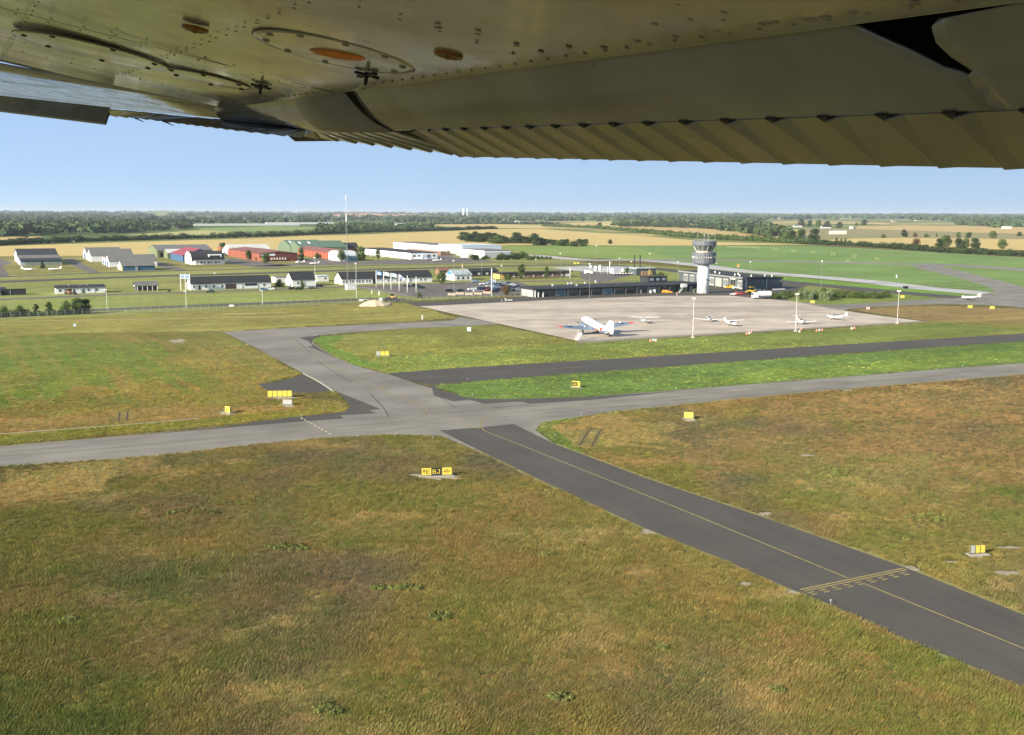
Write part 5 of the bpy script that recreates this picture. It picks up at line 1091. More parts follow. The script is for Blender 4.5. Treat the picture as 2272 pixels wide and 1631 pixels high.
# people
SK = mat('skin', (.45, .28, .20), .6)
def person(label, px, head, top, legs, hgt_=1.78, arm=.0, stride=.2):
    t = thing('person', label, 'person', G(*px), head); me = bpy.data.meshes.new('body')
    J = {'pel': (0, 0, .95), 'bel': (0, 0, 1.12), 'che': (.02, 0, 1.36), 'nec': (.02, 0, 1.5), 'hea': (.03, 0, 1.60), 'top': (.03, 0, 1.74)}
    E_ = [('pel', 'bel'), ('bel', 'che'), ('che', 'nec'), ('nec', 'hea'), ('hea', 'top')]; Rr = dict(pel=.15, bel=.14, che=.17, nec=.06, hea=.10, top=.075)
    for s, n_ in ((1, 'l'), (-1, 'r')):
        J['h'+n_] = (0, .1*s, .9); J['k'+n_] = (stride*.5*s+.03, .11*s, .5); J['a'+n_] = (stride*s, .11*s, .08); J['t'+n_] = (stride*s+.17, .12*s, .04)
        J['s'+n_] = (.02, .2*s, 1.42); J['e'+n_] = (-stride*.5*s, .26*s, 1.14); J['w'+n_] = (-stride*s+.1+arm, .27*s, .92); J['f'+n_] = (-stride*s+.14+arm, .27*s, .82)
        E_ += [('pel', 'h'+n_), ('h'+n_, 'k'+n_), ('k'+n_, 'a'+n_), ('a'+n_, 't'+n_), ('che', 's'+n_), ('s'+n_, 'e'+n_), ('e'+n_, 'w'+n_), ('w'+n_, 'f'+n_)]
        Rr.update({'h'+n_: .11, 'k'+n_: .075, 'a'+n_: .05, 't'+n_: .04, 's'+n_: .075, 'e'+n_: .05, 'w'+n_: .035, 'f'+n_: .03})
    ks = list(J); me.from_pydata([J[k] for k in ks], [(ks.index(a), ks.index(b)) for a, b in E_], []); o = obj('body', me, t)
    sk = o.modifiers.new('skin', 'SKIN')
    for i, k in enumerate(ks): me.skin_vertices[0].data[i].radius = (Rr[k], Rr[k])
    me.skin_vertices[0].data[0].use_root = True; o.modifiers.new('sub', 'SUBSURF').levels = 1
    for m_ in (top, legs, SK): me.materials.append(m_)
    dg = bpy.context.evaluated_depsgraph_get(); dg.update(); ev = bpy.data.meshes.new_from_object(o.evaluated_get(dg)); o.modifiers.clear(); o.data = ev
    ev.materials.clear()
    for m_ in (top, legs, SK): ev.materials.append(m_)
    for p in ev.polygons:
        z = p.center.z; p.material_index = 2 if z > 1.50 or (abs(p.center.y) > .2 and z < .9 and z > .75) else (1 if z < .98 and abs(p.center.y) < .22 else 0); p.use_smooth = True
    b = MB(); b.ball((.02, 0, 1.68), .112, 0, 10, .95); b.build('hair', mat('hair', (.06, .04, .025), .8), t); return t
NV = mat('navy jacket', (.03, .04, .08), .8); JN = mat('pale trousers', (.5, .5, .52), .8); RV = mat('orange-red vest', (.75, .22, .12), .7); SHT = mat('light shirt', (.6, .6, .62), .8)
person('person in a navy jacket and pale trousers walking left on the dark pavement', (1113.5,669.5), R(160), NV, JN); person('person in a light shirt beside the small white cart', (1121,669.3), R(10), SHT, JN)
person('person in an orange-red vest and pale trousers before the terminal entrance', (1502,656.5), R(-90), RV, JN, stride=.12)
person('person in dark clothes by the lamp mast in front of the terminal', (1312.5,662.5), R(200), NV, NV)
trailer('small white cart beside two people on the dark pavement', (1129,669), R(5), AW, 'hand_cart')
# ---------------- poles, signs, fences ----------------
PW = mat('white pole', (.78, .78, .75), .5, .05, 1); PG = mat('grey pole', (.22, .23, .22), .6, .1, 1); LampW = mat('lamp head', (.85, .85, .82), .35, .03, 1)
def lamp(label, base, ytop, head='round', m=PG, cat='street lamp', name='street_lamp', grp='lamp posts of the airfield'):
    c = G(*base); H = height_at(c, ytop); t = thing(name, label, cat, c, 0, grp)
    b = MB(); b.lathe([(.13, 0), (.11, .6), (.075, .7), (.05, H)], 8); b.build('pole', m, t)
    if head == 'round': b = MB(); b.lathe([(.08, H-.15), (.25, H-.05), (.5, H+.12), (.54, H+.24), (.36, H+.44), (.02, H+.54)], 14); b.build('lamp_head', LampW, t)
    elif head == 'mast':
        b = MB(); b.box(-.62, .62, -.28, .28, H-.05, H+.3); b.build('floodlight_head', LampW, t)
        b = MB(); b.box(-.5, .5, -.5, .5, 0, .35); b.build('footing', mat('pink concrete', (.5,.38,.33), .9), t)
        for k in range(5): b = MB(); b.box(-.09, .09, -.09, .09, H*.2*(k+.6), H*.2*(k+.6)+.5); b.build('marker_band', mat('pale red band', (.55,.35,.30), .7), t)
    elif head == 'flat': b = MB(); b.box(-.9, .25, -.2, .2, H-.12, H+.08); b.build('lamp_head', LampW, t)
    return t
for base, yt, m_, lb in (((700,641),573,PW,'tall lamp post in front of the tall white gabled house'), ((791,661.6),586,PW,'tall lamp post right of the white mast cabin'), ((1007,651.7),579.6,PG,'slim dark lamp post in the middle of the car park'), ((1069,614),565.7,PG,'lamp post among bushes by the low white hall'),
    ((1113,632),590.5,PG,'lamp post behind the brown barrack, left end'), ((1189,614),576.3,PG,'lamp post behind the leafy birch by the brown barrack'), ((1243,620),563,PG,'tall lamp post near the right end of the brown barrack'), ((1322.5,604),545.9,PG,'tallest lamp post, rising from the fuel yard'),
    ((1374,610),573.5,PG,'lamp post left of the two black stacks'), ((1307.7,663.6),587,PG,'lamp mast standing in front of the terminal'), ((1440.5,622),563.6,PG,'lamp post right of the two black stacks'), ((1400,612),581,PG,'shorter lamp post just left of the two black stacks'), ((1503.5,629),582.8,PG,'lamp post left of the control tower'),
    ((1587,640),585,PG,'lamp post half hidden right of the control tower'), ((1663.5,633),582,PG,'lamp post before the dark shaded station end'), ((1821.5,639.5),580.7,PG,'lamp post behind the bushes right of the station'), ((478,636),607.5,PG,'lamp post rising behind the long house roof'), ((991,580),559,PG,'lamp post before the tall white door hangar'), ((846,585),571,PG,'short lamp post before the white workshop')):
    lamp(lb, base, yt, 'round', m_)
for base, yt, lb in (((238,687.4),642.5,'slim lamp post at the fence left of the white barrack end'), ((413.5,684),646,'slim lamp post at the fence below the notice boards'), ((582.5,675.5),645,'slim lamp post at the fence below the white house end')):
    lamp(lb, base, yt, 'flat', PW)
for base, yt, lb in (((1537,749.5),663,'left floodlight mast at the front edge of the apron'), ((1765,735.5),653,'middle floodlight mast at the front edge of the apron'), ((1990.5,718.5),646.5,'right floodlight mast at the corner of the apron')):
    lamp(lb, base, yt, 'mast', PW, 'floodlight mast', 'floodlight_mast', 'floodlight masts on the apron')
# flagpoles
FLG = [((835,638.5),601,(.10,.25,.50),'blue and white flag, leftmost'), ((851.7,641.3),602.7,(.45,.55,.55),'pale grey-green flag, second from left'), ((868,644.4),605.4,(.40,.50,.52),'grey-green flag, third from left'), ((886,647.3),608,(.62,.66,.72),'pale flag with blue mark, fourth from left'), ((904,650.4),611.3,(.72,.72,.72),'limp white flag, fifth from left'), ((923.6,648.6),613.3,None,'no flag, rightmost')]
for k, (base, yt, fc, lb) in enumerate(FLG):
    c = G(*base); H = height_at(c, yt); t = thing('flagpole', 'white flagpole with '+lb+' of the row', 'flagpole', c, 0, 'flagpoles before the car park')
    b = MB(); b.lathe([(.22, 0), (.2, H*.5), (.13, H)], 10); b.build('pole', PW, t)
    if fc:
        b = MB(); n = 12; lim = k == 4; A_ = []
        for i in range(n+1):
            q = i/n; x = .15+(3.4*q if not lim else .9*q); y = .35*math.sin(q*7)*q*(3 if lim else 1); dz = -1.0*q*q if not lim else -3.0*q
            if k == 3: dz = -2.6*q
            hh = 1.9*(1-.5*q if k == 3 else 1)
            A_ += [(x, y, H-.1+dz), (x, y, H-.1-hh+dz*.8)]
        b.add(A_, [(2*i, 2*i+1, 2*i+3, 2*i+2) for i in range(n)], 0, True); f_ = b.build('flag', mat('flag cloth '+str(k), fc, .8, .3, .5), t)
        if k in (0, 3):
            b = MB(); b.add([(x, y-.03, H-.8+(z-H+.1)*.6) for x, y, z in A_[4:16]], [(2*i, 2*i+1, 2*i+3, 2*i+2) for i in range(5)]); b.build('flag_mark', mat('flag mark'+str(k), (.75,.75,.78) if k == 0 else (.08,.14,.35), .8), f_)
for base, yt, r_, lb in (((1091,657.8),596,.28,'thick tall white pole at the picket fence'), ((1265,617),593.5,.25,'white pole at the right end of the brown barrack'), ((1352.6,606.7),579.6,.26,'white pole with a small arm in the fuel yard'), ((1348,609),592,.2,'short white pole left of the one with the arm')):
    c = G(*base); H = height_at(c, yt); t = thing('white_pole', lb, 'pole', c); b = MB(); b.lathe([(r_, 0), (r_*.8, H)], 10); b.build('pole', PW, t)
    if 'arm' in lb and 'small' in lb: b = MB(); b.tube((0, 0, H-.8), (1.6, 0, H-1.0), .15, .08, 6); b.build('arm', PW, t)
    if 'barrack' in lb or 'thick' in lb: b = MB(); b.lathe([(r_*1.3, 0), (r_*1.3, .2)], 10); b.build('foot', Gw, t)
c = G(1026, 603); t = thing('striped_pole', 'orange and white pole behind the white hall roof', 'pole', c); H = height_at(c, 585)
for k in range(4): b = MB(); b.tube((0, 0, H*k/4), (0, 0, H*(k+1)/4), .22, .22, 8); b.build('band', [PW, mat('orange band', (.75,.35,.15), .6)][k % 2], t)
# radio mast
def mast():
    c = G(771.5, 633.5); H = height_at(c, 434); t = thing('radio_mast', 'very tall slim lattice radio mast with a white tip', 'radio mast', c, R(15))
    LT = mat('lattice grey', (.30, .30, .30), .6, .1, 1); H1 = H*.72; w_ = .38; C3 = [(w_*math.cos(a), w_*math.sin(a)) for a in (0, 2.09, 4.19)]
    b = MB()
    for x, y in C3: b.tube((x, y, 0), (x, y, H1), .04, .04, 5)
    b.build('mast_leg', LT, t); b = MB(); n = 36
    for k in range(n):
        z0, z1 = H1*k/n, H1*(k+1)/n
        for i in range(3):
            a, d = C3[i], C3[(i+1) % 3]; b.tube((*a, z0), (*d, z1), .032, .032, 4, cap=False)
    b.build('lattice', LT, t)
    b = MB(); b.tube((0, 0, H1-.5), (0, 0, H*.79), .30, .30, 10); b.build('white_drum', PW, t); b = MB(); b.tube((0, 0, H*.79), (0, 0, H-.9), .09, .07, 8); b.tube((0, 0, H-1.8), (0, 0, H), .22, .2, 8); b.build('antenna', PW, t)
    for zz in (.3, .55): b = MB(); b.tube((.3, 0, H1*zz), (1.1, 0, H1*zz), .05, .05, 5); b.tube((1.1, 0, H1*zz-.6), (1.1, 0, H1*zz+.6), .05, .05, 5); b.build('side_antenna', LT, t)
mast()
# notice board frame
c = G(401.5, 645); b_ = G(422, 644.8); t = thing('notice_board_frame', 'tall white frame with blue-white boards at the gable of the long house', 'sign frame', c, math.atan2(b_.y-c.y, b_.x-c.x)); Lx = (b_-c).length; H = height_at(c, 607.5)
for k in range(3): b = MB(); b.box(k*Lx/2-.15, k*Lx/2+.15, -.15, .15, 0, H); b.build('post', PW, t)
for k in range(2): b = MB(); b.box(k*Lx/2+.2, (k+1)*Lx/2-.2, -.1, .1, H-2.4, H-.3); q = b.build('board', mat('blue white board', (.50,.60,.78), .5, .25, 3), t); b = MB(); b.box(k*Lx/2+.5, (k+1)*Lx/2-.5, -.13, -.104, H-1.7, H-1.1); b.build('board_print', mat('board print', (.15,.25,.55), .6, .5, 6), q)
# taxiway signs
SY = mat('sign yellow', (.72, .56, .08), .5, .05, 1); SB = mat('sign black', (.012, .012, .012), .5, .05, 1); SBK = mat('sign back', (.40, .40, .38), .6, .1, 1)
def glyph(s, kind, mb, x0, z0, w_, h_, y):
    st = w_*.2
    def bar(a, b_, q=st):
        (ax, az_), (bx, bz) = a, b_; d = Vector((bx-ax, 0, bz-az_)); 
        if d.length == 0: return
        d.normalize(); n_ = Vector((-d.z, 0, d.x))*q/2; P = [Vector((ax, y, az_))-d*q*.3, Vector((bx, y, bz))+d*q*.3]
        mb.add([P[0]-n_, P[1]-n_, P[1]+n_, P[0]+n_], [(0, 1, 2, 3)])
    X = lambda u: x0+u*w_; Z = lambda v: z0+v*h_
    L_ = {'B': [((0,0),(0,1)),((0,1),(.8,.95)),((.8,.95),(.8,.55)),((.8,.5),(0,.5)),((.85,.5),(.85,.05)),((.85,0),(0,0))], 'E': [((0,0),(0,1)),((0,1),(.9,1)),((0,.5),(.7,.5)),((0,0),(.9,0))],
          'J': [((.8,1),(.8,.1)),((.8,.05),(.1,0)),((.1,0),(.1,.3)),((.3,1),(.95,1))], 'up': [((.5,0),(.5,1)),((.1,.6),(.5,1)),((.9,.6),(.5,1))], 'rt': [((0,.5),(1,.5)),((.6,.9),(1,.5)),((.6,.1),(1,.5))], 'lt': [((0,.5),(1,.5)),((.4,.9),(0,.5)),((.4,.1),(0,.5))], 'H': [((0,0),(0,1)),((.9,0),(.9,1)),((0,.5),(.9,.5))], 'C': [((.9,1),(0,1)),((0,1),(0,0)),((0,0),(.9,0))]}[kind]
    for a, b_ in L_: bar((X(a[0]), Z(a[1])), (X(b_[0]), Z(b_[1])))
def taxisign(label, px, az_, panels, w_=1.3, h_=.95, group='yellow taxiway signs', backs=False):
    t = thing('taxiway_sign', label, 'sign', G(*px), az_, group); tot = w_*len(panels); x = -tot/2
    for p in panels:
        bg, txt = p; b = MB(); b.box(x+.07, x+w_-.07, -.12, .12, .22, .22+h_); q = b.build('panel', {'y': SY, 'k': SB, 'b': SBK}[bg], t)
        if txt:
            b = MB(); n = len(txt)
            for i, g_ in enumerate(txt): glyph(None, g_, b, x+w_*(.12+.80*i/n), .22+h_*.22, w_*.62/n, h_*.56, -.126)
            b.build('lettering', SB if bg == 'y' else SY, q)
        x += w_
    for k in range(len(panels)+1): b = MB(); b.box(-tot/2+k*w_-.045, -tot/2+k*w_+.045, -.10, .10, 0, .22+h_); b.build('foot', mat('sign frame', (.16, .13, .06), .7, .1, 1), t)
    b = MB(); b.box(-tot/2-.3, tot/2+.3, -.5, .5, .012, .06); b.build('concrete_base', mat('sign plinth', (.36,.34,.29), .9, .1, 2), t); return t
taxisign('long yellow and black taxiway sign reading arrow E, BJ and arrows around B', (969,1056.5), R(8), [('y', ['up','E']), ('k', ['B','J']), ('y', ['rt','B','lt'])], 1.5, 1.0)
taxisign('tilted-looking single yellow sign on grass left of the crossing', (506,917), R(-38), [('y', ['rt','C'])], 1.6, 1.1)
taxisign('row of five yellow sign backs by the dark asphalt pad', (621,882), R(6), [('y', None)]*5, 1.0, 1.2)
taxisign('white board on two legs beside the row of five yellow signs', (638,899), R(-5), [('b', None)], 2.0, .9, group=None)
taxisign('small group of yellow boxes in the grass triangle', (849,790.5), R(4), [('b', None), ('y', None), ('y', None)], 1.15, 1.1)
taxisign('single yellow sign in the bright green strip', (1278,860), R(-12), [('y', ['B'])], 1.9, 1.2)
taxisign('single yellow sign on brown grass right of the crossing', (1528,930), R(-15), [('y', None)], 1.8, 1.1)
taxisign('white drum and yellow sign at the right edge by gravel', (2168,1230), R(10), [('b', None), ('y', None), ('y', None)], .62, .8)
for px, lb in (((2002,661.5),'yellow sign on the green right of the bushes'), ((1802.5,673),'yellow square sign by the right edge of the apron'), ((2152,684),'yellow sign below the taxiing aircraft'), ((2172,659),'yellow sign behind the tail of the taxiing aircraft'), ((2201,686),'weathered yellow sign right of the one below the aircraft'), ((1275,586),'dark yellow sign left of the fuel yard, left one'), ((1282,586),'dark yellow sign left of the fuel yard, right one')):
    taxisign(lb, px, R(-5), [('y', None)], 1.9 if px[1] > 600 else 1.4, 1.0)
def small_box(label, px, m_, s=(.7, .5, .7), nm='marker_box', cat='marker', grp=None):
    t = thing(nm, label, cat, G(*px), R(random.uniform(-20, 20)), grp); b = MB(); b.box(-s[0]/2, s[0]/2, -s[1]/2, s[1]/2, .08, s[2]); b.build('body', m_, t); b = MB(); b.box(-s[0]*.6, s[0]*.6, -s[1]*.6, s[1]*.6, 0, .08); b.build('foot', Gw, t)
small_box('small white box in the grass triangle near the apron', (1041,734.5), AW, (1.2, .9, 1.2)); small_box('slim white marker post left of the apron corner', (937,709), AW, (.35, .35, 1.6)); small_box('small pinkish box on brown grass at the apron corner', (1926,686), mat('pink box', (.6,.4,.35), .7), (1.1, .8, .9))
small_box('blue-white box in the grass at the far left', (166,724), Bw, (.9, .7, .8)); small_box('white flat box on the perimeter grass, left one', (160,697), AW, (1.6, .8, .7)); small_box('white flat box on the perimeter grass, middle one', (514,680), AW, (1.8, .8, .7)); small_box('white flat box by the perimeter road near the sand heap', (801,668), AW, (1.8, .8, .7)); small_box('yellow-white bollard left of the path to the flagpoles', (841,655), Wh2, (.6, .6, 1.8)); small_box('yellow-white bollard left of the path, rear one', (825,651.5), Wh2, (.4, .4, 1.6)); small_box('white round-topped tank beside the orange loader', (845,668), AW, (1.3, 1.3, 1.3))
small_box('orange-topped black marker on the distant green', (1638,592.5), mat('orange marker', (.75,.3,.08), .6), (1.4, 1.0, 1.8)); small_box('black and white box beside the pale runway', (2009,641), SB, (2.2, 1.4, 1.4)); small_box('small white stake on the far green', (1989,616.5), AW, (.5, .5, 1.8))
# edge markers, cones and chocks
EM = [(880,966),(794,971),(960,974),(1018,987),(668,925),(754,905),(718,914),(700,747),(744,744),(1500,865),(980,856),(1048,879),(1098,884),(1038,844),(968,822),(905,822),(1290,921),(1232,969),(1843,1340),(1550,846),(1750,846),(2135,814),(1340,770),(1900,765),(870,828)]
proto = None
for k, (x, y) in enumerate(EM):
    t = thing('edge_marker', 'small pale blue-white edge marker in the grass beside the taxiway', 'edge marker', G(x, y), 0, 'small taxiway edge markers') if k == 0 else copy_tree(proto)
    if k == 0:
        proto = t; b = MB(); b.tube((0, 0, 0), (0, 0, .3), .03, .03, 6); b.build('stake', Stl, t); b = MB(); b.lathe([(.06, .3), (.085, .36), (.07, .46), (.01, .5)], 8); b.build('lens', mat('dull marker lens', (.35, .40, .44), .5), t)
    else: t.location = G(x, y)
OR = mat('faded orange', (.75,.28,.18), .7, .1, 2)
for grp, xs, lb in (('a', [(1443.5,757.5,0),(1449,756.8,1),(1455,757,1)], 'in front of the airliner tail'), ('b', [(1657,742,0),(1662,741.6,1),(1667,738.5,0)], 'between the left and middle floodlight masts'), ('c', [(1812,735,0),(1818,734.5,1),(1824,734,0)], 'right of the middle floodlight mast'), ('d', [(1774,737,1),(1778,732,0)], 'at the foot of the middle floodlight mast'), ('e', [(1890,730.5,1),(1896,729.5,0)], 'near the right end of the apron edge')):
    for k, (x, y, c_) in enumerate(xs):
        t = thing('marker_cone', ['left', 'middle', 'right'][k]+(' pale' if c_ else ' orange')+' marker cone '+lb, 'cone', G(x, y), 0, 'marker cones along the apron edge'); b = MB(); b.lathe([(.34, .04), (.3, .3), (.12, .7), (.02, .75)], 10); b.build('cone_body', AW if c_ else OR, t); b = MB(); b.box(-.4, .4, -.4, .4, 0, .04); b.build('cone_base', OR, t)
# frangible approach lights
GRN = [((1443,561),'first'), ((1480,563.5),'second'), ((1526,566),'third'), ((1563,569),'fourth')]
PLm = mat('approach post', (.52, .48, .26), .7, .1, 1)
cl = [(1682,553),(1720,555.5),(1761,559.5),(1804,563),(1848,567.5),(1895,571.5),(1945,575.5),(1880,581)]
Wd = ['first', 'second', 'third', 'fourth', 'fifth', 'sixth', 'seventh', 'eighth']
for i, (x, y) in enumerate(cl):
    for k in range(3):
        t = thing('approach_light', ['left', 'middle', 'right'][k]+' post of the '+Wd[i]+' trio from the left on the far green', 'approach light', G(x-4+k*4, y+k*.25), 0, 'approach lights on the far green')
        b = MB(); H = 2.6 if i < 6 else 1.4; b.tube((0, 0, 0), (0, 0, H), .10, .10, 6); b.build('post', PLm, t); b = MB(); b.tube((0, 0, H), (0, 0, H+.3), .16, .2, 8); b.build('lamp_unit', PLm, t)
for k in range(15):
    x = 1613+k*4.4; t = thing('approach_light', 'short yellowish light post in the close row left of the trios, '+('near its left end' if k < 5 else 'near its middle' if k < 10 else 'near its right end'), 'approach light', G(x, 549.5+k*.12), 0, 'close row of short approach lights')
    b = MB(); b.tube((0, 0, 0), (0, 0, 1.6), .14, .14, 6); b.build('post', PLm, t); b = MB(); b.box(-.5, .5, -.1, .1, 1.6, 1.8); b.build('crossbar', PLm, t)
# fences
def fence(label, px, H, n, m_=Stl, mesh=True, rails=2, r_=.05, top=True, net=.16):
    P = gp(px); t = thing('perimeter_fence', label, 'fence', P[0]); O = P[0]; Ls = [0]
    for i in range(len(P)-1): Ls.append(Ls[-1]+(P[i+1]-P[i]).length)
    def at(s):
        for i in range(len(P)-1):
            if s <= Ls[i+1]+1e-6: return P[i].lerp(P[i+1], (s-Ls[i])/(Ls[i+1]-Ls[i]))-O
        return P[-1]-O
    pm = MB(); pm.tube((0, 0, 0), (0, 0, H), r_, r_, 5); pme = pm.mesh('post', [m_])
    for k in range(n+1): obj('post', pme, t, at(Ls[-1]*k/n))
    b = MB()
    for k in range(n):
        a, c_ = at(Ls[-1]*k/n), at(Ls[-1]*(k+1)/n)
        for q in range(rails): z = H*(q+.98)/rails; b.tube(a+Vector((0, 0, z)), c_+Vector((0, 0, z)), .018, .018, 4, cap=False)
    b.build('rail', m_, t)
    if mesh:
        b = MB()
        for k in range(n):
            a, c_ = at(Ls[-1]*k/n), at(Ls[-1]*(k+1)/n); d = c_-a; L_ = d.length; q = 0
            while q < L_:
                p = a+d*(q/L_); b.add([p, p+d*(.02/L_), p+d*(.02/L_)+Vector((0, 0, H)), p+Vector((0, 0, H))], [(0, 1, 2, 3)]); q += net
        b.build('wire_mesh', m_, t)
    return t
fence('tall wire fence with pale posts running across the left grass', [(-60,710),(29,706),(209,697.3),(465,689),(575,683.5),(709,677.5),(822,671)], 2.3, 50)
fence('wire fence with thin posts before the car park', [(850,671),(925,666.5),(1010,664),(1085,662),(1180,657)], 1.8, 24)
fence('low wire fence along the hedge at the far right', [(1790,546),(2000,559),(2200,570),(2420,580)], 2.4, 60, mat('dull wire', (.2,.2,.18), .8), mesh=False)
def picket():
    P = [(994,656),(1010,662.5)], [(1012,654),(1030,662.5)], [(1032,655),(1050,662)], [(1052,654),(1070,661)], [(1072,652),(1080,658)]
    for k, (a, b_) in enumerate(P):
        A_, B_ = G(*a), G(a[0]+16, a[1]+.5); t = thing('wooden_screen', ['first', 'second', 'third', 'fourth', 'last'][k]+' weathered wooden screen from the left at the car park edge', 'screen fence', A_, math.atan2(B_.y-A_.y, B_.x-A_.x), 'wooden screens at the car park edge'); Lx = (B_-A_).length
        b = MB()
        for i in range(6): b.box(i*Lx/6+.04, (i+1)*Lx/6-.04, -.03, .03, .15, 1.2)
        b.build('boards', Wood, t)
        for i in (0, Lx-.1): b = MB(); b.box(i, i+.16, -.1, .1, 0, 1.6); b.build('post', mat('pale post', (.55,.48,.36), .9), t)
picket()
b = MB(); t = thing('gate_post', 'dark gate post with a crossbar by the sand heap', 'gate post', G(821, 671)); b.tube((0, 0, 0), (0, 0, 2.6), .12, .12, 6); b.build('post', SB, t); b = MB(); b.tube((0, 0, 1.1), (-5, 1, 1.2), .06, .06, 6); b.build('crossbar', Wh, t)
t = thing('gate_post', 'dark gate post right of the sand heap near the orange loader', 'gate post', G(865, 671)); b = MB(); b.tube((0, 0, 0), (0, 0, 2.6), .12, .12, 6); b.build('post', SB, t); b = MB(); b.box(-.2, .2, -.2, .2, 0, .2); b.build('footing', Gw, t)
for k, (x, y) in enumerate(((1363,653),(1373,652.5),(1398,651.6),(1404,651.2),(1413,650.8),(1422,650.8),(1443,650.5),(1452,650),(1539,648.6),(1545,648.4))):
    small_box(['pale', 'white', 'orange', 'orange', 'white', 'tall white', 'white', 'tall white', 'green', 'pale green'][k]+' cabinet at the terminal front, '+['first','second','third','fourth','fifth','sixth','seventh','eighth','ninth','tenth'][k]+' from the left', (x, y), [AW,AW,OR,OR,AW,AW,AW,AW,Green,Green][k], (.8, .6, [1.2,1.5,.9,1.0,1.2,1.7,1.4,1.7,1.6,1.8][k]), 'service_cabinet', 'cabinet', 'cabinets along the terminal front')
def stairs2():
    t = thing('baggage_loader', 'white mobile steps and frame by the terminal entrance', 'mobile steps', G(1506, 649.5), R(30)); b = MB()
    for k in range(6): b.box(k*.4, k*.4+.4, -.6, .6, k*.35, k*.35+.12)
    b.build('treads', AW, t); b = MB(); b.box(1.8, 4.4, -.9, .9, 2.6, 4.2); b.build('white_hood', AW, t)
    for y in (-.7, .7): b = MB(); b.tube((0, y, .6), (2.4, y, 3.0), .06, .06, 6); b.tube((3.9, y, 0), (3.9, y, 2.6), .1, .1, 6); b.build('frame', Green, t)
stairs2()
# pylons and aerials on the horizon
for x, y, hh in ((945,472,32),(1120,472,30),(1240,473,34),(1322,472,30),(1383,474,34),(1526,474,36),(632,472,28)):
    c = G(x, 484); c.z = float(hgt(np.array([c.x]), np.array([c.y]))[0]); t = thing('lattice_pylon', 'faint lattice pylon on the horizon '+{945:'right of the pale hill',1120:'right of the two white blocks',1240:'in the middle distance gap',1322:'above the yellow barrels field',1383:'left of the control tower',1526:'just left of the tower roof',632:'far left above the wood'}[x], 'pylon', c, 0, 'pylons on the horizon')
    H = hh+18; b = MB()
    for sx, sy in ((-1,-1),(1,-1),(1,1),(-1,1)): b.tube((sx*3.2, sy*3.2, 0), (sx*.5, sy*.5, H), .35, .25, 4)
    b.build('lattice', LampW if False else PG, t); b = MB()
    for z, w_ in ((H*.7, 7), (H*.82, 9), (H*.93, 6)): b.tube((-w_, 0, z), (w_, 0, z), .3, .3, 4)
    b.build('cross_arm', PG, t)
# ---------------- vegetation ----------------
def leafmat(name, c, var=.45):
    m = bpy.data.materials.new(name); m.use_nodes = True; n = m.node_tree; L = n.links; b = n.nodes['Principled BSDF']
    b.inputs['Roughness'].default_value = .9; b.inputs['Specular IOR Level'].default_value = .15
    a = n.nodes.new('ShaderNodeAttribute'); a.attribute_name = 'tone'
    o = n.nodes.new('ShaderNodeObjectInfo'); mr = n.nodes.new('ShaderNodeMapRange'); mr.inputs[3].default_value = .85; mr.inputs[4].default_value = 1.15; L.new(o.outputs['Random'], mr.inputs[0])
    x = n.nodes.new('ShaderNodeMix'); x.data_type = 'RGBA'; x.blend_type = 'MULTIPLY'; x.inputs['Factor'].default_value = 1; x.inputs['A'].default_value = (*c[:3], 1); L.new(a.outputs['Color'], x.inputs['B'])
    v = n.nodes.new('ShaderNodeVectorMath'); v.operation = 'SCALE'; L.new(x.outputs['Result'], v.inputs[0]); L.new(mr.outputs[0], v.inputs['Scale']); L.new(v.outputs[0], b.inputs['Base Color']); return m
LF = {'tree': leafmat('tree leaves', (.082, .12, .038)), 'dark': leafmat('dark leaves', (.040, .064, .025)), 'far': leafmat('far wood leaves', (.056, .086, .036)), 'bush': leafmat('bush leaves', (.095, .135, .045)), 'silver': leafmat('silvery leaves', (.17, .21, .12)), 'copper': leafmat('copper leaves', (.13, .08, .045)), 'conifer': leafmat('conifer needles', (.035, .065, .035)), 'heath': leafmat('weed leaves', (.15, .165, .05))}
Bark = mat('bark', (.12, .09, .06), .95, .2, 2)
def leafcloud(cl, nq, size, seed, tone=.35):
    """cl: list of clump ellipsoids (x,y,z,rx,ry,rz); nq quads in total"""
    rg = np.random.RandomState(seed); cl = np.array(cl, float); vol = (cl[:, 3]*cl[:, 4]*cl[:, 5])**.75; idx = rg.choice(len(cl), nq, p=vol/vol.sum())
    d = rg.normal(size=(nq, 3)); d /= np.linalg.norm(d, axis=1)[:, None]; r = rg.uniform(.55, 1.08, (nq, 1))
    c = cl[idx]; P = c[:, :3]+d*r*c[:, 3:6]; P[:, 2] = np.maximum(P[:, 2], .05)
    nn = d+rg.normal(size=(nq, 3))*.55; nn[:, 2] += .25; nn /= np.linalg.norm(nn, axis=1)[:, None]
    a = np.cross(nn, rg.normal(size=(nq, 3))); a /= np.linalg.norm(a, axis=1)[:, None]; b = np.cross(nn, a)
    s = (size*rg.uniform(.6, 1.3, nq))[:, None]
    V = np.stack([P-a*s-b*s*.6, P+a*s*.8-b*s*.5, P+a*s+b*s*.6, P-a*s*.7+b*s*.7], 1).reshape(-1, 3)
    t = 1+tone*(rg.uniform(-1, 1, nq)+ (rg.uniform(-1, 1, len(cl))*.8)[idx]); t = np.clip(t, .4, 1.9)
    g = np.stack([t*(1+.12*rg.uniform(-1, 1, nq)), t, t*.9, np.ones(nq)], 1)
    return V, g
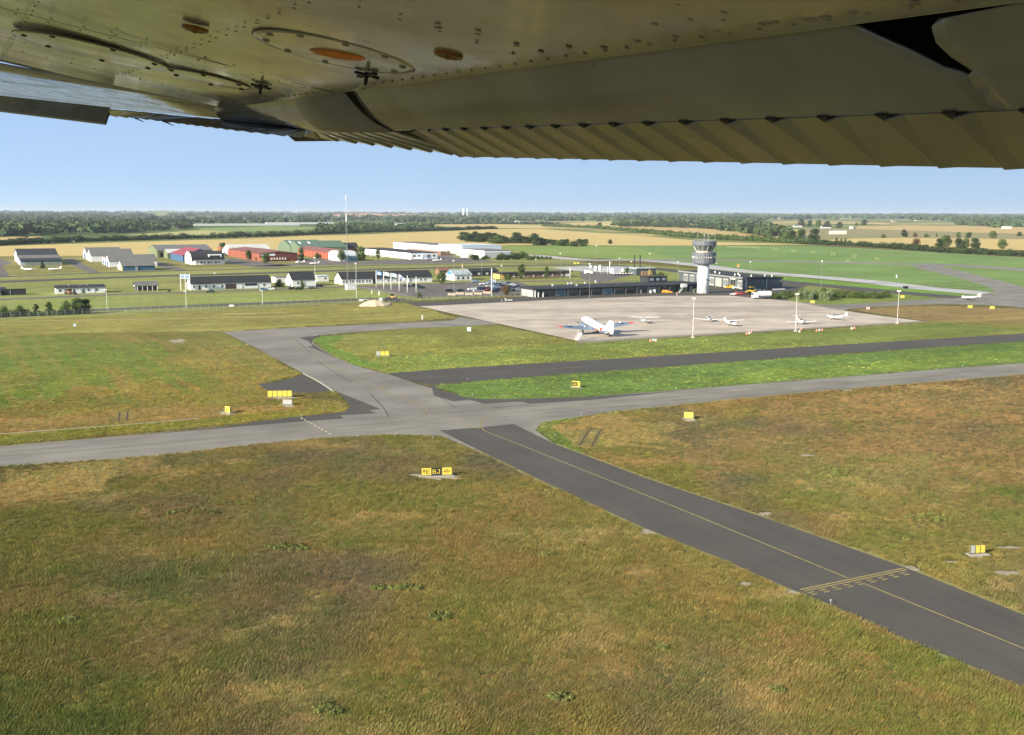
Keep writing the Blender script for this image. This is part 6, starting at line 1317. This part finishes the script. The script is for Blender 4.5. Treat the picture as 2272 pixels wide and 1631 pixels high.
def quads_mesh(name, V, g, m):
    n = len(V)//4; me = bpy.data.meshes.new(name); me.vertices.add(4*n); me.vertices.foreach_set('co', V.ravel().astype(np.float32))
    me.loops.add(4*n); me.loops.foreach_set('vertex_index', np.arange(4*n, dtype=np.int32)); me.polygons.add(n); me.polygons.foreach_set('loop_start', np.arange(0, 4*n, 4, dtype=np.int32)); me.update(calc_edges=True)
    at = me.color_attributes.new('tone', 'FLOAT_COLOR', 'POINT'); at.data.foreach_set('color', np.repeat(g, 4, 0).ravel().astype(np.float32)); me.materials.append(m); return me
def crown_clumps(rnd, H, Wd, z0, n, kind):
    cl = []
    for k in range(n):
        q = rnd.uniform(0, 1); z = z0+(H-z0)*q
        if kind == 'conifer': rr = Wd*.5*(1-q)**.9+.15; a = rnd.uniform(0, 6.28); cl.append((rr*.6*math.cos(a), rr*.6*math.sin(a), z, rr*.55, rr*.55, rr*.35))
        else:
            prof = math.sin(math.pi*min(max(q*.86+.12, 0), 1))**.7; rr = Wd*.5*prof; a = rnd.uniform(0, 6.28); d = rr*rnd.uniform(.15, .75); s = Wd*rnd.uniform(.13, .24); cl.append((d*math.cos(a), d*math.sin(a), min(z, H-s*.7), s, s, s*.85))
    return cl
def tree_proto(name, kind, H, Wd, seed, m, nq=1500, trunk=True, leaf=.22, n=26, z0=.28):
    rnd = random.Random(seed); cl = crown_clumps(rnd, H, Wd, H*z0, n, kind); V, g = leafcloud(cl, nq, leaf, seed); cm = quads_mesh('crown', V, g, LF[m]); tm = None
    if trunk:
        b = MB(); r = H*.028; b.tube((0, 0, 0), (.05*H*.3, 0, H*.35), r, r*.75, 8); b.tube((.05*H*.3, 0, H*.35), (0, .03*H, H*.75), r*.75, r*.3, 7)
        for k in range(7):
            a = rnd.uniform(0, 6.28); z = H*rnd.uniform(.25, .6); b.tube((.03*H*.3, 0, z), (Wd*.33*math.cos(a), Wd*.33*math.sin(a), z+H*rnd.uniform(.1, .25)), r*.4, r*.12, 5)
        tm = b.mesh('trunk', [Bark])
    return cm, tm
PRO = {'round1': tree_proto('t', 'round', 10, 9.5, 1, 'tree', 3000, z0=.16, leaf=.28), 'round2': tree_proto('t', 'round', 10, 10.5, 2, 'tree', 3000, z0=.16, leaf=.28), 'tall': tree_proto('t', 'round', 10, 5.2, 3, 'tree', 2200, z0=.12, n=30), 'dark1': tree_proto('t', 'round', 10, 11.5, 4, 'dark', 3000, z0=.06, leaf=.3),
       'dark2': tree_proto('t', 'round', 10, 13, 5, 'dark', 3000, z0=.04, leaf=.3), 'conifer': tree_proto('t', 'conifer', 10, 5, 6, 'conifer', 2400, z0=.06, n=34), 'copper': tree_proto('t', 'round', 10, 11, 7, 'copper', 2600, z0=.12, leaf=.28), 'hedgey': tree_proto('t', 'round', 10, 14, 8, 'tree', 3000, z0=.0, leaf=.3)}
def tree(label, px, ytop, kind, wf=1.0, name='tree', cat='tree', group=None, rz=None):
    c = G(*px); d = math.hypot(c.x, c.y)
    if d > 4500: c.z = float(hgt(np.array([c.x]), np.array([c.y]))[0])
    H = height_at(c, ytop); s = H/10; cm, tm = PRO[kind]
    t = thing(name, label, cat, c, rz if rz is not None else random.uniform(0, 6.28), group); t.scale = (s*wf, s*wf, s)
    obj('crown', cm, t)
    if tm: obj('trunk', tm, t)
# bushy row at lower left
row = [((10,703),679,'hedgey',1.2,'leftmost'), ((45,701.5),677,'hedgey',1.1,'second'), ((80,700),674.5,'tall',1.3,'third'), ((110,699),670,'tall',1.3,'fourth'), ((146,697.5),667,'hedgey',.85,'fifth'), ((172,696.5),661.5,'round1',1.0,'sixth, tallest'), ((190,695),664,'dark1',.9,'rightmost, dark')]
for px, yt, k, wf, lb in row: tree(lb+' of the row of green young trees behind the fence at lower left', px, yt, k, wf, group='young trees behind the left fence')
def bushrow(label, A_, B_, H, Wd, m='dark', nq=1500, leaf=.35, seed=1, name='hedge', cat='hedge', z=None):
    P = gp([A_, B_]) if not isinstance(A_, list) else gp(A_); rnd = random.Random(seed); O = P[0].copy(); cl = []
    for i in range(len(P)-1):
        L_ = (P[i+1]-P[i]).length; n = max(2, int(L_/(Wd*.42)))
        for k in range(n):
            p = P[i].lerp(P[i+1], (k+rnd.random())/n)-O; h_ = H*rnd.choice([.6, .75, .85, 1.0, 1.15])*rnd.uniform(.85, 1.1); r_ = Wd*.5*rnd.uniform(.75, 1.2); cl.append((p.x+rnd.uniform(-.2, .2)*Wd, p.y+rnd.uniform(-.2, .2)*Wd, h_*.52, r_, r_, h_*.5))
    nq = int(min(60000, max(nq, len(cl)*150))); V, g = leafcloud(cl, nq, leaf, seed, .4); me = quads_mesh('foliage', V, g, LF[m])
    t = thing(name, label, cat, O); obj('foliage', me, t); b = MB()
    for c_ in cl[::3][:80]: b.tube((c_[0], c_[1], 0), (c_[0], c_[1], c_[2]), .12, .08, 4)
    b.build('stems', Bark, t)
bushrow('dark low hedge under the young trees behind the left fence', (-40,706), (205,696), 2.2, 3.2, 'dark', 2500, .16, 3)
# trees by the hangars
for px, yt, k, wf, lb in (((94.5,595),574.5,'conifer',1.0,'dark conifer before the far left hangar'), ((497,563),538.5,'round1',1.0,'round tree above the small red house with the blue-grey roof'), ((514,567),549,'dark1',1.0,'dark tree between the white gable and the red hall'), ((552,577),556,'round2',.8,'small tree against the west side of the first red hall'), ((571,579),567,'hedgey',.9,'low bush-like tree at the corner of the first red hall'),
    ((590,584),560.5,'round1',.9,'tree in front of the white sign boards of the red hall'), ((670,578),549,'tall',1.1,'slim tree between the green halls and the parked aircraft'), ((704,573),560,'hedgey',1.0,'round bush-like tree before the second red hall'), ((758,580.5),556.5,'round2',1.0,'left round tree before the pale curved shed'), ((800,579),547.5,'round1',.95,'taller round tree right of the pale curved shed'), ((840,575),553,'tall',1.2,'tree in front of the grey doors of the white workshop'),
    ((755,556),540,'round2',1.1,'tree at the back left of the brick-red house'), ((980,630),604,'round2',.95,'round tree left of the white hall with the chequered roof'), ((1158,620),586.5,'tall',1.25,'leafy birch before the brown barrack'), ((1126,622),608,'hedgey',1.0,'bushy tree at the ochre end of the brown barrack'), ((1212.5,618),591,'tall',.8,'thin tree in front of the brown barrack windows'), ((1124.5,655),633,'copper',1.0,'reddish-green tree between car park and terminal'), ((931,661),648.5,'hedgey',1.0,'green bush at the foot of the rightmost flagpole'),
    ((918,626),617,'hedgey',1.0,'dark bush before the long white house behind flagpoles'), ((671,640),619,'hedgey',.5,'shrub left of the tall white gabled house door'), ((620,636),619,'hedgey',1.1,'bush between the long house and the tall white house'), ((1391,608),594,'round1',1.0,'small round tree between the fuel cabin and boiler house'), ((1465,611),603,'hedgey',1.2,'dark scrub right of the boiler house'), ((1470,612),605,'copper',1.3,'reddish scrub right of the boiler house'), ((375,647),641.5,'hedgey',1.5,'low dark bush between the grey hut and the notice boards')):
    tree(lb, px, yt, k, wf)
# field trees and copses on the right
for px, yt, k, wf, lb in (((2006,525.5),510,'dark1',1.1,'dark round tree standing in the rough pasture'), ((2030,526),515.5,'copper',1.2,'reddish bush right of the dark round pasture tree'), ((2055,527),518,'hedgey',1.2,'small shrub right of the reddish bush'), ((2078,525),517.5,'hedgey',.7,'tiny shrub in the pasture'), ((1960,528),518.5,'hedgey',1.3,'pale green bush at the left of the pasture'),
    ((2031,550),528,'copper',1.0,'single tree with reddish crown on the long hedge'), ((2083,550),530,'dark1',.9,'left tree of the big pair on the long hedge'), ((2097,550),523,'round2',1.1,'largest tree on the long hedge at right'), ((2126,551),529,'dark2',1.0,'left of the three dark trees on the long hedge'), ((2143,551),529,'round1',.9,'middle of the three dark trees on the long hedge'), ((2163,552),529,'dark1',1.1,'right of the three dark trees on the long hedge'), ((2223,553),531.5,'round2',1.1,'lone round tree at the far right of the long hedge'),
    ((2126,528),515,'round1',1.0,'tree behind the trio, in the pasture'), ((2150,528),515.5,'dark2',1.3,'broad tree group behind the trio'), ((2202,530),513,'round2',1.2,'rounded tree in the pasture at far right'), ((2262,524),515,'dark1',1.4,'tree at the right edge of the pasture'),
    ((1806,538),508,'dark1',1.0,'tall dark tree left of the grey-blue barn'), ((1745,531),512,'hedgey',1.1,'bushy tree left of the grey-blue barn'), ((1778,535),508.5,'dark2',1.0,'broad dark tree behind the grey-blue barn'), ((1757,531),512,'dark1',1.2,'dark tree above the hedge left of the barn'), ((1733,530),517,'round1',1.2,'round tree on the hedge line near the barn'), ((1722,507),497,'dark1',1.2,'tree left of the pale farmhouse'),
    ((1778,502),486.5,'dark1',1.2,'tall tree behind the pale farmhouse'), ((1797,503),489,'dark2',1.0,'tree right of the pale farmhouse'), ((1816,503),488,'round1',1.1,'tree left of the blue-black roofed farmhouse'), ((1836,503),491,'dark2',1.4,'wide tree behind the blue-black roofed farmhouse'), ((1862,506),493,'dark1',1.3,'tree right of the blue-black roofed farmhouse'), ((1917,500),487,'dark2',1.2,'round tree at the end of the farm track'), ((1900,501),494,'hedgey',1.3,'low trees left of the round track tree'),
    ((1856,541.5),527,'tall',1.0,'poplar-like tree in the dark row by the hedge, left'), ((1866,541),529,'tall',1.0,'poplar-like tree in the dark row by the hedge, middle'), ((1876,541.5),529,'tall',1.0,'poplar-like tree in the dark row by the hedge, right'), ((1354,541),531.5,'dark1',1.2,'small dark tree alone at the edge of the wheat'), ((1330,503),494,'dark1',1.5,'tree beside the yellow field')):
    tree(lb, px, yt, k, wf)
# copse in the wheat: individual bushes
rnd = random.Random(11)
wds = ['far left', 'left', 'left of centre', 'centre', 'right of centre', 'right', 'far right']
for k in range(30):
    q = k/29; x = 1030+q*265; yb = 530+9*q+rnd.uniform(-1, 4.5)+(q > .1)*2; yt = yb-rnd.uniform(11, 21)*(1-.45*q); tree('bush in the '+wds[min(6, int(q*7))]+' part of the dark copse before the wheat', (x, yb+2), max(yt, 511+9*q), ['dark1', 'dark2', 'hedgey'][k % 3], 1.7, 'copse_bush', 'bush', 'bushes of the copse in the wheat')
for k, (x, yb, yt, kd, wf, lb) in enumerate(((1053,536,514,'dark1',1.0,'tallest dark tree at the left of the copse'), (1096,539,517,'dark2',1.2,'tall dark tree in the left half of the copse'), (1146,540,516,'dark1',1.2,'tall dark tree in the middle of the copse'), (1186,540,518,'dark2',1.1,'tall dark tree in the right half of the copse'), (1298,542,531,'dark1',2.0,'rounded dark thicket right of the copse'))):
    tree(lb, (x, yb), yt, kd, wf)
# scrub right of the low white hall
for k in range(22):
    q = k/21; x = 1048+q*128; yb = 573+rnd.uniform(-1.5, 4); tree('shrub in the scrub between the low white hall and the taxiway, '+wds[min(6, int(q*7))]+' part', (x, yb), yb-rnd.uniform(6, 12)-(5 if .7 < q < .9 else 0), ['hedgey', 'dark1', 'hedgey'][k % 3], 1.9, 'scrub_bush', 'bush', 'scrub by the low white hall')
for k in range(5): x = 1185+k*9; tree('low shrub in the thin scrub before the far runway, '+['first', 'second', 'third', 'fourth', 'fifth'][k]+' from the left', (x, 575), 566+k*.6, 'hedgey', 1.2, 'scrub_bush', 'bush', 'thin scrub before the far runway')
# bushes right of the station: silvery and green
PRO['silver'] = tree_proto('t', 'round', 10, 11, 9, 'silver', 3000, z0=.02, leaf=.3); PRO['bush'] = tree_proto('t', 'round', 10, 12, 10, 'bush', 3000, z0=.0, leaf=.3)
for k in range(46):
    q = k/45; x = 1708+q*258; big = abs(x-1806) < 36; yb = 657+rnd.uniform(0, 7)+(4 if big else 0)-q*1.5; hh = rnd.uniform(15, 26) if big else rnd.uniform(8, 13)
    tree(('silvery' if big and k % 3 else 'green')+' bush in the overgrown bank right of the station, '+('tall middle clump' if big else 'left part' if x < 1768 else 'right part'), (x, yb), yb-hh, 'silver' if big and k % 3 else 'bush', .9 if big else 1.5, 'bank_bush', 'bush', 'bushes of the bank right of the station')
tree('dark round bush at the right end of the overgrown bank', (1972,661), 650, 'hedgey', 1.1)
# hedgerows
HEDGES = [([(-260,560),(0,544.5),(180,536.5),(380,531),(600,525.5),(760,518),(960,512.5),(1100,508)], 7.6, 13, 'dark', .8, 'long dark hedgerow between the wheat and the woods on the left'),
    ([(1205,502.5),(1300,506),(1400,514),(1500,525),(1580,531),(1700,536),(1790,542)], 8, 13, 'tree', .8, 'long hedgerow crossing the wheat behind the tower'),
    ([(1770,541),(1900,546),(2000,553),(2100,561),(2200,566),(2420,576)], 6, 9, 'dark', .6, 'long hedge along the far green at right'),
    ([(1372,503),(1450,504),(1560,507),(1640,512),(1740,523)], 14, 26, 'dark', 1.2, 'wooded strip above the wheat behind the tower'),
    ([(960,498),(1080,497.5),(1240,497)], 9, 20, 'far', 1.4, 'wooded strip around the distant barns')]
for P, H, Wd, m_, lf, lb in HEDGES: bushrow(lb, P, None, H, Wd, m_, 3000, lf, int(P[0][0])+1000, 'hedgerow', 'hedgerow')
# far woods: masses nobody could count
def wood(label, poly, n, seed, hm=13, rm=11, m='far', per=26, dens=None):
    rg = np.random.RandomState(seed); xs = [p[0] for p in poly]; ys = [p[1] for p in poly]; cl = []; P = [(a, b) for a, b in poly]
    X = rg.uniform(min(xs), max(xs), n*4); Y = rg.uniform(min(ys), max(ys), n*4); ok = inpoly(X, Y, P); X, Y = X[ok][:n], Y[ok][:n]
    Vs, gs = [], []
    for k, (x, y) in enumerate(zip(X, Y)):
        g_ = G(x, y); d = math.hypot(g_.x, g_.y); z = float(hgt(np.array([g_.x]), np.array([g_.y]))[0]); sc = max(1, d/3000)**.85
        r_ = rm*rg.uniform(.6, 1.5)*sc; h_ = hm*rg.uniform(.7, 1.35)
        cl.append((g_.x, g_.y, z+h_*.5, r_, r_*.8, h_*.5, sc))
    c = np.array(cl); nq = len(c)*per; rgd = rg.normal(size=(nq, 3)); rgd /= np.linalg.norm(rgd, axis=1)[:, None]; rgd[:, 2] = np.abs(rgd[:, 2])*1.0-.25; idx = np.repeat(np.arange(len(c)), per)
    Pp = c[idx, :3]+rgd*c[idx, 3:6]*rg.uniform(.8, 1.1, (nq, 1)); nn = rgd+rg.normal(size=(nq, 3))*.45; nn /= np.linalg.norm(nn, axis=1)[:, None]
    a = np.cross(nn, rg.normal(size=(nq, 3))); a /= np.linalg.norm(a, axis=1)[:, None]; b = np.cross(nn, a); s = (c[idx, 3]*.42*rg.uniform(.6, 1.3, nq))[:, None]
    V = np.stack([Pp-a*s-b*s*.7, Pp+a*s-b*s*.6, Pp+a*s*.9+b*s*.7, Pp-a*s*.8+b*s*.7], 1).reshape(-1, 3)
    V[:, 2] = np.maximum(V[:, 2], .1)
    t = np.clip(1+.3*rg.uniform(-1, 1, nq)+(rg.uniform(-1, 1, len(c))*.38)[idx], .4, 1.8); g = np.stack([t*(1+.15*rg.uniform(-1, 1, len(c))[idx]), t, t*.9, np.ones(nq)], 1)
    o = obj('wood', quads_mesh('wood', V, g, LF[m])); tag(o, label, 'wood', kind='stuff')
wood('broad dark woodland filling the left behind the hedgerow', [(-250,476),(700,475),(800,488),(740,494),(420,500),(420,508),(260,518),(60,524),(-250,532)], 1050, 21)
wood('wood behind the radio mast and polytunnels', [(690,508),(760,501),(900,500),(960,503),(950,510),(760,517),(690,517)], 150, 23, 8, 9)
wood('hazy woodland belt across the middle distance', [(700,476),(1700,479),(1720,486),(1560,500),(1372,502),(1370,492),(1240,491),(940,494),(800,490)], 900, 24, 13, 12)
wood('dark wood belt on the right horizon', [(1560,480),(2480,482),(2480,500),(2272,503),(2130,500),(2120,493),(1970,488),(1700,489),(1640,500),(1560,503)], 900, 25, 13, 12)
wood('woodland behind the right-hand farms', [(1600,500),(1700,497),(1720,510),(1760,528),(1690,524),(1600,512)], 130, 26, 11, 12)
wood('wood along the far right field edge', [(2130,497),(2480,500),(2480,509),(2300,506),(2170,505)], 130, 27, 13, 12)
wood('faint blue treeline along the whole horizon', [(-400,472.5),(2700,480),(2700,486),(-400,478)], 900, 28, 12, 14, per=14)
def hill(name, px, w_, d_, h_, m_, label, z0=0):
    c = G(*px); b = MB(); n = 40; rings = []
    for k in range(9):
        q = k/8; rings.append([(w_*(1-q)**1.0*math.cos(2*math.pi*i/n)*(1+.12*math.sin(3*i*.157+2)), d_*(1-q)*math.sin(2*math.pi*i/n), h_*(1-(1-q)**1.7)*(1+.08*math.sin(i*.9+k))) for i in range(n)])
    b.loft(rings, 0, True); o = b.build(name, m_); o.location = (c.x, c.y, float(hgt(np.array([c.x]), np.array([c.y]))[0])-2); tag(o, kind='structure', label=label)
hill('hill', (362,480), 230, 200, 44, mat('hill grass', C(120,128,76,K), .95, .2, .02), 'low rounded green hill on the left horizon')
hill('hill', (800,484), 420, 200, 32, mat('bare hill earth', C(176,140,112,K), .95, .25, .02), 'bare brown gravel hill behind the mast'); hill('hill', (880,484), 380, 200, 28, MATS['bare hill earth'], 'right shoulder of the bare brown gravel hill'); hill('hill', (1592,484), 300, 200, 20, MATS['hill grass'], 'low pale rise behind the tower')
# weeds and grass tufts close to the camera
def weed(label, px, rx, ry, h_, m='heath', seed=0, n=26):
    c = G(*px); s = (px[1]-473)/CAMH; rnd = random.Random(seed); cl = []
    fy = (px[1]-473)**2/(CAMH*FP)
    for k in range(n):
        a = rnd.uniform(0, 6.28); q = rnd.random()**.5; r_ = rnd.uniform(.18, .42); cl.append((rx/s*q*math.cos(a), ry/fy*q*math.sin(a), h_*.4, r_, r_, h_*rnd.uniform(.4, .7)))
    V, g = leafcloud(cl, n*90, .075, seed, .4); t = thing('weed_clump', label, 'weeds', c, 0, 'clumps of tall weeds in the foreground'); obj('foliage', quads_mesh('foliage', V, g, LF[m]), t)
for k, (px, rx, ry, lb) in enumerate((((730,1576),38,14,'round grey-green weed clump at the bottom left of centre'), ((1243,1551),26,12,'fresh green weed clump at the bottom middle'), ((1722,1532),18,8,'small green weed clump at the bottom right'), ((880,1306),78,8,'long dark grey-green weed row in the middle foreground'), ((975,1370),26,12,'grey-green weed clump left of the straw-coloured grass'), ((148,1378),20,7,'small green weed clump at the left'), ((925,1168),15,4,'tiny green tuft in the middle distance'), ((1215,1232),14,5,'dark green tuft left of the dark taxiway'), ((1840,1052),62,16,'spread of low grey-green weeds on the brown grass right'), ((2070,1150),70,11,'low dark weeds near the right holding sign'), ((420,1140),70,10,'loose dark weeds in the left foreground'), ((640,1215),60,9,'loose grey-green weeds above the weed row'), ((1470,1440),12,5,'tiny tuft below the dark taxiway'))):
    weed(lb, px, rx*.9, ry*.8, .36, 'heath', 50+k, 14 if rx < 50 else 34)
def tufts():
    P = ROADS['all']; rg = np.random.RandomState(5)
    def mk(seed, n, h, sp, w_, bend):
        r_ = np.random.RandomState(seed); V, F = [], []
        for k in range(n):
            a = r_.uniform(0, 6.28); q = sp*r_.random()**.5; x, y = q*math.cos(a), q*math.sin(a); hh = h*r_.uniform(.4, 1.15); b_ = r_.uniform(-1.2, 1.2); dx, dy = bend*hh*math.cos(b_), bend*hh*math.sin(b_); c_ = r_.uniform(0, 3.14); wx, wy = w_*math.cos(c_), w_*math.sin(c_)
            o = len(V); V += [(x-wx, y-wy, 0), (x+wx, y+wy, 0), (x+dx, y+dy, hh)]; F.append((o, o+1, o+2))
        return V, F
    m = bpy.data.materials.new('grass blades'); m.use_nodes = True; n = m.node_tree; b = n.nodes['Principled BSDF']; b.inputs['Roughness'].default_value = 1; b.inputs['Specular IOR Level'].default_value = .05
    a = n.nodes.new('ShaderNodeAttribute'); a.attribute_type = 'INSTANCER'; a.attribute_name = 'tone'; n.links.new(a.outputs['Color'], b.inputs['Base Color'])
    N = 190000; u = rg.random(N); D = 60*(330/60.0)**(u**.88); A_ = np.radians(rg.uniform(-30, 31, N)); X = D*np.sin(A_); Y = D*np.cos(A_)
    keep = rg.random(N) < np.clip((330-D)/130, 0, 1)
    for poly in P:
        for ox, oy in ((0, 0), (.45, 0), (-.45, 0), (0, .45), (0, -.45)): keep &= ~inpoly(X+ox, Y+oy, poly)
    keep &= ~inpoly(X, Y, gp([(950,856),(1150,838),(1500,812),(1800,790),(2272,757),(2700,728),(2700,772),(2272,806),(2100,818),(1800,842),(1500,866),(1280,884),(1060,889)])) | (rg.random(N) < .25)
    X, Y = X[keep], Y[keep]; tone = ground_tone(X, Y); j = rg.random((len(X), 1)); tone = tone*(1.14+.85*j)*np.array([1.0, 1.0, .93])
    red = (rg.random(len(X)) < np.clip((fbm(X/9, Y/9, 61)-.42)*2.2, 0, .6))[:, None]; tone = np.where(red, tone*np.array([1.09, .97, .95]), tone)
    st = (rg.random(len(X)) < np.clip((fbm(X/5, Y/5, 62)-.5)*2.0, .02, .5))[:, None]; tone = np.where(st, tone*np.array([1.35, 1.25, 1.25]), tone)
    gr = (rg.random(len(X)) < np.clip((fbm(X/6, Y/6, 63)-.45)*2.5, .02, .6))[:, None]; tone = np.where(gr, tone*np.array([.72, .92, .72]), tone)
    hk = rg.uniform(.55, 1.3, len(X))*(.6+.9*fbm(X/8, Y/8, 64))
    for i, (lb, h) in enumerate((('tall wispy grass tufts scattered over the foreground field', .30), ('short dense grass tufts scattered over the foreground field', .19))):
        V, F = mk(30+i, 40, h, .34, .020, .6); me = bpy.data.meshes.new('tuft'); me.from_pydata(V, [], F); me.materials.append(m)
        sel = (np.arange(len(X)) % 2) == i; pts = np.stack([X[sel], Y[sel], np.zeros(sel.sum())], 1); pm = bpy.data.meshes.new('grass_tufts'); pm.from_pydata(pts.tolist(), [], [])
        at = pm.attributes.new('tone', 'FLOAT_COLOR', 'POINT'); at.data.foreach_set('color', np.concatenate([tone[sel], np.ones((sel.sum(), 1))], 1).ravel().astype(np.float32))
        at = pm.attributes.new('size', 'FLOAT', 'POINT'); at.data.foreach_set('value', hk[sel].astype(np.float32))
        o = obj('grass_tufts', pm); tag(o, lb, 'grass', kind='stuff')
        tu = bpy.data.objects.new('grass_blades', me); col.objects.link(tu); tu.location = (0, 0, -50); tu.hide_render = True; tag(tu, 'source tuft of grass blades', 'grass', kind='stuff')
        ng = bpy.data.node_groups.new('scatter', 'GeometryNodeTree'); ng.interface.new_socket('Geometry', in_out='INPUT', socket_type='NodeSocketGeometry'); ng.interface.new_socket('Geometry', in_out='OUTPUT', socket_type='NodeSocketGeometry')
        gi = ng.nodes.new('NodeGroupInput'); go = ng.nodes.new('NodeGroupOutput'); ip = ng.nodes.new('GeometryNodeInstanceOnPoints'); oi = ng.nodes.new('GeometryNodeObjectInfo'); oi.inputs[0].default_value = tu
        rr = ng.nodes.new('FunctionNodeRandomValue'); rr.data_type = 'FLOAT_VECTOR'; rr.inputs[0].default_value = (0, 0, -.9); rr.inputs[1].default_value = (0, 0, .9)
        na = ng.nodes.new('GeometryNodeInputNamedAttribute'); na.data_type = 'FLOAT'; na.inputs[0].default_value = 'size'
        ng.links.new(gi.outputs[0], ip.inputs['Points']); ng.links.new(oi.outputs['Geometry'], ip.inputs['Instance']); ng.links.new(rr.outputs[0], ip.inputs['Rotation']); ng.links.new(na.outputs[0], ip.inputs['Scale']); ng.links.new(ip.outputs[0], go.inputs[0])
        md = o.modifiers.new('scatter', 'NODES'); md.node_group = ng
tufts()
# ---------------- haze ----------------
def haze():
    b = MB(); b.box(-32000, 32000, -32000, 32000, -1.5, 130); m = bpy.data.materials.new('haze'); m.use_nodes = True; n = m.node_tree
    n.nodes.remove(n.nodes['Principled BSDF']); v = n.nodes.new('ShaderNodeVolumePrincipled'); v.inputs['Density'].default_value = HAZE; v.inputs['Color'].default_value = (.80, .88, 1.0, 1); v.inputs['Anisotropy'].default_value = .1
    n.links.new(v.outputs[0], n.nodes['Material Output'].inputs['Volume']); tag(b.build('haze', m), 'pale blue summer haze over the far countryside', 'haze', kind='stuff')
HAZE = .000042
haze()
